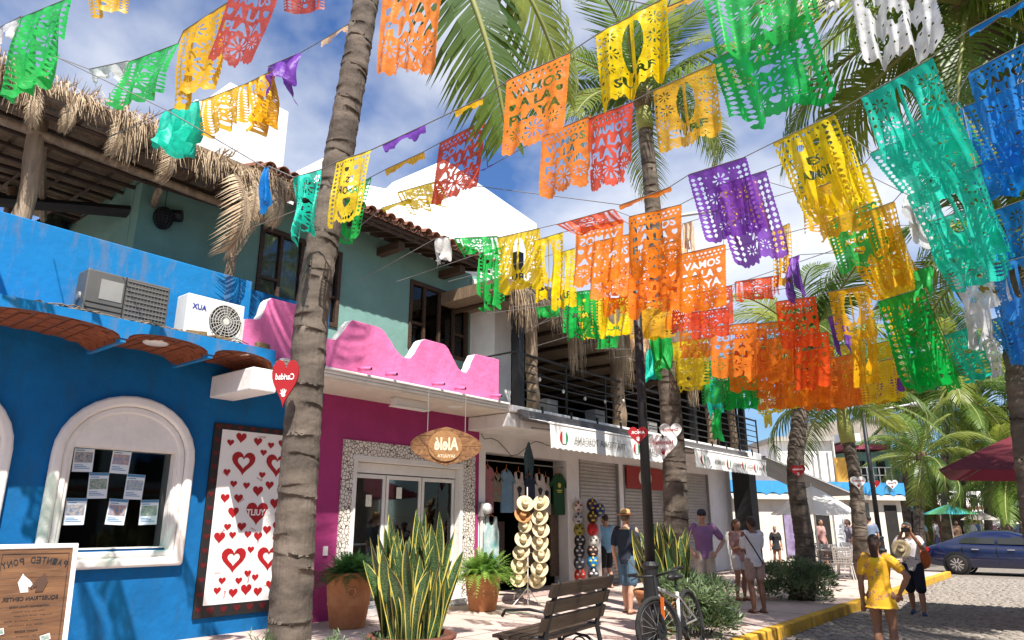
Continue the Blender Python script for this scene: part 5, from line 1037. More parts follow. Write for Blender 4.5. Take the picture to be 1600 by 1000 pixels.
# each row: (where, depth at left px, depth at right px, extra cord ends, banners (TLx,TLy,TRx,TRy,BLx,BLy,colour,kind,mirror,amp,curl))
ROWS = [
 ('the string over the thatch terrace', (0, 6.3, 110, 5.8), [(-120, 75)], [(160, -25)], [(-5, 45, 34, 25, -15, 75, 'white', 'rag', 0, .2, 0), (32, 28, 110, -4, -4, 150, 'green', 'lace', 0, .09, .05)]),
 ('the string left of the white tower', (140, 6.6, 352, 5.5), [(86, 88)], [(430, -40)], [(139, 108, 200, 95, 150, 140, 'white', 'rag', 0, .2, 0), (203, 96, 278, 68, 171, 168, 'green', 'lace', 0, .08, .05), (287, 48, 352, 6, 263, 165, 'gold', 'lace', 0, .1, 0)]),
 ('the topmost string at left', (135, 5.6, 505, 4.9), [(60, -30)], [(575, -25)], [(135, -40, 192, -48, 136, 22, 'gold', 'lace', 0, .12, 0), (372, -35, 440, -30, 328, 92, 'brown', 'playa', 0, .06, 0), (445, -42, 503, -48, 446, 20, 'brown', 'lace', 0, .06, 0)]),
 ('the string before the white tower', (250, 7.2, 575, 6.2), [(170, 215)], [(585, -5)], [(258, 174, 285, 165, 240, 240, 'teal', 'rag', 0, .25, 0), (290, 163, 312, 157, 265, 250, 'teal', 'rag', 0, .3, 0), (318, 156, 386, 130, 312, 212, 'gold', 'lace', 0, .1, .1), (392, 127, 430, 108, 392, 212, 'gold', 'lace', 0, .25, 0), (418, 104, 470, 82, 408, 168, 'purple', 'rag', 0, .3, 0), (505, 62, 560, 28, 503, 75, 'cream', 'rag', 0, .1, 0)]),
 ('the string crossing the near palm trunk', (410, 5.35, 1040, 4.5), [(86, 88), (260, 172)], [(1090, -35)], [(414, 262, 420, 260, 412, 340, 'blue', 'rag', 0, .2, 0), (459, 277, 501, 265, 455, 380, 'teal', 'lace', 0, .2, 0), (528, 252, 578, 235, 510, 352, 'yellow', 'amor', 1, .06, 0), (600, 225, 662, 196, 603, 240, 'purple', 'rag', 0, .15, 0), (712, 172, 752, 154, 714, 184, 'gold', 'rag', 0, .1, 0), (796, 124, 887, 84, 784, 240, 'orange', 'playa', 0, .05, .04), (935, 52, 1037, -3, 940, 162, 'yellow', 'surf', 0, .1, .12)]),
 ('the string rising to the green banners', (535, 7.6, 1260, 4.3), [(395, 355)], [(1330, -15)], [(542, 298, 579, 277, 520, 388, 'green', 'amor', 0, .07, 0), (604, 264, 660, 238, 606, 276, 'gold', 'rag', 0, .1, 0), (690, 222, 756, 188, 676, 320, 'red', 'playa', 1, .04, 0), (762, 262, 776, 254, 750, 268, 'purple', 'rag', 0, .1, 0), (850, 212, 920, 181, 844, 308, 'orange', 'playa', 0, .07, .05), (922, 184, 986, 160, 920, 296, 'red', 'playa', 0, .06, 0), (1024, 140, 1113, 100, 1033, 238, 'gold', 'surf', 0, .04, 0), (1117, 92, 1257, 22, 1150, 205, 'green', 'lace', 0, .1, .1)]),
 ('the topmost string at the centre', (600, 5.2, 1460, 3.9), [(560, -30)], [(1490, -80)], [(606, -45, 692, -55, 588, 112, 'orange', 'playa', 0, .06, .05), (1040, 12, 1085, -8, 1044, 22, 'gold', 'rag', 0, .1, 0), (1103, -10, 1255, -62, 1125, 92, 'green', 'lace', 0, .1, .08), (1290, 5, 1310, -3, 1292, 25, 'white', 'rag', 0, .2, 0), (1328, -25, 1445, -55, 1352, 102, 'white', 'cactus', 0, .14, .1)]),
 ('the string above the tile roof', (595, 8.2, 1455, 4.6), [(470, 430)], [(1530, 50)], [(598, 324, 640, 311, 601, 332, 'yellow', 'rag', 0, .1, 0), (622, 300, 684, 283, 630, 335, 'yellow', 'lace', 0, .3, .2), (970, 320, 1045, 293, 972, 328, 'orange', 'rag', 0, .06, 0), (1078, 272, 1162, 246, 1108, 378, 'purple', 'lace', 0, .05, .03), (1210, 222, 1300, 180, 1256, 352, 'yellow', 'amor', 0, .1, .12), (1350, 150, 1453, 92, 1402, 285, 'teal', 'surf', 0, .12, .12), (1517, 45, 1600, 0, 1518, 58, 'blue', 'rag', 0, .1, 0)]),
 ('the string above the orange cluster', (680, 8.8, 1620, 4.8), [(560, 440)], [(1660, 40)], [(680, 373, 702, 370, 676, 418, 'white', 'rag', 0, .3, 0), (712, 372, 776, 369, 718, 400, 'green', 'lace', 0, .2, .2), (780, 371, 841, 357, 782, 458, 'yellow', 'surf', 0, .06, .0), (872, 350, 956, 327, 895, 372, 'scarlet', 'lace', 0, .3, .2), (985, 338, 1062, 320, 984, 432, 'orange', 'playa', 0, .09, .08), (1120, 290, 1194, 267, 1148, 416, 'purple', 'lace', 0, .1, .1), (1290, 230, 1325, 210, 1320, 330, 'yellow', 'lace', 0, .1, 0), (1362, 238, 1468, 195, 1420, 330, 'teal', 'lace', 0, .13, .1), (1516, 112, 1612, 62, 1542, 225, 'blue', 'playa', 0, .1, .1)]),
 ('the string through the orange cluster', (750, 9.4, 1620, 5.2), [(620, 440)], [(1660, 130)], [(750, 396, 786, 385, 748, 486, 'green', 'amor', 0, .1, 0), (836, 376, 878, 363, 836, 472, 'yellow', 'surf', 0, .06, 0), (903, 358, 971, 343, 898, 448, 'orange', 'playa', 1, .07, 0), (1065, 397, 1131, 382, 1065, 488, 'orange', 'playa', 0, .05, 0), (1122, 297, 1178, 278, 1150, 392, 'gold', 'rag', 0, .15, 0), (1255, 300, 1345, 268, 1262, 380, 'gold', 'lace', 0, .1, .1), (1420, 305, 1525, 262, 1468, 425, 'teal', 'surf', 0, .12, .1), (1504, 168, 1600, 128, 1545, 275, 'blue', 'lace', 0, .12, .1)]),
 ('the string below the orange cluster', (862, 10, 1620, 5.6), [(700, 440)], [(1670, 210)], [(866, 397, 897, 388, 864, 484, 'yellow', 'surf', 0, .06, 0), (928, 378, 986, 365, 924, 470, 'orange', 'playa', 0, .1, 0), (985, 428, 1062, 410, 985, 498, 'orange', 'playa', 1, .1, 0), (1290, 348, 1365, 315, 1312, 428, 'green', 'amor', 0, .06, .05), (1350, 332, 1396, 315, 1380, 455, 'gold', 'lace', 0, .08, .08), (1418, 290, 1432, 284, 1424, 392, 'white', 'rag', 0, .3, 0), (1455, 378, 1548, 345, 1480, 460, 'teal', 'lace', 0, .12, .1), (1518, 262, 1612, 225, 1530, 320, 'blue', 'lace', 0, .12, .1)]),
 ('the string just over the upper deck', (838, 10.6, 1620, 6), [(760, 490)], [(1670, 330)], [(838, 480, 872, 476, 842, 498, 'green', 'lace', 0, .2, 0), (880, 458, 932, 452, 882, 530, 'green', 'amor', 1, .07, 0), (1052, 484, 1082, 478, 1050, 520, 'red', 'playa', 0, .05, 0), (1082, 488, 1137, 480, 1082, 530, 'red', 'playa', 0, .05, 0), (1150, 440, 1216, 430, 1150, 472, 'scarlet', 'lace', 0, .15, .1), (1208, 360, 1233, 349, 1212, 450, 'gold', 'lace', 0, .08, 0), (1230, 405, 1250, 398, 1232, 475, 'purple', 'rag', 0, .3, 0), (1362, 392, 1412, 372, 1380, 465, 'yellow', 'amor', 0, .06, .1), (1428, 424, 1456, 414, 1440, 480, 'green', 'rag', 0, .3, 0), (1488, 432, 1562, 408, 1508, 492, 'white', 'cactus', 0, .08, .05), (1552, 414, 1625, 395, 1562, 500, 'blue', 'surf', 0, .12, .1)]),
 ('the string in front of the deck thatch', (932, 11.2, 1620, 6.6), [(835, 510)], [(1670, 420)], [(934, 470, 986, 463, 934, 528, 'yellow', 'surf', 0, .1, 0), (988, 476, 1052, 468, 986, 530, 'gold', 'lace', 0, .08, 0), (1115, 510, 1180, 503, 1116, 590, 'orange', 'playa', 1, .07, 0), (1214, 471, 1272, 463, 1222, 545, 'scarlet', 'playa', 0, .06, .1), (1296, 456, 1356, 445, 1308, 532, 'gold', 'surf', 0, .05, .04), (1374, 470, 1440, 450, 1416, 610, 'green', 'lace', 0, .08, .05), (1508, 486, 1542, 476, 1518, 555, 'white', 'rag', 0, .2, 0), (1556, 478, 1625, 456, 1582, 575, 'blue', 'lace', 0, .12, .1)]),
 ('the string meeting the lamp post', (930, 11.8, 1600, 7.2), [(840, 540)], [(1660, 480)], [(935, 512, 968, 508, 934, 545, 'green', 'amor', 0, .06, 0), (985, 522, 1012, 520, 986, 552, 'cream', 'rag', 0, .1, 0), (1016, 525, 1044, 521, 1020, 600, 'green', 'rag', 0, .35, 0), (1170, 507, 1238, 500, 1172, 598, 'orange', 'playa', 0, .08, 0), (1238, 528, 1292, 518, 1240, 610, 'scarlet', 'playa', 0, .08, .05), (1294, 495, 1318, 490, 1312, 560, 'purple', 'rag', 0, .2, 0), (1330, 528, 1368, 516, 1336, 605, 'gold', 'surf', 0, .06, 0), (1378, 472, 1442, 452, 1400, 545, 'yellow', 'amor', 0, .08, .05), (1476, 524, 1520, 508, 1508, 600, 'teal', 'lace', 0, .1, .05), (1536, 528, 1556, 520, 1548, 590, 'white', 'lace', 0, .1, 0)]),
 ('the string above the far awning', (1010, 12.6, 1500, 8.4), [(930, 545)], [(1640, 500)], [(1012, 546, 1024, 544, 1012, 602, 'teal', 'rag', 0, .3, 0), (1040, 536, 1102, 528, 1042, 606, 'yellow', 'lace', 0, .05, 0), (1140, 552, 1204, 544, 1142, 612, 'orange', 'playa', 0, .08, 0), (1224, 562, 1292, 550, 1226, 636, 'orange', 'playa', 1, .08, .05), (1296, 560, 1345, 550, 1300, 636, 'orange', 'lace', 0, .08, 0), (1345, 572, 1396, 560, 1350, 632, 'yellow', 'lace', 0, .06, 0), (1420, 562, 1462, 546, 1432, 616, 'green', 'lace', 0, .08, .05), (1468, 564, 1490, 556, 1480, 612, 'green', 'amor', 0, .05, 0)]),
 ('the lowest string by the far awning', (1054, 13.5, 1470, 9.5), [(950, 560)], [(1600, 530)], [(1055, 550, 1099, 543, 1056, 612, 'yellow', 'amor', 1, .05, 0), (1095, 566, 1132, 560, 1096, 632, 'green', 'lace', 0, .07, 0), (1134, 574, 1182, 566, 1136, 640, 'green', 'amor', 1, .07, 0), (1184, 580, 1226, 573, 1186, 640, 'orange', 'playa', 0, .08, 0), (1256, 585, 1300, 577, 1258, 640, 'orange', 'playa', 0, .08, 0), (1306, 588, 1344, 580, 1308, 638, 'orange', 'lace', 0, .1, 0), (1364, 578, 1378, 575, 1370, 630, 'purple', 'rag', 0, .2, 0), (1384, 570, 1402, 566, 1390, 625, 'purple', 'rag', 0, .25, 0), (1430, 575, 1463, 563, 1436, 600, 'yellow', 'lace', 0, .1, 0)]),
 ('the last string before the far lamp', (1110, 14.5, 1420, 11), [(1000, 575)], [(1560, 545)], [(1112, 592, 1120, 590, 1113, 660, 'teal', 'rag', 0, .2, 0), (1115, 640, 1126, 638, 1116, 690, 'green', 'rag', 0, .3, 0), (1172, 590, 1184, 588, 1174, 650, 'green', 'rag', 0, .3, 0), (1186, 612, 1222, 606, 1187, 648, 'yellow', 'lace', 0, .1, 0), (1226, 604, 1262, 597, 1228, 640, 'yellow', 'surf', 0, .1, 0), (1195, 648, 1205, 646, 1196, 672, 'yellow', 'rag', 0, .2, 0), (1285, 600, 1322, 592, 1287, 640, 'orange', 'playa', 0, .1, 0), (1380, 590, 1412, 582, 1384, 625, 'yellow', 'lace', 0, .08, 0)]),
]
ROWS += [
 ('the upper string inside the orange cluster', (1030, 12, 1420, 9.5), [(940, 520)], [(1560, 470)], [(1062, 506, 1112, 500, 1063, 560, 'orange', 'playa', 0, .08, 0), (1150, 520, 1196, 514, 1151, 588, 'scarlet', 'playa', 0, .07, 0), (1198, 530, 1250, 522, 1199, 600, 'orange', 'lace', 0, .1, .05), (1254, 548, 1300, 540, 1258, 622, 'orange', 'playa', 1, .08, 0), (1312, 540, 1350, 532, 1318, 604, 'yellow', 'surf', 0, .08, 0), (1356, 540, 1398, 530, 1364, 598, 'yellow', 'lace', 0, .08, .05)]),
 ('the lower string inside the orange cluster', (1080, 13.2, 1420, 10.4), [(980, 560)], [(1560, 520)], [(1130, 596, 1168, 590, 1131, 640, 'green', 'lace', 0, .08, 0), (1168, 560, 1216, 553, 1169, 622, 'orange', 'playa', 0, .1, .05), (1212, 588, 1256, 581, 1213, 640, 'orange', 'playa', 0, .1, 0), (1268, 596, 1312, 588, 1270, 642, 'orange', 'lace', 0, .12, .05), (1318, 574, 1358, 566, 1321, 634, 'orange', 'playa', 1, .1, 0), (1366, 590, 1400, 583, 1370, 632, 'gold', 'lace', 0, .1, 0)]),
 ('the string feeding the yellow green chain', (900, 9.8, 1640, 5.6), [(800, 450)], [(1680, 190)], [(940, 422, 1002, 408, 942, 494, 'orange', 'playa', 0, .1, 0), (1004, 388, 1062, 374, 1004, 470, 'orange', 'playa', 0, .1, .05), (1066, 350, 1082, 345, 1074, 420, 'cream', 'rag', 0, .2, 0), (1262, 292, 1350, 256, 1296, 402, 'yellow', 'amor', 0, .1, .1), (1396, 205, 1494, 160, 1442, 312, 'teal', 'amor', 0, .12, .1), (1530, 212, 1622, 172, 1560, 308, 'blue', 'amor', 0, .12, .1)]),
 ('the string midway down the teal chain', (900, 10.6, 1640, 6.2), [(800, 480)], [(1680, 290)], [(1038, 442, 1096, 428, 1040, 516, 'orange', 'playa', 0, .08, 0), (1086, 458, 1142, 446, 1086, 514, 'red', 'playa', 0, .08, 0), (1328, 382, 1402, 352, 1360, 472, 'gold', 'lace', 0, .1, .1), (1440, 352, 1537, 316, 1478, 436, 'teal', 'surf', 0, .12, .1), (1545, 332, 1628, 302, 1562, 424, 'blue', 'lace', 0, .12, .1)]),
 ('the string low in the yellow chain', (900, 11.4, 1640, 6.8), [(820, 520)], [(1680, 400)], [(905, 468, 945, 462, 906, 530, 'yellow', 'surf', 0, .08, 0), (1000, 486, 1040, 480, 1001, 532, 'yellow', 'lace', 0, .1, 0), (1348, 432, 1422, 406, 1388, 506, 'yellow', 'lace', 0, .1, .05), (1396, 502, 1452, 482, 1428, 598, 'green', 'amor', 0, .1, .05), (1540, 502, 1622, 478, 1582, 568, 'blue', 'amor', 0, .12, .1)]),
]
sd = 100
for ri, (where, (xa, da, xb, db_), pre, post, bl) in enumerate(ROWS):
    dep = lambda x: da+(db_-da)*(x-xa)/(xb-xa)
    cord = [at(x, y, dep(x)) for x, y in pre]; bl = sorted(bl, key=lambda b: b[0])
    for bi, (ax, ay, bx, by, cx, cy, colr, kind, mir, amp, curl) in enumerate(bl):
        sd += 1; A, B = at(ax, ay, dep(ax)), at(bx, by, dep(bx)); C_ = at(cx, cy, dep(ax)); hp = math.hypot(cx-ax, cy-ay)
        Dn = (C_-A)*1.05; W_x = (B-A)*.03; A, B = A-W_x, B+W_x
        if kind == 'rag': nx, ny = 12, 16
        elif hp > 88: nx, ny = 74, 94
        else: nx, ny = 46, 60
        me, c0 = banner_mesh(A, B, Dn, kind, nx, ny, mir, amp, sd, curl, PM[colr])
        o = bpy.data.objects.new('paper_banner', me); COL.objects.link(o); o.location = c0
        tag(o, f'{colr} {DESC[kind]}, {ORD[bi]} on {where}', 'paper banner', 'papel picado banners over the street')
        cord += [A+W_x, B-W_x]
    cord += [at(x, y, max(2.5, dep(x))) for x, y in post]
    q = MB(); cc = [cord[0]]
    for p in cord[1:]:
        if (p-cc[-1]).length > .02: cc.append(p)
    q.tube(cc, .005, 5); o = q.build('banner_cord', m_cord); tag(o, f'thin cord of {where}', 'cord', 'cords strung across the street')
# ================================================================== SHOP GOODS
def hat(label, p, f, r, m, band):
    """brimmed hat seen from above: brim plane faces f"""
    f = Vector(f).normalized(); T = f.to_track_quat('Z', 'Y').to_matrix().to_4x4(); T.translation = p
    t = thing('straw_hat', label, 'hat', p, group='hats on the rack')
    q = MB(); q.lathe([(r*.42, .0), (r*.7, .004), (r*.92, .015), (r, .035), (r*.985, .04), (r*.7, .012), (r*.42, .01)], 22, T=T); q.build('brim', m, t, smooth=True)
    q = MB(); vs = []; n = 18
    prof = [(.46, 0), (.44, .3), (.40, .55), (.34, .68), (.2, .62), (0, .56)]
    for a, z in prof:
        for k in range(n): an = 2*math.pi*k/n; vs.append(T @ Vector((r*a*math.cos(an)*.9, r*a*math.sin(an)*1.1, r*z*(1-.12*math.cos(2*an)*(z > .5)))))
    q.add(vs, [(i*n+k, i*n+(k+1) % n, (i+1)*n+(k+1) % n, (i+1)*n+k) for i in range(len(prof)-1) for k in range(n)]); q.build('crown', m, t, smooth=True)
    q = MB(); q.lathe([(r*.475, .005), (r*.47, r*.16)], 18, T=T @ Matrix.Diagonal((.93, 1.12, 1, 1))); q.build('hat_band', band, t)
m_straw = M('straw', (.62, .5, .3), .85, .15, 12, .4, 90); m_strawd = M('dark_straw', (.42, .2, .07), .85, .2, 12, .4, 90); m_band = Mplain('hat_band_brown', (.1, .05, .025), .7); m_bandg = Mplain('hat_band_green', (.25, .33, .1), .7)
hr = thing('hat_rack', 'thin white wire rack holding the straw hats', 'rack', (-8.67, 11.2, 0)); hb_ = Vector((-8.67, 11.2, 0))
DH = 14.15
q = MB(); q.tube([hb_, hb_+Z_*2.15], .012, 6); q.build('pole', m_white, hr)
for k in range(3): a = k*2.09; q = MB(); q.tube([hb_+Z_*.3, hb_+Vector((.3*math.cos(a), .3*math.sin(a), 0))], .01, 5); q.build('foot', m_white, hr)
HATS = [(820, 788, 'top left pale'), (846, 787, 'top right pale'), (816, 806, 'dark tan'), (844, 809, 'second row right pale'), (821, 822, 'small side turned'), (845, 829, 'third row right white'), (817, 844, 'fourth row left greenish'), (844, 848, 'fourth row right'), (815, 864, 'fifth row left'), (846, 867, 'red embroidered'), (812, 884, 'sixth row left'), (843, 890, 'sixth row right'), (811, 905, 'bottom left'), (840, 907, 'bottom right tilted')]
for i, (x, y, lab) in enumerate(HATS):
    p = at(x, y, DH-.1); r = random.Random(i); f = -_fw*1+_rt*r.uniform(-.45, .35)+Z_*r.uniform(.25, .6)
    hat(f'{lab} straw hat on the wire rack', p, f, .168 if i != 4 else .14, m_strawd if i == 2 else m_straw, [m_band, m_bandg, m_strawd][i % 3])
    q = MB(); q.tube([p-_fw*-.02, hb_+Z_*(p.z+.05)], .006, 4); q.build('hook', m_white, hr)
# wrestling masks on a stand
mk = thing('mask_stand', 'narrow two column stand hung with wrestling masks', 'rack', at(917, 918, 16.6)); mb_ = wloc(mk)
for s in (-.2, .2): q = MB(); q.tube([mb_+_rt*s-Z_*mb_.z, mb_+_rt*s+Z_*(2.05-mb_.z)], .02, 6); q.build('upright', m_white, mk)
q = MB(); q.box(-.34, .34, -.02, .02, .1, 2.0, T=Matrix.Translation((mb_.x, mb_.y, 0)) @ Matrix.Rotation(HEAD, 4, 'Z')); q.build('back_panel', m_trim, mk)
MASKS = [(903, 792, (.5, .46, .4), (.3, .05, .05), 'silver'), (903, 810, (.45, .43, .42), (.06, .05, .05), 'grey patterned'), (905, 828, (.3, .26, .04), (.05, .05, .02), 'olive'), (906, 845, (.02, .02, .025), (.4, .4, .4), 'black and violet'), (905, 862, (.03, .03, .03), (.5, .5, .5), 'black silver streaked'), (905, 880, (.05, .06, .08), (.6, .6, .6), 'dark blue grey'), (906, 899, (.5, .03, .02), (.7, .6, .5), 'red and green'), (925, 789, (.03, .02, .06), (.5, .3, .03), 'dark purple'), (937, 797, (.02, .04, .16), (.5, .45, .1), 'navy blue'), (926, 808, (.05, .03, .01), (.6, .42, .05), 'black and gold'), (926, 827, (.55, .02, .02), (.3, .01, .01), 'bright red'), (927, 846, (.6, .57, .5), (.1, .1, .1), 'white'), (926, 861, (.04, .03, .03), (.5, .3, .2), 'brown black'), (926, 878, (.02, .2, .45), (.6, .5, .05), 'sky blue'), (927, 898, (.05, .05, .05), (.6, .6, .6), 'black and white')]
for i, (x, y, c, c2, lab) in enumerate(MASKS):
    p = at(x, y, 16.35); t = thing('wrestling_mask', f'{lab} wrestling mask on the narrow stand', 'mask', p-Z_*.14, group='wrestling masks'); T = Matrix.Rotation(HEAD, 4, 'Z')
    q = MB(); q.sphere(p, (.125, .14, .15), 14, 10, T=T); q.build('mask_hood', M('mask_%d' % i, c, .4, .35, 9), t, smooth=True)
    for s in (-1, 1): q = MB(); q.sphere(p-_fw*.125+_rt*.052*s+Z_*.03, (.034, .016, .024), 8, 6, T=T); q.build('eye_patch', Mplain('mask_trim_%d' % i, c2, .4), t)
    q = MB(); q.tube([p-_fw*.1+Z_*.12, p-_fw*.135+Z_*.07], .02, 6); q.build('brow_patch', MATS['mask_trim_%d' % i], t)
    q = MB(); q.sphere(p-_fw*.13-Z_*.065, (.04, .016, .022), 8, 6, T=T); q.build('mouth_patch', MATS['mask_trim_%d' % i], t)
# garments hanging in the shop opening
def garment(label, y, z, wd, h, m, tee=True, x=-9.88, pr=None, prm=None, name='hanging_shirt'):
    t = thing(name, label, 'shirt', (x, y, z-h), group='shirts hanging in the clothes shop')
    w = wd/2; P = ([(-.16*w, 0), (-.55*w, -.03), (-1.45*w, -.28*h), (-1.2*w, -.36*h), (-.85*w, -.24*h), (-.88*w, -h), (.88*w, -h), (.85*w, -.24*h), (1.2*w, -.36*h), (1.45*w, -.28*h), (.55*w, -.03), (.16*w, 0), (.3*w*.6, -.05*h), (0, -.08*h), (-.3*w*.6, -.05*h)] if tee else [(-.42*w, 0), (-.62*w, 0), (-.7*w, -.2*h), (-.9*w, -.32*h), (-.9*w, -h), (.9*w, -h), (.9*w, -.32*h), (.7*w, -.2*h), (.62*w, 0), (.42*w, 0), (.3*w, -.15*h), (0, -.2*h), (-.3*w, -.15*h)])
    q = MB(); q.prism(P, (x, y, z), Y_, Z_, X_*.05); q.build('cloth', m, t, bevel=.015)
    if pr:
        q = MB()
        for (a, b, ra, rb_) in pr: q.prism(arc(a*w, -b*h, ra*w, rb_*h, 0, 360, 12)[:-1], (x+.052, y, z), Y_, Z_, X_*.001)
        q.build('chest_print', prm, t)
    q = MB(); q.tube([(x+.02, y-.8*w, z-.06), (x+.02, y, z+.03), (x+.02, y+.8*w, z-.06)], .008, 5); q.tube([(x+.02, y, z+.03), (x+.02, y, z+.12)], .006, 5); q.build('hanger', Mplain('hanger_orange', (.5, .16, .04), .5), t)
skull = [(0, .45, .35, .1), (0, .58, .2, .05), (-.3, .42, .12, .04), (.3, .42, .12, .04)]
gm = lambda n, c: M('cloth_'+n, c, .9, .15, 6)
for a in [('faded pink shirt at the left end of the clothes shop rail', 11.38, 2.62, .42, .95, gm('pink', (.3, .12, .13)), True), ('striped shirt second from left on the shop rail', 11.68, 2.5, .3, .6, M('cloth_stripes', (.3, .05, .05), .9, .3, 9, col2=(.1, .3, .2), stretch=(1, 1, 9)), True), ('light blue t-shirt on the clothes shop rail', 12.0, 2.58, .44, .9, gm('lblue', (.15, .26, .36)), True), ('white tank top with skull print left of the hanging scarf', 12.42, 2.55, .42, .85, gm('white1', (.5, .46, .42)), False, -9.88, skull, m_black), ('navy shirt in the middle of the shop rail', 12.82, 2.5, .4, .7, gm('navy', (.02, .03, .06)), True), ('white tank top with dark print right of the hanging scarf', 13.18, 2.55, .42, .85, gm('white2', (.52, .48, .44)), False, -9.88, skull, m_black), ('half hidden white tank top beside the green t-shirt', 13.5, 2.5, .36, .85, gm('white3', (.48, .44, .4)), False, -9.93, skull, m_black), ('dark green t-shirt with yellow emblem at the rail end', 13.85, 2.6, .5, .95, gm('green', (.008, .06, .02)), True, -9.82, [(0, .3, .25, .06), (0, .42, .5, .015), (0, .46, .4, .012)], Mplain('print_yellow', (.6, .5, .05)))]: garment(*a)
garment('teal beach towel with white scrolls beside the meter', 11.3, 1.6, .5, .95, M('towel_teal', (.08, .32, .3), .9, .5, 5, col2=(.6, .62, .6)), False, -9.7, name='beach_towel')
rl = MB(); rl.tube([(-9.86, 11.2, 2.74), (-9.86, 14.15, 2.74)], .015, 6); tag(rl.build('garment_rail', m_grey), 'steel rail the shirts hang from', 'rail')
sc2 = at(826, 690, 14.6); q = MB(); rr = random.Random(4)
for k in range(26): x = rr.uniform(-.07, .07); y = rr.uniform(-.07, .07); l = rr.uniform(.4, .85); q.add([sc2+Vector((x*.2, y*.2, 0)), sc2+Vector((x-.03, y, -l*.5)), sc2+Vector((x, y, -l)), sc2+Vector((x+.03, y+.02, -l*.5))], [(0, 1, 2, 3)])
tag(q.build('hanging_scarf', M('woven_scarf', (.008, .014, .05), .9, .5, 30, col2=(.1, .16, .14), stretch=(3, 3, 1))), 'bunch of dark woven scarves hanging from the slab corner', 'scarf')
for i, (x, y, z0, w, h, c1, c2) in enumerate([(-10.6, 11.6, .3, .5, 1.5, (.06, .02, .03), (.2, .12, .08)), (-10.4, 12.3, .2, .6, 1.3, (.03, .02, .02), (.12, .08, .06)), (-10.3, 13.3, .5, .55, 1.5, (.04, .03, .02), (.25, .18, .12)), (-10.0, 13.95, .3, .3, 1.6, (.06, .03, .02), (.2, .15, .1))]):
    q = MB(); q.box(x-.05, x, y-w/2, y+w/2, z0, z0+h); tag(q.build('woven_blanket', M('blanket_%d' % i, c1, .9, .4, 12, col2=c2, stretch=(1, 1, 6))), ['dark red woven blanket, leftmost inside the clothes shop', 'dark brown woven blanket behind the hat rack', 'pale patterned blanket right of the hat rack', 'narrow brown blanket at the shop door edge'][i], 'blanket', 'blankets in the clothes shop')
# mannequin in the pink shop window
mq = thing('mannequin', 'grey torso mannequin in dark top inside the pink shop', 'mannequin', (-10.7, 9.6, .05))
q = MB()
for z, rx, ry in ((0, 0, 0),): pass
q.tube([(-10.7, 9.6, .05), (-10.7, 9.6, 1.0)], .02, 8); q.lathe([(0, 0), (.16, .0), (.16, .02), (0, .03)], 16, (-10.7, 9.6, .05)); q.build('stand', m_grey, mq)
q = MB(); q.lathe([(0, .95), (.13, .96), (.17, 1.05), (.125, 1.25), (.16, 1.45), (.17, 1.55), (.06, 1.62), (.05, 1.68), (.08, 1.74), (.085, 1.82), (.05, 1.9), (0, 1.92)], 16, (-10.7, 9.6, .05), T=Matrix.Diagonal((.75, 1.1, 1, 1))); q.build('torso', M('mannequin_grey', (.35, .33, .31), .4), mq, smooth=True)
q = MB(); q.lathe([(.14, 1.22), (.135, 1.3), (.17, 1.45), (.175, 1.54), (.1, 1.6)], 16, (-10.7, 9.6, .05), T=Matrix.Diagonal((.77, 1.12, 1, 1))); q.build('black_top', m_black, mq, smooth=True)
for i, (y, z) in enumerate([(8.2, .7), (8.2, 1.1), (9.1, .6)]):
    q = MB(); q.box(-10.6, -10.25, y-.35, y+.35, z, z+.03); q.box(-10.6, -10.57, y-.35, y+.35, z+.03, z+.28); tag(q.build('display_shelf', m_white), ['low white display shelf inside the pink shop', 'upper white display shelf inside the pink shop', 'right hand white display shelf inside the pink shop'][i], 'shelf', 'display shelves')
ll = MB(); rr = random.Random(9)
for k in range(260):
    x, y = (XK+rr.uniform(.02, .5), rr.uniform(7, 25)) if k % 2 else (rr.uniform(-9.5, XK-.2), rr.uniform(5, 25)); z = -.135 if x > XK else .006; a = rr.uniform(0, 6.28); l = rr.uniform(.02, .06); u = Vector((math.cos(a), math.sin(a), rr.uniform(-.1, .3)))*l; v = Vector((-math.sin(a), math.cos(a), rr.uniform(-.2, .2)))*l*.3; p = Vector((x, y, z+.008)); ll.add([p-u, p+v, p+u, p-v], [(0, 1, 2, 3)])
tag(ll.build('leaf_litter', m_thatchd), 'dry leaves scattered on the pavement and along the kerb', 'leaf litter', kind='stuff')
# ================================================================== CAFE CORNER
m_chair = M('chair_plastic', (.5, .47, .43), .5, .08, 4)
def cafe_chair():
    t = thing('cafe_chair', 'x', 'chair', (0, 0, 0), group='white plastic cafe chairs')
    q = MB(); q.box(-.21, .21, -.2, .2, .42, .45); q.build('seat', m_chair, t, bevel=.015, local=True)
    for sx in (-1, 1):
        for sy in (-1, 1): q = MB(); q.tube([(.17*sx, .17*sy, .43), (.23*sx, .24*sy, 0)], [.022, .016], 6); q.build('leg', m_chair, t, local=True)
    q = MB(); n, m = 7, 6; T = Tm((0, .19, .45), rx=R(-14)); cells = []
    q.ring([(-.22, 0), (-.22, .42), (.22, .42), (.22, 0)], [(-.19, .03), (-.19, .39), (.19, .39), (.19, .03)], T @ Vector((0, 0, 0)), T.to_3x3() @ X_, T.to_3x3() @ Z_, T.to_3x3() @ Y_*.02)
    b = q.build('backrest', m_chair, t, local=True); q = MB()
    for k in range(6): x = -.16+k*.064; q.box(x-.012, x+.012, .004, .016, .03, .39, T=T)
    for k in range(5): z = .07+k*.07; q.box(-.19, .19, .003, .015, z-.012, z+.012, T=T)
    q.build('lattice', m_chair, b, local=True, kind='stuff'); return t
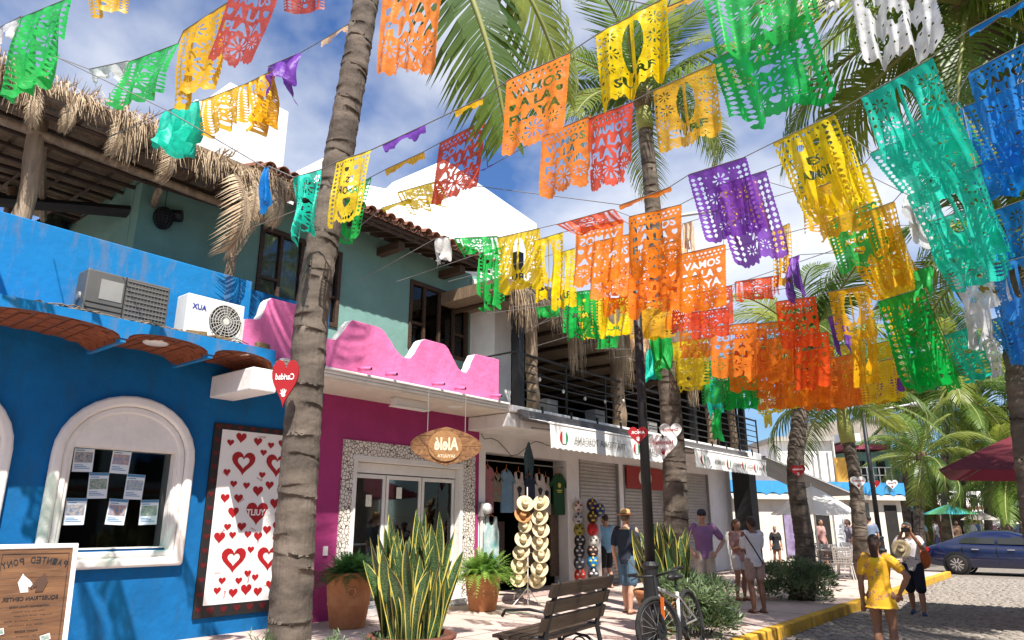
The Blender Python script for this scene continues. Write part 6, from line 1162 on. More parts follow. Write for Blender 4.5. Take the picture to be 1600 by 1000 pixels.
CHS = [(1322, 908, 2.6, 'nearest white lattice cafe chair by the kerb shrub'), (1345, 903, 2.9, 'white lattice cafe chair nearest the yellow dress'), (1300, 900, -.4, 'white lattice cafe chair left of the table'), (1338, 893, .4, 'white lattice cafe chair behind the table'), (1285, 893, 2.2, 'farthest white lattice cafe chair under the parasol')]
c0 = cafe_chair()
for i, (x, y, rz, lab) in enumerate(CHS):
    c = c0 if i == 0 else copy_tree(c0); p = onZ(x, y, 0); c.location = p; c.rotation_euler = (0, 0, rz+HEAD); c['label'] = lab
for i, (x, y, lab) in enumerate([(1312, 901, 'square grey cafe table among the white chairs'), (1285, 899, 'second grey cafe table nearer the leaning palm')]):
    p = onZ(x, y, 0); t = thing('cafe_table', lab, 'table', p, group='cafe tables'); q = MB(); q.box(-.42, .42, -.42, .42, .71, .74, T=Tm(p, rz=.3)); q.build('table_top', m_chair, t, bevel=.006); q = MB(); q.tube([p, p+Z_*.71], .03, 8); q.lathe([(0, 0), (.25, 0), (.22, .03), (0, .04)], 14, p); q.build('pedestal', m_grey, t)
def parasol(label, base, h, r, n, m, sides=8, drop=.35, rot=0, pole=True, m2=None, valance=.0, name='parasol'):
    t = thing(name, label, 'parasol', base, group='parasols'); b = Vector(base); q = MB(); vs = [b+Z_*(h+drop)]; K = sides; S = 4
    for j in range(1, S+1):
        for k in range(K*4):
            a = rot+2*math.pi*k/(K*4); c = (k % 4)/4.; rr = r*j/S/(1.0 if True else 1)*math.cos(math.pi/K)/math.cos((c-.5)*2*math.pi/K); sag = .04*r*math.sin(math.pi*c)*(j/S); vs.append(b+Vector((rr*math.cos(a), rr*math.sin(a), h+drop*(1-(j/S)**1.15)-sag*.6)))
    M_ = K*4; fs = [(0, 1+k, 1+(k+1) % M_) for k in range(M_)]; fs += [(1+(j-1)*M_+k, 1+j*M_+k, 1+j*M_+(k+1) % M_, 1+(j-1)*M_+(k+1) % M_) for j in range(1, S) for k in range(M_)]
    q.add(vs, fs)
    if m2: q.m = [1 if ((i % M_)//4) % 2 else 0 for i in range(len(fs))]
    if valance:
        e = vs[-M_:]; q.add(e+[p-Z_*valance for p in e], [(k, (k+1) % M_, M_+(k+1) % M_, M_+k) for k in range(M_)])
    q.build('canopy', [m, m2] if m2 else m, t, smooth=False)
    for k in range(K):
        a = rot+2*math.pi*k/K; q = MB(); q.tube([b+Z_*(h+drop-.04), b+Vector((r*.97*math.cos(a), r*.97*math.sin(a), h-.02))], .012, 5); q.build('rib', m_grey, t)
    q = MB(); q.tube([b, b+Z_*(h+drop+.08)], .025, 8); q.build('pole', m_trim, t, smooth=True)
    q = MB(); q.lathe([(0, 0), (.3, 0), (.3, .05), (.06, .1), (0, .1)], 16, b); q.build('foot', m_grey, t)
m_can = Mleaf('parasol_white', (.72, .7, .66), (.78, .76, .73), .25, .8); m_red = Mleaf('parasol_maroon', (.11, .008, .016), (.14, .012, .02), .12, .8); m_gteal = Mleaf('parasol_teal', (.05, .38, .4), (.08, .45, .45), .25, .7); m_ggrn = Mleaf('parasol_green', (.1, .36, .16), (.13, .42, .2), .25, .7); m_beige = Mleaf('parasol_beige', (.42, .38, .32), (.5, .46, .4), .2, .8)
parasol('white cafe parasol behind the leaning palm', Vector(at(1281, 880, 22.5)).xy.to_3d(), 1.72, 1.28, 8, m_can, drop=.85, rot=.3)
pr_ = at(1690, 737, 12.0); parasol('dark maroon parasol at the right edge of the road', Vector((pr_.x, pr_.y, -.165)), pr_.z+.165, 2.72, 4, m_red, sides=4, drop=.95, rot=HEAD+math.pi+.18, valance=.0)
for i, (x, yr, D, r, m, m2, lab) in enumerate([(1484, 803, 33, 1.1, m_gteal, m_ggrn, 'teal and green striped market parasol above the blue car'), (1531, 812, 36, .85, m_beige, None, 'beige market parasol right of the teal one'), (1562, 822, 42, .95, m_can, None, 'white far market parasol beyond the beige one'), (1583, 824, 47, .9, m_can, None, 'second white far market parasol at right'), (1597, 828, 52, .8, m_beige, None, 'farthest small parasol at the right edge')]):
    p = at(x, yr, D); parasol(lab, Vector((p.x, p.y, -.1)), p.z+.1, r, 8, m, drop=.42, rot=i*.4, m2=m2)
# ================================================================== BLUE SEDAN
def car():
    t = thing('parked_car', 'dark blue sedan crossing the street beyond the photographer', 'car', (-2.55, 28.9, -.165))
    paint = M('car_blue', (.003, .007, .042), .2, .05, 2, coat=1., spec=.6); o = Vector((-2.55, 28.9, -.165)); L2 = 2.28
    # side profile (x along car, nose at +x), section widths
    low = [(-2.28, .42), (-2.2, .3), (-1.75, .24), (1.75, .24), (2.2, .28), (2.3, .45)]
    belt = [(-2.28, .62), (-2.26, .82), (-2.1, .93), (-1.6, .97), (-.6, .95), (.5, .93), (1.05, .92), (1.7, .82), (2.15, .68), (2.3, .52)]
    xs = [-2.28, -2.2, -2.0, -1.7, -1.3, -.8, -.3, .3, .8, 1.1, 1.5, 1.9, 2.15, 2.28]
    def itp(P, x): return float(np.interp(x, [p[0] for p in P], [p[1] for p in P]))
    W2 = lambda x: .86*(1-.18*max(0, (abs(x)-1.5)/.8)**2)
    q = MB(); vs = []
    for x in xs:
        zt = itp(sorted(belt), x) if -2.27 < x < 2.29 else .6; zl = itp(sorted(low), x); w = W2(x)
        for y, z in ((-w*.96, zl), (-w, zl+.14), (-w*1.0, zl+.33), (-w*.95, zt-.05), (-w*.86, zt), (0, zt+.03), (w*.86, zt), (w*.95, zt-.05), (w, zl+.33), (w, zl+.14), (w*.96, zl)): vs.append(o+Vector((x, y, z)))
    n = 11; fs = [(i*n+k, i*n+k+1, (i+1)*n+k+1, (i+1)*n+k) for i in range(len(xs)-1) for k in range(n-1)]+[tuple(range(n)), tuple((len(xs)-1)*n+k for k in range(n-1, -1, -1))]; q.add(vs, fs)
    body = q.build('body', paint, t, smooth=True)
    gx = [(-1.95, .95), (-1.45, 1.17), (-.95, 1.33), (-.4, 1.385), (.1, 1.36), (.5, 1.25), (.95, 1.02), (1.2, .93)]
    q = MB(); vs = []
    for x, z in gx: vs += [o+Vector((x, -.74*(1-.08*(z-.9)/.5), min(.93, z))), o+Vector((x*.97, -.62, max(z-.04, .93))), o+Vector((x*.97, 0, max(z, .95)+.02)), o+Vector((x*.97, .62, max(z-.04, .93))), o+Vector((x, .74*(1-.08*(z-.9)/.5), min(.93, z)))]
    q.add(vs, [(i*5+k, i*5+k+1, i*5+6+k, i*5+5+k) for i in range(len(gx)-1) for k in range(4)]); q.build('cabin', paint, t, smooth=True)
    for s in (-1, 1):
        for P, nm in (([(-1.32, .98), (-1.2, 1.13), (-.75, 1.27), (-.3, 1.3), (-.3, .97)], 'rear_window'), ([(-.22, .97), (-.22, 1.3), (.1, 1.28), (.45, 1.17), (.82, .98), (.8, .96)], 'front_window')):
            q = MB(); vs = [o+Vector((x, s*(.752-.20*max(0, (z-.93))/.4), z)) for x, z in P]; vs2 = [p+Vector((0, s*.012, 0)) for p in vs]; k = len(P); q.add(vs+vs2, [tuple(range(k)), tuple(range(k, 2*k))]+[(i, (i+1) % k, k+(i+1) % k, k+i) for i in range(k)]); q.build(nm, m_glassd, t)
        for x in (-.95, .02): q = MB(); q.tube([o+Vector((x, s*.865, .8)), o+Vector((x+.2, s*.865, .8))], .018, 6); q.build('door_handle', Mplain('chrome', (.6, .6, .6), .15, .5, 1), t)
        for x in (-.26, .78, -1.2): q = MB(); q.box(x-.006, x+.006, s*.852-.012, s*.852+.012, .36, .9, T=Matrix.Translation(o)); q.build('door_seam', m_black, t)
        q = MB(); q.sphere(o+Vector((.72, s*.93, .98)), (.08, .1, .06), 10, 6); q.build('wing_mirror', paint, t, smooth=True)
        for x in (-1.42, 1.42):
            c = o+Vector((x, s*.78, .32)); T = Matrix.Translation(c) @ Matrix.Rotation(R(-90)*s, 4, 'X')
            q = MB(); q.lathe([(.2, .09), (.3, .1), (.32, .06), (.32, -.08)], 28, T=T); w_ = q.build('wheel', M('tyre_rubber', (.02, .02, .02)), t, smooth=True)
            q = MB(); q.lathe([(0, .075), (.05, .08), (.21, .06), (.215, .09)], 28, T=T); q.build('wheel_disc', Mplain('alloy_dark', (.2, .2, .2), .3, .5, .8), w_)
            q = MB()
            for k in range(10): a = k*.6283; q.box(.05, .2, -.016, .016, .082, .1, T=T @ Matrix.Rotation(a, 4, 'Z'))
            q.build('spokes', Mplain('alloy', (.62, .62, .62), .25, .5, .8), w_); q = MB(); q.lathe([(.33, -.02), (.39, .07), (.40, .085), (.33, .095)], 28, T=T); q.build('arch_shadow_liner', m_black, w_)
    q = MB(); q.box(-2.3, -2.2, -.75, -.45, .7, .84, T=Matrix.Translation(o)); q.build('tail_light', Mplain('tail_red', (.4, .01, .01), .2), t, bevel=.02); q = MB(); q.box(-2.3, -2.2, .45, .75, .7, .84, T=Matrix.Translation(o)); q.build('tail_light', MATS['tail_red'], t, bevel=.02)
    q = MB(); q.box(2.1, 2.27, -.78, -.5, .6, .7, T=Matrix.Translation(o)); q.build('headlight', Mplain('lamp_clear', (.7, .7, .7), .1), t, bevel=.02); q = MB(); q.box(2.1, 2.27, .5, .78, .6, .7, T=Matrix.Translation(o)); q.build('headlight', MATS['lamp_clear'], t, bevel=.02)
car()
# ================================================================== FAR BUILDINGS
def fbox(mb, px0, px1, D, z0, z1, depth, T=None, D1=None):
    """box whose front stands across the line of sight between two bearings"""
    a = at(px0, 815, D); b = at(px1, 815, D1 or D); a.z = b.z = 0; d = (b-a).normalized(); n = Vector((-d.y, d.x, 0)); n = n if n.dot(_fw) > 0 else -n
    vs = [a, b, b+n*depth, a+n*depth]; mb.add([p+Z_*z0 for p in vs]+[p+Z_*z1 for p in vs], [(3, 2, 1, 0), (4, 5, 6, 7), (0, 1, 5, 4), (1, 2, 6, 5), (2, 3, 7, 6), (3, 0, 4, 7)]); return a, b, d, n
def zat(py, D): return at(1300, py, D).z
bw = thing('blue_fascia_building', 'low white shop building with scalloped blue fascia beyond the restaurant', 'building', at(1250, 875, 31).xy.to_3d())
q = MB(); a, b, d, n = fbox(q, 1085, 1411, 29.5, -.1, 2.75, 6, D1=32.5); q.build('wall', m_cream, bw)
Lb = (b-a).length
q = MB(); P = [(0, 3.15), (0, 2.62)]; k = 16
for i in range(k): P += [(Lb*(i+j/6)/k, 2.58+.1*math.sin(math.pi*j/6)) for j in range(7)]
P += [(Lb, 3.15)]; q.prism(P, a-n*.35, d, Z_, n*.34); q.build('blue_fascia', Mstucco('sky_blue_paint', (.05, .28, .58), (.3, .4, .5), .5, .3, 4), bw)
q = MB(); q.prism([(0, 2.4), (Lb, 2.4), (Lb, 2.62), (0, 2.62)], a-n*.33, d, Z_, n*.32); q.build('fascia_board', m_cream, bw)
def fpan(name, px0, px1, D, z0, z1, m, par, off=.04, th=.05):
    s0 = (at(px0, 815, D)-a); s1 = (at(px1, 815, D)-a); r0 = at(px0, 815, D); u0 = (r0-a).dot(d); u1 = (at(px1, 815, D)-a).dot(d); q = MB(); q.prism([(u0, z0), (u1, z0), (u1, z1), (u0, z1)], a-n*off, d, Z_, n*th*.9); return q.build(name, m, par)
fpan('door_opening', 1276, 1306, 31, 0, 2.2, m_dark, bw); fpan('window', 1334, 1346, 31.6, .7, 2.3, m_glassd, bw); fpan('window', 1350, 1365, 31.8, .7, 2.3, m_glassd, bw); fpan('shop_opening', 1385, 1409, 32.2, 0, 2.2, m_dark, bw); fpan('pilaster', 1307, 1330, 31.2, 0, 2.4, m_white, bw, .12, .14); fpan('stacked_ledge', 1115, 1160, 29.8, 1.3, 1.42, m_white, bw, .2, .2)
ps = fpan('wall_poster', 1226, 1271, 30.6, .15, 1.95, M('purple_poster', (.16, .1, .2), .6, .4, 3, col2=(.35, .3, .42)), None, .09, .04); tag(ps, 'purple grey poster panel on the white wall behind the leaning palm', 'poster')
# dark pillar and end frame of the restaurant
dp = MB(); c = onX(1174, 880, -9.2); dp.box(c.x-.3, c.x+.3, c.y-.3, c.y+.3, 0, 3.3); tag(dp.build('dark_pillar', m_black, bevel=.02), 'thick black pillar at the far end of the restaurant', 'pillar')
gs = MB(); p, r_ = at(1196, 712, 27), at(1338, 772, 25.5); s = _fw*2.2-_rt*.6
gs.add([p, r_, r_+s, p+s*.9], [(0, 1, 2, 3)]); gs.add([p-Z_*.04, r_-Z_*.04, r_+s-Z_*.04, p+s*.9-Z_*.04], [(3, 2, 1, 0)]); ga = thing('grey_awning', 'grey sloping awning beyond the second white awning', 'awning', (p+r_)/2); gs.build('canvas', M('awning_grey', (.26, .26, .26), .8), ga); gs = MB(); gs.tube([p-Z_*.06, r_-Z_*.06], .05, 6); gs.build('arm', m_grey, ga)
# upper white house, thatch roof, teal house behind
wh = thing('white_terrace_house', 'white flat roofed upper house behind the blue fascia', 'building', at(1270, 800, 37).xy.to_3d())
q = MB(); a, b, d, n = fbox(q, 1225, 1318, 37, 2.8, zat(690, 37), 4); q.build('wall', m_white, wh); q = MB(); fbox(q, 1222, 1320, 36.7, zat(690, 37), zat(683, 37), 4.6); q.build('roof_slab', M('old_slab', (.35, .32, .28), .9), wh)
a37 = a; 
for x in (1282, 1306): p = at(x, 745, 36.6); q = MB(); q.tube([Vector((p.x, p.y, 2.8)), Vector((p.x, p.y, zat(688, 36.6)))], .06, 6); q.build('thin_post', m_grey, wh)
q = MB(); p = at(1322, 745, 36); fbox(q, 1318, 1335, 36, 3.2, zat(715, 36), .2); q.build('orange_panel', M('panel_orange', (.6, .32, .06), .8), wh)
wt = thing('long_thatch_roof', 'long grey brown thatch roof behind the white upper house', 'roof', at(1320, 700, 42).xy.to_3d())
q = MB(); p0_, p1_ = at(1225, 690, 42), at(1385, 690, 44); q.add([p0_, p1_, at(1378, 652, 48), at(1240, 662, 46)], [(0, 1, 2, 3)]); q.build('thatch_slope', M('old_thatch', (.2, .17, .14), .95, .3, 3, .6, 20, stretch=(3, 3, .8)), wt)
th = thing('teal_balcony_house', 'teal upper storey house with railing and magenta roof edge', 'building', at(1370, 790, 38).xy.to_3d())
q = MB(); fbox(q, 1338, 1402, 38, 2.6, zat(706, 38), 4); q.build('wall', m_teal, th); q = MB(); fbox(q, 1332, 1408, 37.4, zat(703, 38), zat(695, 38), 5); q.build('roof_edge', M('magenta_edge', (.3, .06, .1), .8), th); q = MB(); fbox(q, 1332, 1362, 37.2, zat(692, 38), zat(680, 38), 3); q.build('white_cornice', m_white, th)
for i in range(7):
    p = at(1337+i*9.5, 745, 37.2); q = MB(); q.tube([Vector((p.x, p.y, 3.0)), Vector((p.x, p.y, 4.2))], .03, 5); q.build('railing_post', m_white, th)
for zz in (3.4, 3.8, 4.2): q = MB(); A_, B_ = at(1337, 745, 37.2), at(1396, 745, 37.2); q.tube([Vector((A_.x, A_.y, zz)), Vector((B_.x, B_.y, zz))], .025, 5); q.build('railing_bar', m_white, th)
for x in (1350, 1382): q = MB(); fbox(q, x, x+14, 37.96, 3.1, 4.6, .1); q.build('window', m_glassd, th)
for i, (x0, x1, D, zt, m, lab) in enumerate([(1412, 1470, 46, 3.2, M('plaster_terracotta', (.4, .16, .1), .9), 'terracotta market house behind the photographer'), (1470, 1540, 52, 3.6, m_white, 'white market house behind the teal parasol'), (1540, 1620, 58, 3.3, M('plaster_blue', (.2, .3, .42), .9), 'blue grey market house at the far right'), (1395, 1440, 40, 4.2, M('plaster_green', (.12, .28, .24), .9), 'green market house right of the far lamp')]):
    t = thing('market_house', lab, 'building', at((x0+x1)/2, 830, D).xy.to_3d(), group='far market houses'); q = MB(); fbox(q, x0, x1, D, -.1, zt, 5); q.build('wall', m, t); q = MB(); fbox(q, x0-3, x1+3, D-1.5, 2.3, 2.5, 1.6); q.build('awning_roof', m_tile, t)
    q = MB(); fbox(q, x0+6, x1-6, D-.05, 0, 2.1, .1); q.build('shop_opening', m_dark, t)
    for k in range(3): q = MB(); w_ = (x1-x0)/3; fbox(q, x0+w_*k+w_*.25, x0+w_*k+w_*.7, D-.05, 2.6, zt-.25, .1); q.build('window', m_glassd, t)
# far trees and hill
m_far = Mleaf('far_tree_leaf', (.02, .055, .015), (.09, .15, .035), .25, .6, .5)
def broad_tree(label, base, h, r, seed, n=2600):
    t = thing('broadleaf_tree', label, 'tree', base, group='far broadleaf trees'); rr = random.Random(seed); b = Vector(base); q = MB(); q.tube([b, b+Z_*h*.35, b+Vector((.2, .1, h*.6))], [.22, .18, .1], 8)
    for k in range(6): a = k*1.05; q.tube([b+Z_*h*.35, b+Vector((r*.5*math.cos(a), r*.5*math.sin(a), h*.7))], [.1, .03], 5)
    q.build('trunk', m_trunk, t, smooth=True); q = MB(); cl = [(Vector((rr.gauss(0, r*.45), rr.gauss(0, r*.45), h*(.66+rr.gauss(0, .15)))), rr.uniform(.25, .5)*r) for _ in range(26)]
    for k in range(n):
        c, cr2 = rr.choice(cl); dd = Vector((rr.gauss(0, 1), rr.gauss(0, 1), rr.gauss(0, 1))).normalized(); p = b+c+dd*cr2*rr.random()**.4; s = rr.uniform(.12, .28); u = Vector((rr.gauss(0, 1), rr.gauss(0, 1), rr.gauss(0, 1))).normalized()*s; v = u.cross(dd).normalized()*s*.6; q.add([p-u, p+v, p+u, p-v], [(0, 1, 2, 3)])
    q.build('crown', m_far, t, kind='stuff')
for i, (x, D, h, r, lab) in enumerate([(1560, 55, 6.5, 4, 'dark leafy tree over the far white parasols'), (1480, 62, 7.5, 4.5, 'leafy tree behind the teal market parasol'), (1420, 58, 7, 3.5, 'leafy tree behind the green market house'), (1610, 66, 8, 5, 'leafy tree at the far right edge'), (1350, 60, 6.5, 4, 'leafy tree behind the teal house'), (1530, 75, 8, 5, 'farthest leafy tree above the market')]):
    p = at(x, 815, D); broad_tree(lab, (p.x, p.y, -.2), h, r, i)
hl = MB(); n = 60; vs = []
for j, (dd, zz) in enumerate(((150, -.3), (210, 7), (300, 10))):
    for k in range(n+1): an = HEAD-R(75)+R(150)*k/n; rr2 = dd*(1+.05*math.sin(k*.7)); vs.append((-math.sin(an)*rr2, math.cos(an)*rr2, zz*(1+.35*math.sin(k*.5+j)+.2*math.sin(k*1.7)) if j else zz))
hl.add(vs, [(j*(n+1)+k, j*(n+1)+k+1, (j+1)*(n+1)+k+1, (j+1)*(n+1)+k) for j in range(2) for k in range(n)]); hl.build('hills', M('wooded_hill', (.035, .06, .03), .95, .4, .15, .8, 1.5), kind='structure', smooth=True)
# ================================================================== PEOPLE
def remesh(mb, name, voxel, mat, smooth=6):
    me = mb.mesh(name); o = bpy.data.objects.new(name, me); COL.objects.link(o)
    m = o.modifiers.new('r', 'REMESH'); m.mode = 'VOXEL'; m.voxel_size = voxel; m.use_smooth_shade = True
    s = o.modifiers.new('s', 'SMOOTH'); s.iterations = smooth; s.factor = .5
    dg = bpy.context.evaluated_depsgraph_get(); me2 = bpy.data.meshes.new_from_object(o.evaluated_get(dg)); bpy.data.objects.remove(o); me2.name = name
    me2.materials.clear(); me2.materials.append(mat); me2.polygons.foreach_set('use_smooth', [True]*len(me2.polygons)); return me2
SKIN = {'fair': M('skin_fair', (.5, .27, .18), .5, .06, 9, sss=.1), 'tan': M('skin_tan', (.36, .18, .105), .5, .06, 9, sss=.1), 'brown': M('skin_brown', (.22, .105, .06), .5, .06, 9, sss=.1)}
def limb(mb, P, rs, n=10): mb.tube(P, rs, n); [mb.sphere(p, r if not hasattr(r, '__len__') else max(r), 8, 6) for p, r in zip(P, rs)]
def person(label, loc, rz, H, skin='tan', hair=(.02, .012, .008), shirt=None, bottom=None, style='shorts', armL=None, armR=None, stride=0., lean=0., headyaw=0., headpitch=0., female=False, hairlen=0, cap=None, strawhat=False, glasses=False, shoes=None, sleeve=.5, shortlen=.36, detail=True, seated=False, group=None):
    """standing figure, local front = -Y, metres; arms as (elbow, hand) offsets from the shoulder in fractions of H"""
    t = thing('person', label, 'person', loc, rz, group); vx = .011*H/1.7 if detail else .02
    S = lambda x, y, z: Vector((x*H, y*H, z*H)); sw = .098 if female else .112; hw = .052; b = MB()
    ln = lambda z: -lean*max(0, z-.5)
    hipz = .515; feet = {}
    for s in (-1, 1):
        st = stride*s; hip = S(hw*s, 0, hipz); kn = S((hw+.004)*s, -.02-st*.45, .285); an = S((hw+.006)*s, .012-st, .045+abs(st)*.05*(s < 0)); toe = an+S(.01*s, -.09, -.028); heel = an+S(0, .02, -.025)
        limb(b, [hip, (hip+kn)/2, kn, (kn+an)/2+S(0, .012, .02), an], [.058*H, .048*H, .034*H, .035*H, .021*H]); limb(b, [heel, an+S(0, -.03, -.022), toe], [.02*H, .022*H, .016*H], 8); feet[s] = (hip, kn, an, toe, heel)
    tor = [(.47, .072, .058, 0), (.52, .092 if female else .086, .064, .004), (.58, .078 if female else .082, .055, 0), (.64, .074 if female else .085, .053, -.004), (.71, .088 if female else .098, .06, -.006), (.77, .094 if female else .108, .06, 0), (.815, .075 if female else .088, .046, .006), (.835, .042, .036, .008)]
    def torso(mb, g, z0=0, z1=1, flare=0):
        T_ = [q_ for q_ in tor if z0 <= q_[0] <= z1]; P = [S(0, y+ln(z), z) for z, _, _, y in T_]; n = 16; vs = []
        for (z, rx, ry, y), p in zip(T_, P):
            fl = flare*max(0, (.6-z))
            for k in range(n): a = 2*math.pi*k/n; vs.append(p+Vector(((rx*H+g+fl*H)*math.cos(a), (ry*H+g+fl*H)*math.sin(a), 0)))
        mb.add(vs, [(i*n+k, i*n+(k+1) % n, (i+1)*n+(k+1) % n, (i+1)*n+k) for i in range(len(T_)-1) for k in range(n)]+[tuple(range(n-1, -1, -1)), tuple((len(T_)-1)*n+k for k in range(n))])
    torso(b, 0); limb(b, [S(0, .008+ln(.83), .82), S(0, -.004+ln(.87), .875)], [.034*H, .03*H])
    if female: b.sphere(S(.04, -.05+ln(.73), .735), .032*H, 10, 8); b.sphere(S(-.04, -.05+ln(.73), .735), .032*H, 10, 8)
    hc = S(0, -.012+ln(.93), .928); Th = Matrix.Translation(hc) @ Matrix.Rotation(headyaw, 4, 'Z') @ Matrix.Rotation(headpitch, 4, 'X'); hp = lambda x, y, z: Th @ Vector((x*H, y*H, z*H))
    b.sphere(hc, (.043*H, .053*H, .06*H), 14, 10, T=Matrix.Rotation(headyaw, 4, 'Z')); b.sphere(hp(0, -.014, -.034), (.033*H, .04*H, .036*H), 12, 8); limb(b, [hp(0, -.045, .004), hp(0, -.058, -.014)], [.008*H, .011*H], 8)
    for s in (-1, 1): b.sphere(hp(.045*s, .006, -.006), (.008*H, .014*H, .02*H), 8, 6)
    b.sphere(hp(0, -.05, -.036), (.016*H, .008*H, .006*H), 8, 6)
    arms = {}
    for s, A in ((-1, armL), (1, armR)):
        sh = S(sw*s, .004+ln(.8), .805); A = A or ((.035, .015, -.185), (.045, -.03, -.345)); el = sh+S(A[0][0]*s, A[0][1], A[0][2]); ha = sh+S(A[1][0]*s, A[1][1], A[1][2]); arms[s] = (sh, el, ha)
        limb(b, [sh, (sh+el)/2, el, el.lerp(ha, .35), ha], [.036*H, .031*H, .024*H, .025*H, .016*H]); d = (ha-el).normalized(); side = d.cross(Vector((0, -1, 0))); side = side.normalized() if side.length > .05 else Vector((1, 0, 0)); pn = d.cross(side)
        pc = ha+d*.035*H; b.sphere(pc, (.022*H, .022*H, .022*H), 8, 6); b.tube([ha, pc+d*.022*H], [(.018*H, .012*H), (.024*H, .011*H)], 8)
        for k in range(4):
            f0 = pc+d*.016*H+side*(k-1.5)*.0125*H; l = (.034, .042, .04, .03)[k]*H; limb(b, [f0, f0+d*l*.5, f0+d*l*.85-pn*l*.35*s], [.0065*H, .006*H, .005*H], 6)
        t0 = ha+d*.014*H+side*.018*H; limb(b, [t0, t0+d*.02*H+side*.018*H, t0+d*.042*H+side*.02*H], [.0075*H, .007*H, .0055*H], 6)
    def obj_(name, me, m=None): o = bpy.data.objects.new(name, me); COL.objects.link(o); o.parent = t; return o
    obj_('body', remesh(b, 'body', vx, SKIN[skin]))
    g = .013*H/1.7
    if shirt:
        q = MB(); torso(q, g*1.15, .47 if style != 'dress' else .5, .83)
        if female: q.sphere(S(.04, -.05+ln(.73), .735), .037*H, 10, 8); q.sphere(S(-.04, -.05+ln(.73), .735), .037*H, 10, 8)
        if sleeve > 0:
            for s in (-1, 1):
                sh, el, ha = arms[s]; e = sh.lerp(el, min(1, sleeve*2 if sleeve < .5 else 1) if sleeve <= .5 else 1); e = sh.lerp(el, min(1, sleeve*1.4)); limb(q, [sh-S(.02*s, 0, -.002), sh.lerp(e, .5), e], [.041*H+g*.7, .037*H+g*.6, .032*H+g*.9])
        if style == 'dress':
            n = 22; Zs = [(.6, .074, .056), (.55, .09, .072), (.48, .106, .088), (.42, .12, .1), (shortlen, .132, .114)]; vs = []
            for z, rx, ry in Zs:
                for k in range(n): a = 2*math.pi*k/n; w_ = 1+.05*math.sin(a*7)*(.6-z)*4; vs.append(S(rx*w_*math.cos(a), ry*w_*math.sin(a), z)+Vector((0, 0, 0)))
            q.add(vs, [(i*n+k, i*n+(k+1) % n, (i+1)*n+(k+1) % n, (i+1)*n+k) for i in range(len(Zs)-1) for k in range(n)]+[tuple(range(n)), tuple((len(Zs)-1)*n+k for k in range(n-1, -1, -1))])
        o = obj_('dress' if style == 'dress' else 'shirt', remesh(q, 'shirt', vx, shirt, 4))
    if bottom and style != 'dress':
        q = MB(); torso(q, g*.9, .47, .58)
        for s in (-1, 1):
            hip, kn, an, toe, heel = feet[s]
            if style == 'skirt': continue
            e = hip.lerp(kn, min(1, (hipz-shortlen)/(hipz-.285))); limb(q, [hip, hip.lerp(e, .5), e], [.058*H+g*.6, .055*H+g*.6, .05*H+g])
        obj_('shorts', remesh(q, 'shorts', vx, bottom, 3))
    for s in (-1, 1):
        hip, kn, an, toe, heel = feet[s]; q = MB(); m_ = shoes or Mplain('sandal_brown', (.08, .04, .02), .6)
        if shoes: limb(q, [heel+S(0, 0, .002), an+S(0, -.03, -.018), toe+S(0, -.006, 0)], [.026*H, .028*H, .021*H], 8); obj_('shoe', remesh(q, 'shoe', .014, m_, 3))
        else: q.box(-.026*H, .026*H, -.115*H, .035*H, -.046*H, -.036*H, T=Matrix.Translation(an+S(0, 0, 0))); q.tube([an+S(-.026, -.05, -.035), an+S(0, -.055, -.008), an+S(.026, -.05, -.035)], .006*H, 5); o = q.build('sandal', m_, t, local=True)
    hm = M('hair_%.2f_%.2f' % hair[:2], hair, .45, .3, 30, .5, 120, stretch=(6, 6, 1)); q = MB(); q.sphere(hp(0, .012, .014), (.049*H, .054*H, .056*H), 12, 10)
    if hairlen:
        ns = 7; limb(q, [hp(0, .035, .01)]+[hp(.006*math.sin(i), .052-.002*i, -.02-hairlen*i/ns) for i in range(ns)], [.045*H]+[.038*H*(1-.5*i/ns) for i in range(ns)])
    if not (cap and not hairlen): obj_('hair', remesh(q, 'hair', vx*1.1, hm, 4))
    if cap:
        q = MB(); q.sphere(hp(0, .004, .022), (.052*H, .06*H, .05*H), 14, 10); c_ = q.build('cap', cap, t, smooth=True, local=True); q = MB(); n = 9; vs = []
        for k in range(n): a = R(200+140*k/(n-1)); vs += [hp(.047*math.cos(a), .048*math.sin(a), .02), hp(.05*math.cos(a), .048*math.sin(a)-.052*math.sin(math.pi*k/(n-1)), .012)]
        q.add(vs, [(2*k, 2*k+1, 2*k+3, 2*k+2) for k in range(n-1)]); q.build('visor', cap, t, smooth=True, local=True)
    if strawhat:
        T = Th @ Matrix.Translation((0, .004*H, .03*H)) @ Matrix.Rotation(.08, 4, 'X'); q = MB(); q.lathe([(.045*H, 0), (.07*H, -.002), (.098*H, .004), (.1*H, .009), (.07*H, .006), (.05*H, .008)], 22, T=T); q.build('hat_brim', m_strawd, t, smooth=True, local=True); q = MB(); q.lathe([(.054*H, 0), (.052*H, .03*H), (.046*H, .056*H), (.03*H, .064*H), (0, .058*H)], 20, T=T); q.build('hat_crown', M('hat_straw_warm', (.5, .3, .12), .85, .15, 12), t, smooth=True, local=True); q = MB(); q.lathe([(.0555*H, .002*H), (.054*H, .018*H)], 20, T=T); q.build('hat_band', m_band, t, local=True)
    if detail:
        for s in (-1, 1):
            if glasses: q = MB(); q.sphere(hp(.019*s, -.05, .004), (.017*H, .008*H, .012*H), 10, 6); q.build('sunglass_lens', m_black, t, smooth=True, local=True)
            else: q = MB(); q.sphere(hp(.018*s, -.0475, .004), (.008*H, .005*H, .005*H), 8, 6); q.build('eye', Mplain('eye_dark', (.03, .02, .015), .2), t, smooth=True, local=True)
        q = MB(); q.sphere(hp(0, -.0535, -.036), (.014*H, .004*H, .004*H), 8, 5); q.build('mouth', Mplain('lip', (.3, .1, .08), .5), t, smooth=True, local=True)
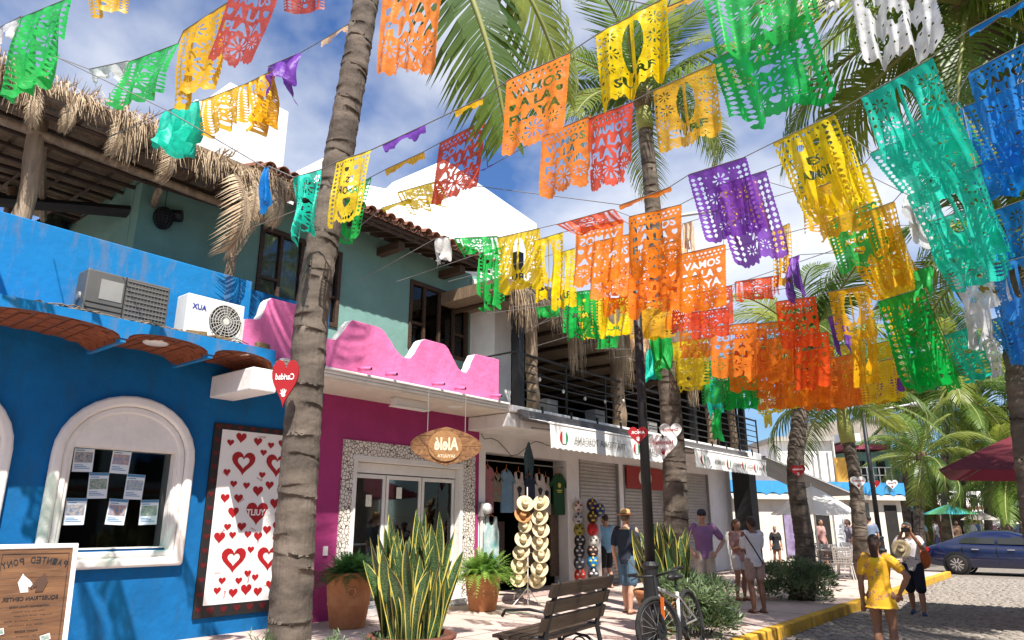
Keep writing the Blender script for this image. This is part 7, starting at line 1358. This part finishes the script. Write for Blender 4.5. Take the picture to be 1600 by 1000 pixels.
    t['_arms'] = 0; del t['_arms']; return t, arms, hp, S
def pattern(name, c1, c2, sc, thr=.35):
    m = bpy.data.materials.new(name); m.use_nodes = True; nt = m.node_tree; b = nt.nodes['Principled BSDF']; N = nt.nodes.new; L = nt.links.new; tc = N('ShaderNodeTexCoord'); v = N('ShaderNodeTexVoronoi'); v.inputs['Scale'].default_value = sc; n = N('ShaderNodeTexNoise'); n.inputs['Scale'].default_value = sc*2.5; x = N('ShaderNodeMix'); x.data_type = 'VECTOR'; x.inputs[0].default_value = .12; L(tc.outputs['Object'], n.inputs['Vector']); L(tc.outputs['Object'], x.inputs[4]); L(n.outputs['Color'], x.inputs[5]); L(x.outputs[1], v.inputs['Vector'])
    r = N('ShaderNodeValToRGB'); r.color_ramp.elements[0].color = lin(c2); r.color_ramp.elements[1].color = lin(c1); r.color_ramp.elements[0].position = thr-.04; r.color_ramp.elements[1].position = thr; L(v.outputs['Distance'], r.inputs['Fac']); L(r.outputs[0], b.inputs['Base Color']); b.inputs['Roughness'].default_value = .85; return m
cl = lambda n, c: M('wear_'+n, c, .9, .12, 7, .25, 40)
toCam = lambda p: math.atan2(-p.x, p.y)   # rz that turns local front (-Y) away from / to the camera
def face(p, q): d = Vector(q)-Vector(p); return math.atan2(d.x, -d.y)
# man in navy t-shirt and straw hat, back to us
p = onZ(983, 958, 0); person('man in navy t-shirt, blue shorts and straw hat walking away by the shutters', p, face(p, p+Vector((-.05, 1, 0))), 1.68, 'fair', (.15, .1, .06), cl('navy', (.018, .024, .04)), cl('denim', (.07, .13, .19)), shortlen=.3, stride=.07, strawhat=True, armR=((.03, .02, -.185), (.03, -.05, -.34)))
# man in purple, hands on hips
p = onZ(1106, 945, 0); person('bearded man in purple t-shirt, cap and sunglasses with hands on hips', p, face(p, (0.6, 3, 0)), 1.74, 'fair', (.05, .03, .02), cl('purple', (.26, .13, .27)), cl('khaki', (.5, .42, .33)), shortlen=.3, cap=cl('capdark', (.03, .025, .035)), glasses=True, armL=((.115, .05, -.15), (.015, -.045, -.265)), armR=((.115, .05, -.15), (.015, -.045, -.265)))
# two women
p = onZ(1160, 938, 0); person('young woman in white shorts facing the woman with patterned shorts', p, face(p, p+Vector((.8, -.4, 0))), 1.56, 'tan', (.09, .04, .02), cl('pink', (.45, .25, .22)), cl('white', (.7, .66, .62)), shortlen=.4, female=True, hairlen=.12, headpitch=.3, armL=((.0, -.02, -.18), (-.04, -.16, -.16)), armR=((.0, -.02, -.18), (-.04, -.16, -.16)))
p = onZ(1186, 958, 0); person('woman in white top and patterned shorts, back turned, by the purple shirted man', p, face(p, p+Vector((-.75, .65, 0))), 1.6, 'brown', (.03, .015, .01), cl('offwhite', (.62, .62, .64)), pattern('floral_shorts', (.34, .24, .2), (.1, .07, .09), 26, .3), shortlen=.37, female=True, hairlen=.03, headpitch=.35, armL=((.01, -.06, -.17), (-.05, -.19, -.1)), armR=((.01, -.06, -.17), (-.05, -.19, -.1)))
q = MB(); pp_ = p+Z_*1.3; tag(q.tube([p+Vector((-.1, -.16, 1.33)), p+Vector((.08, -.17, 1.05)), p+Vector((.16, -.02, .8))], .012, 5) and q.build('bag_strap', m_black), 'dark bag strap across the back of the white topped woman', 'strap')
# shopper behind the masks
p = onZ(948, 919, 0); p = at(949, 912, 17.6); p.z = 0; person('person in light blue t-shirt and black shorts behind the mask stand', p, face(p, p+Vector((-1, .3, 0))), 1.68, 'fair', (.05, .03, .02), cl('skyblue', (.2, .4, .55)), cl('black', (.015, .015, .018)), shortlen=.31)
# yellow dress
yel = at(1391, 1040, 9.3); yel.z = -.165
person('woman in yellow floral dress with long dark ponytail, hand on hip', yel, face(yel, yel+Vector((-.1, 1, 0))), 1.52, 'brown', (.035, .013, .009), pattern('yellow_floral', (.62, .33, .01), (.36, .17, .09), 13, .3), style='dress', shortlen=.43, female=True, hairlen=.2, armL=((.12, .03, -.13), (.045, -.01, -.26)), sleeve=.42)
# photographer
p = onZ(1437, 962, -.165); ph_ = p; person('man in floral t-shirt, cap and navy shorts photographing the woman in yellow', p, face(p, yel), 1.66, 'tan', (.04, .025, .02), pattern('floral_tee', (.66, .62, .63), (.12, .13, .16), 13, .3), cl('navyshort', (.012, .016, .03)), shortlen=.28, stride=.1, cap=cl('capgrey', (.1, .1, .1)), shoes=Mplain('shoe_navy', (.03, .05, .12), .7), headpitch=.12, armL=((.03, -.13, -.11), (-.07, -.185, .085)), armR=((.03, -.13, -.11), (-.07, -.185, .085)))
fd = (yel-p); fd.z = 0; fd.normalize(); sd_ = Vector((fd.y, -fd.x, 0))
q = MB(); T = Matrix.Translation(p+fd*.36+Z_*1.52) @ Matrix.Rotation(math.atan2(fd.y, fd.x), 4, 'Z'); q.box(-.005, .005, -.075, .075, -.04, .04, T=T); tag(q.build('phone', m_black, bevel=.006), 'black phone held up by the photographer', 'phone')
hat('straw hat hanging from the photographer\'s hands', p+fd*.3+sd_*.12+Z_*1.18, fd+Z_*.1, .16, m_straw, m_band)
q = MB(); q.sphere(p-fd*.17-sd_*.16+Z_*1.0, (.16, .12, .2), 12, 10); tag(q.build('backpack', cl('orangebag', (.5, .14, .04)), smooth=True), 'orange bag on the photographer\'s back', 'bag')
# walkers and crowd
p = onZ(1216, 886, 0); person('woman in black dress walking past the white wall', p, face(p, p+Vector((.6, -1, 0))), 1.36, 'tan', (.25, .15, .07), cl('blackdress', (.02, .02, .022)), style='dress', shortlen=.42, female=True, hairlen=.1, headpitch=.3, stride=.04, detail=False)
far = [(1288, 878, 25, 'pink', (.55, .06, .16), (.1, .05, .05), True, 'woman in pink top at the cafe under the white parasol'), (1331, 872, 27, 'floralgrey', (.22, .2, .25), (.15, .1, .1), True, 'person in grey patterned top between the two palm trunks'), (1366, 872, 26, 'greyblue', (.16, .2, .28), (.03, .03, .04), False, 'man in grey blue shirt just right of the crownshaft palm'), (1262, 882, 24, 'greyseat', (.15, .15, .17), (.03, .03, .03), False, 'man in grey at the cafe left of the parasol pole')]
far += [(1467, 858, 36, 'w1', (.6, .6, .6), (.1, .1, .2), False, 'man in white shirt by the teal market parasol'), (1480, 857, 38, 'r1', (.5, .05, .1), (.05, .05, .05), True, 'woman in red under the teal market parasol'), (1500, 857, 36, 't1', (.5, .3, .2), (.3, .2, .1), True, 'person in tan top right of the teal parasol pole'), (1521, 857, 35, 'w2', (.62, .62, .6), (.05, .06, .1), False, 'man in white shirt below the beige parasol'), (1530, 856, 39, 'b1', (.1, .2, .4), (.05, .05, .05), False, 'man in blue right of the beige parasol pole'), (1556, 857, 40, 'p1', (.6, .3, .35), (.1, .1, .1), True, 'woman in pale pink by the white market parasols'), (1570, 856, 44, 'd1', (.08, .08, .1), (.05, .05, .06), False, 'man in dark clothes below the white parasols'), (1583, 856, 42, 'k1', (.55, .1, .2), (.1, .1, .1), True, 'woman in raspberry top near the right edge'), (1594, 857, 40, 'g1', (.15, .18, .3), (.05, .05, .06), False, 'man in slate blue at the right edge crowd'), (1443, 858, 34, 'st', (.2, .35, .45), (.05, .05, .06), False, 'person in striped blue top behind the photographer'), (1413, 860, 36, 'dk', (.06, .05, .05), (.03, .03, .03), False, 'dark dressed person at the shop opening')]
proto = {}
for i, (x, y, D, nm, c, c2, fem, lab) in enumerate(far):
    p = at(x, y, D); p.z = -.05 if D > 30 else 0; rz = random.uniform(0, 6.28)
    person(lab, p, rz, 1.6 if fem else 1.7, ['tan', 'brown', 'fair'][i % 3], (.03, .02, .015), cl(nm, c), cl(nm+'b', c2), shortlen=.32, female=fem, hairlen=.1 if fem else 0, detail=False, stride=random.uniform(0, .08), group='people at the far market' if D > 30 else None)
bpy.context.view_layer.update()
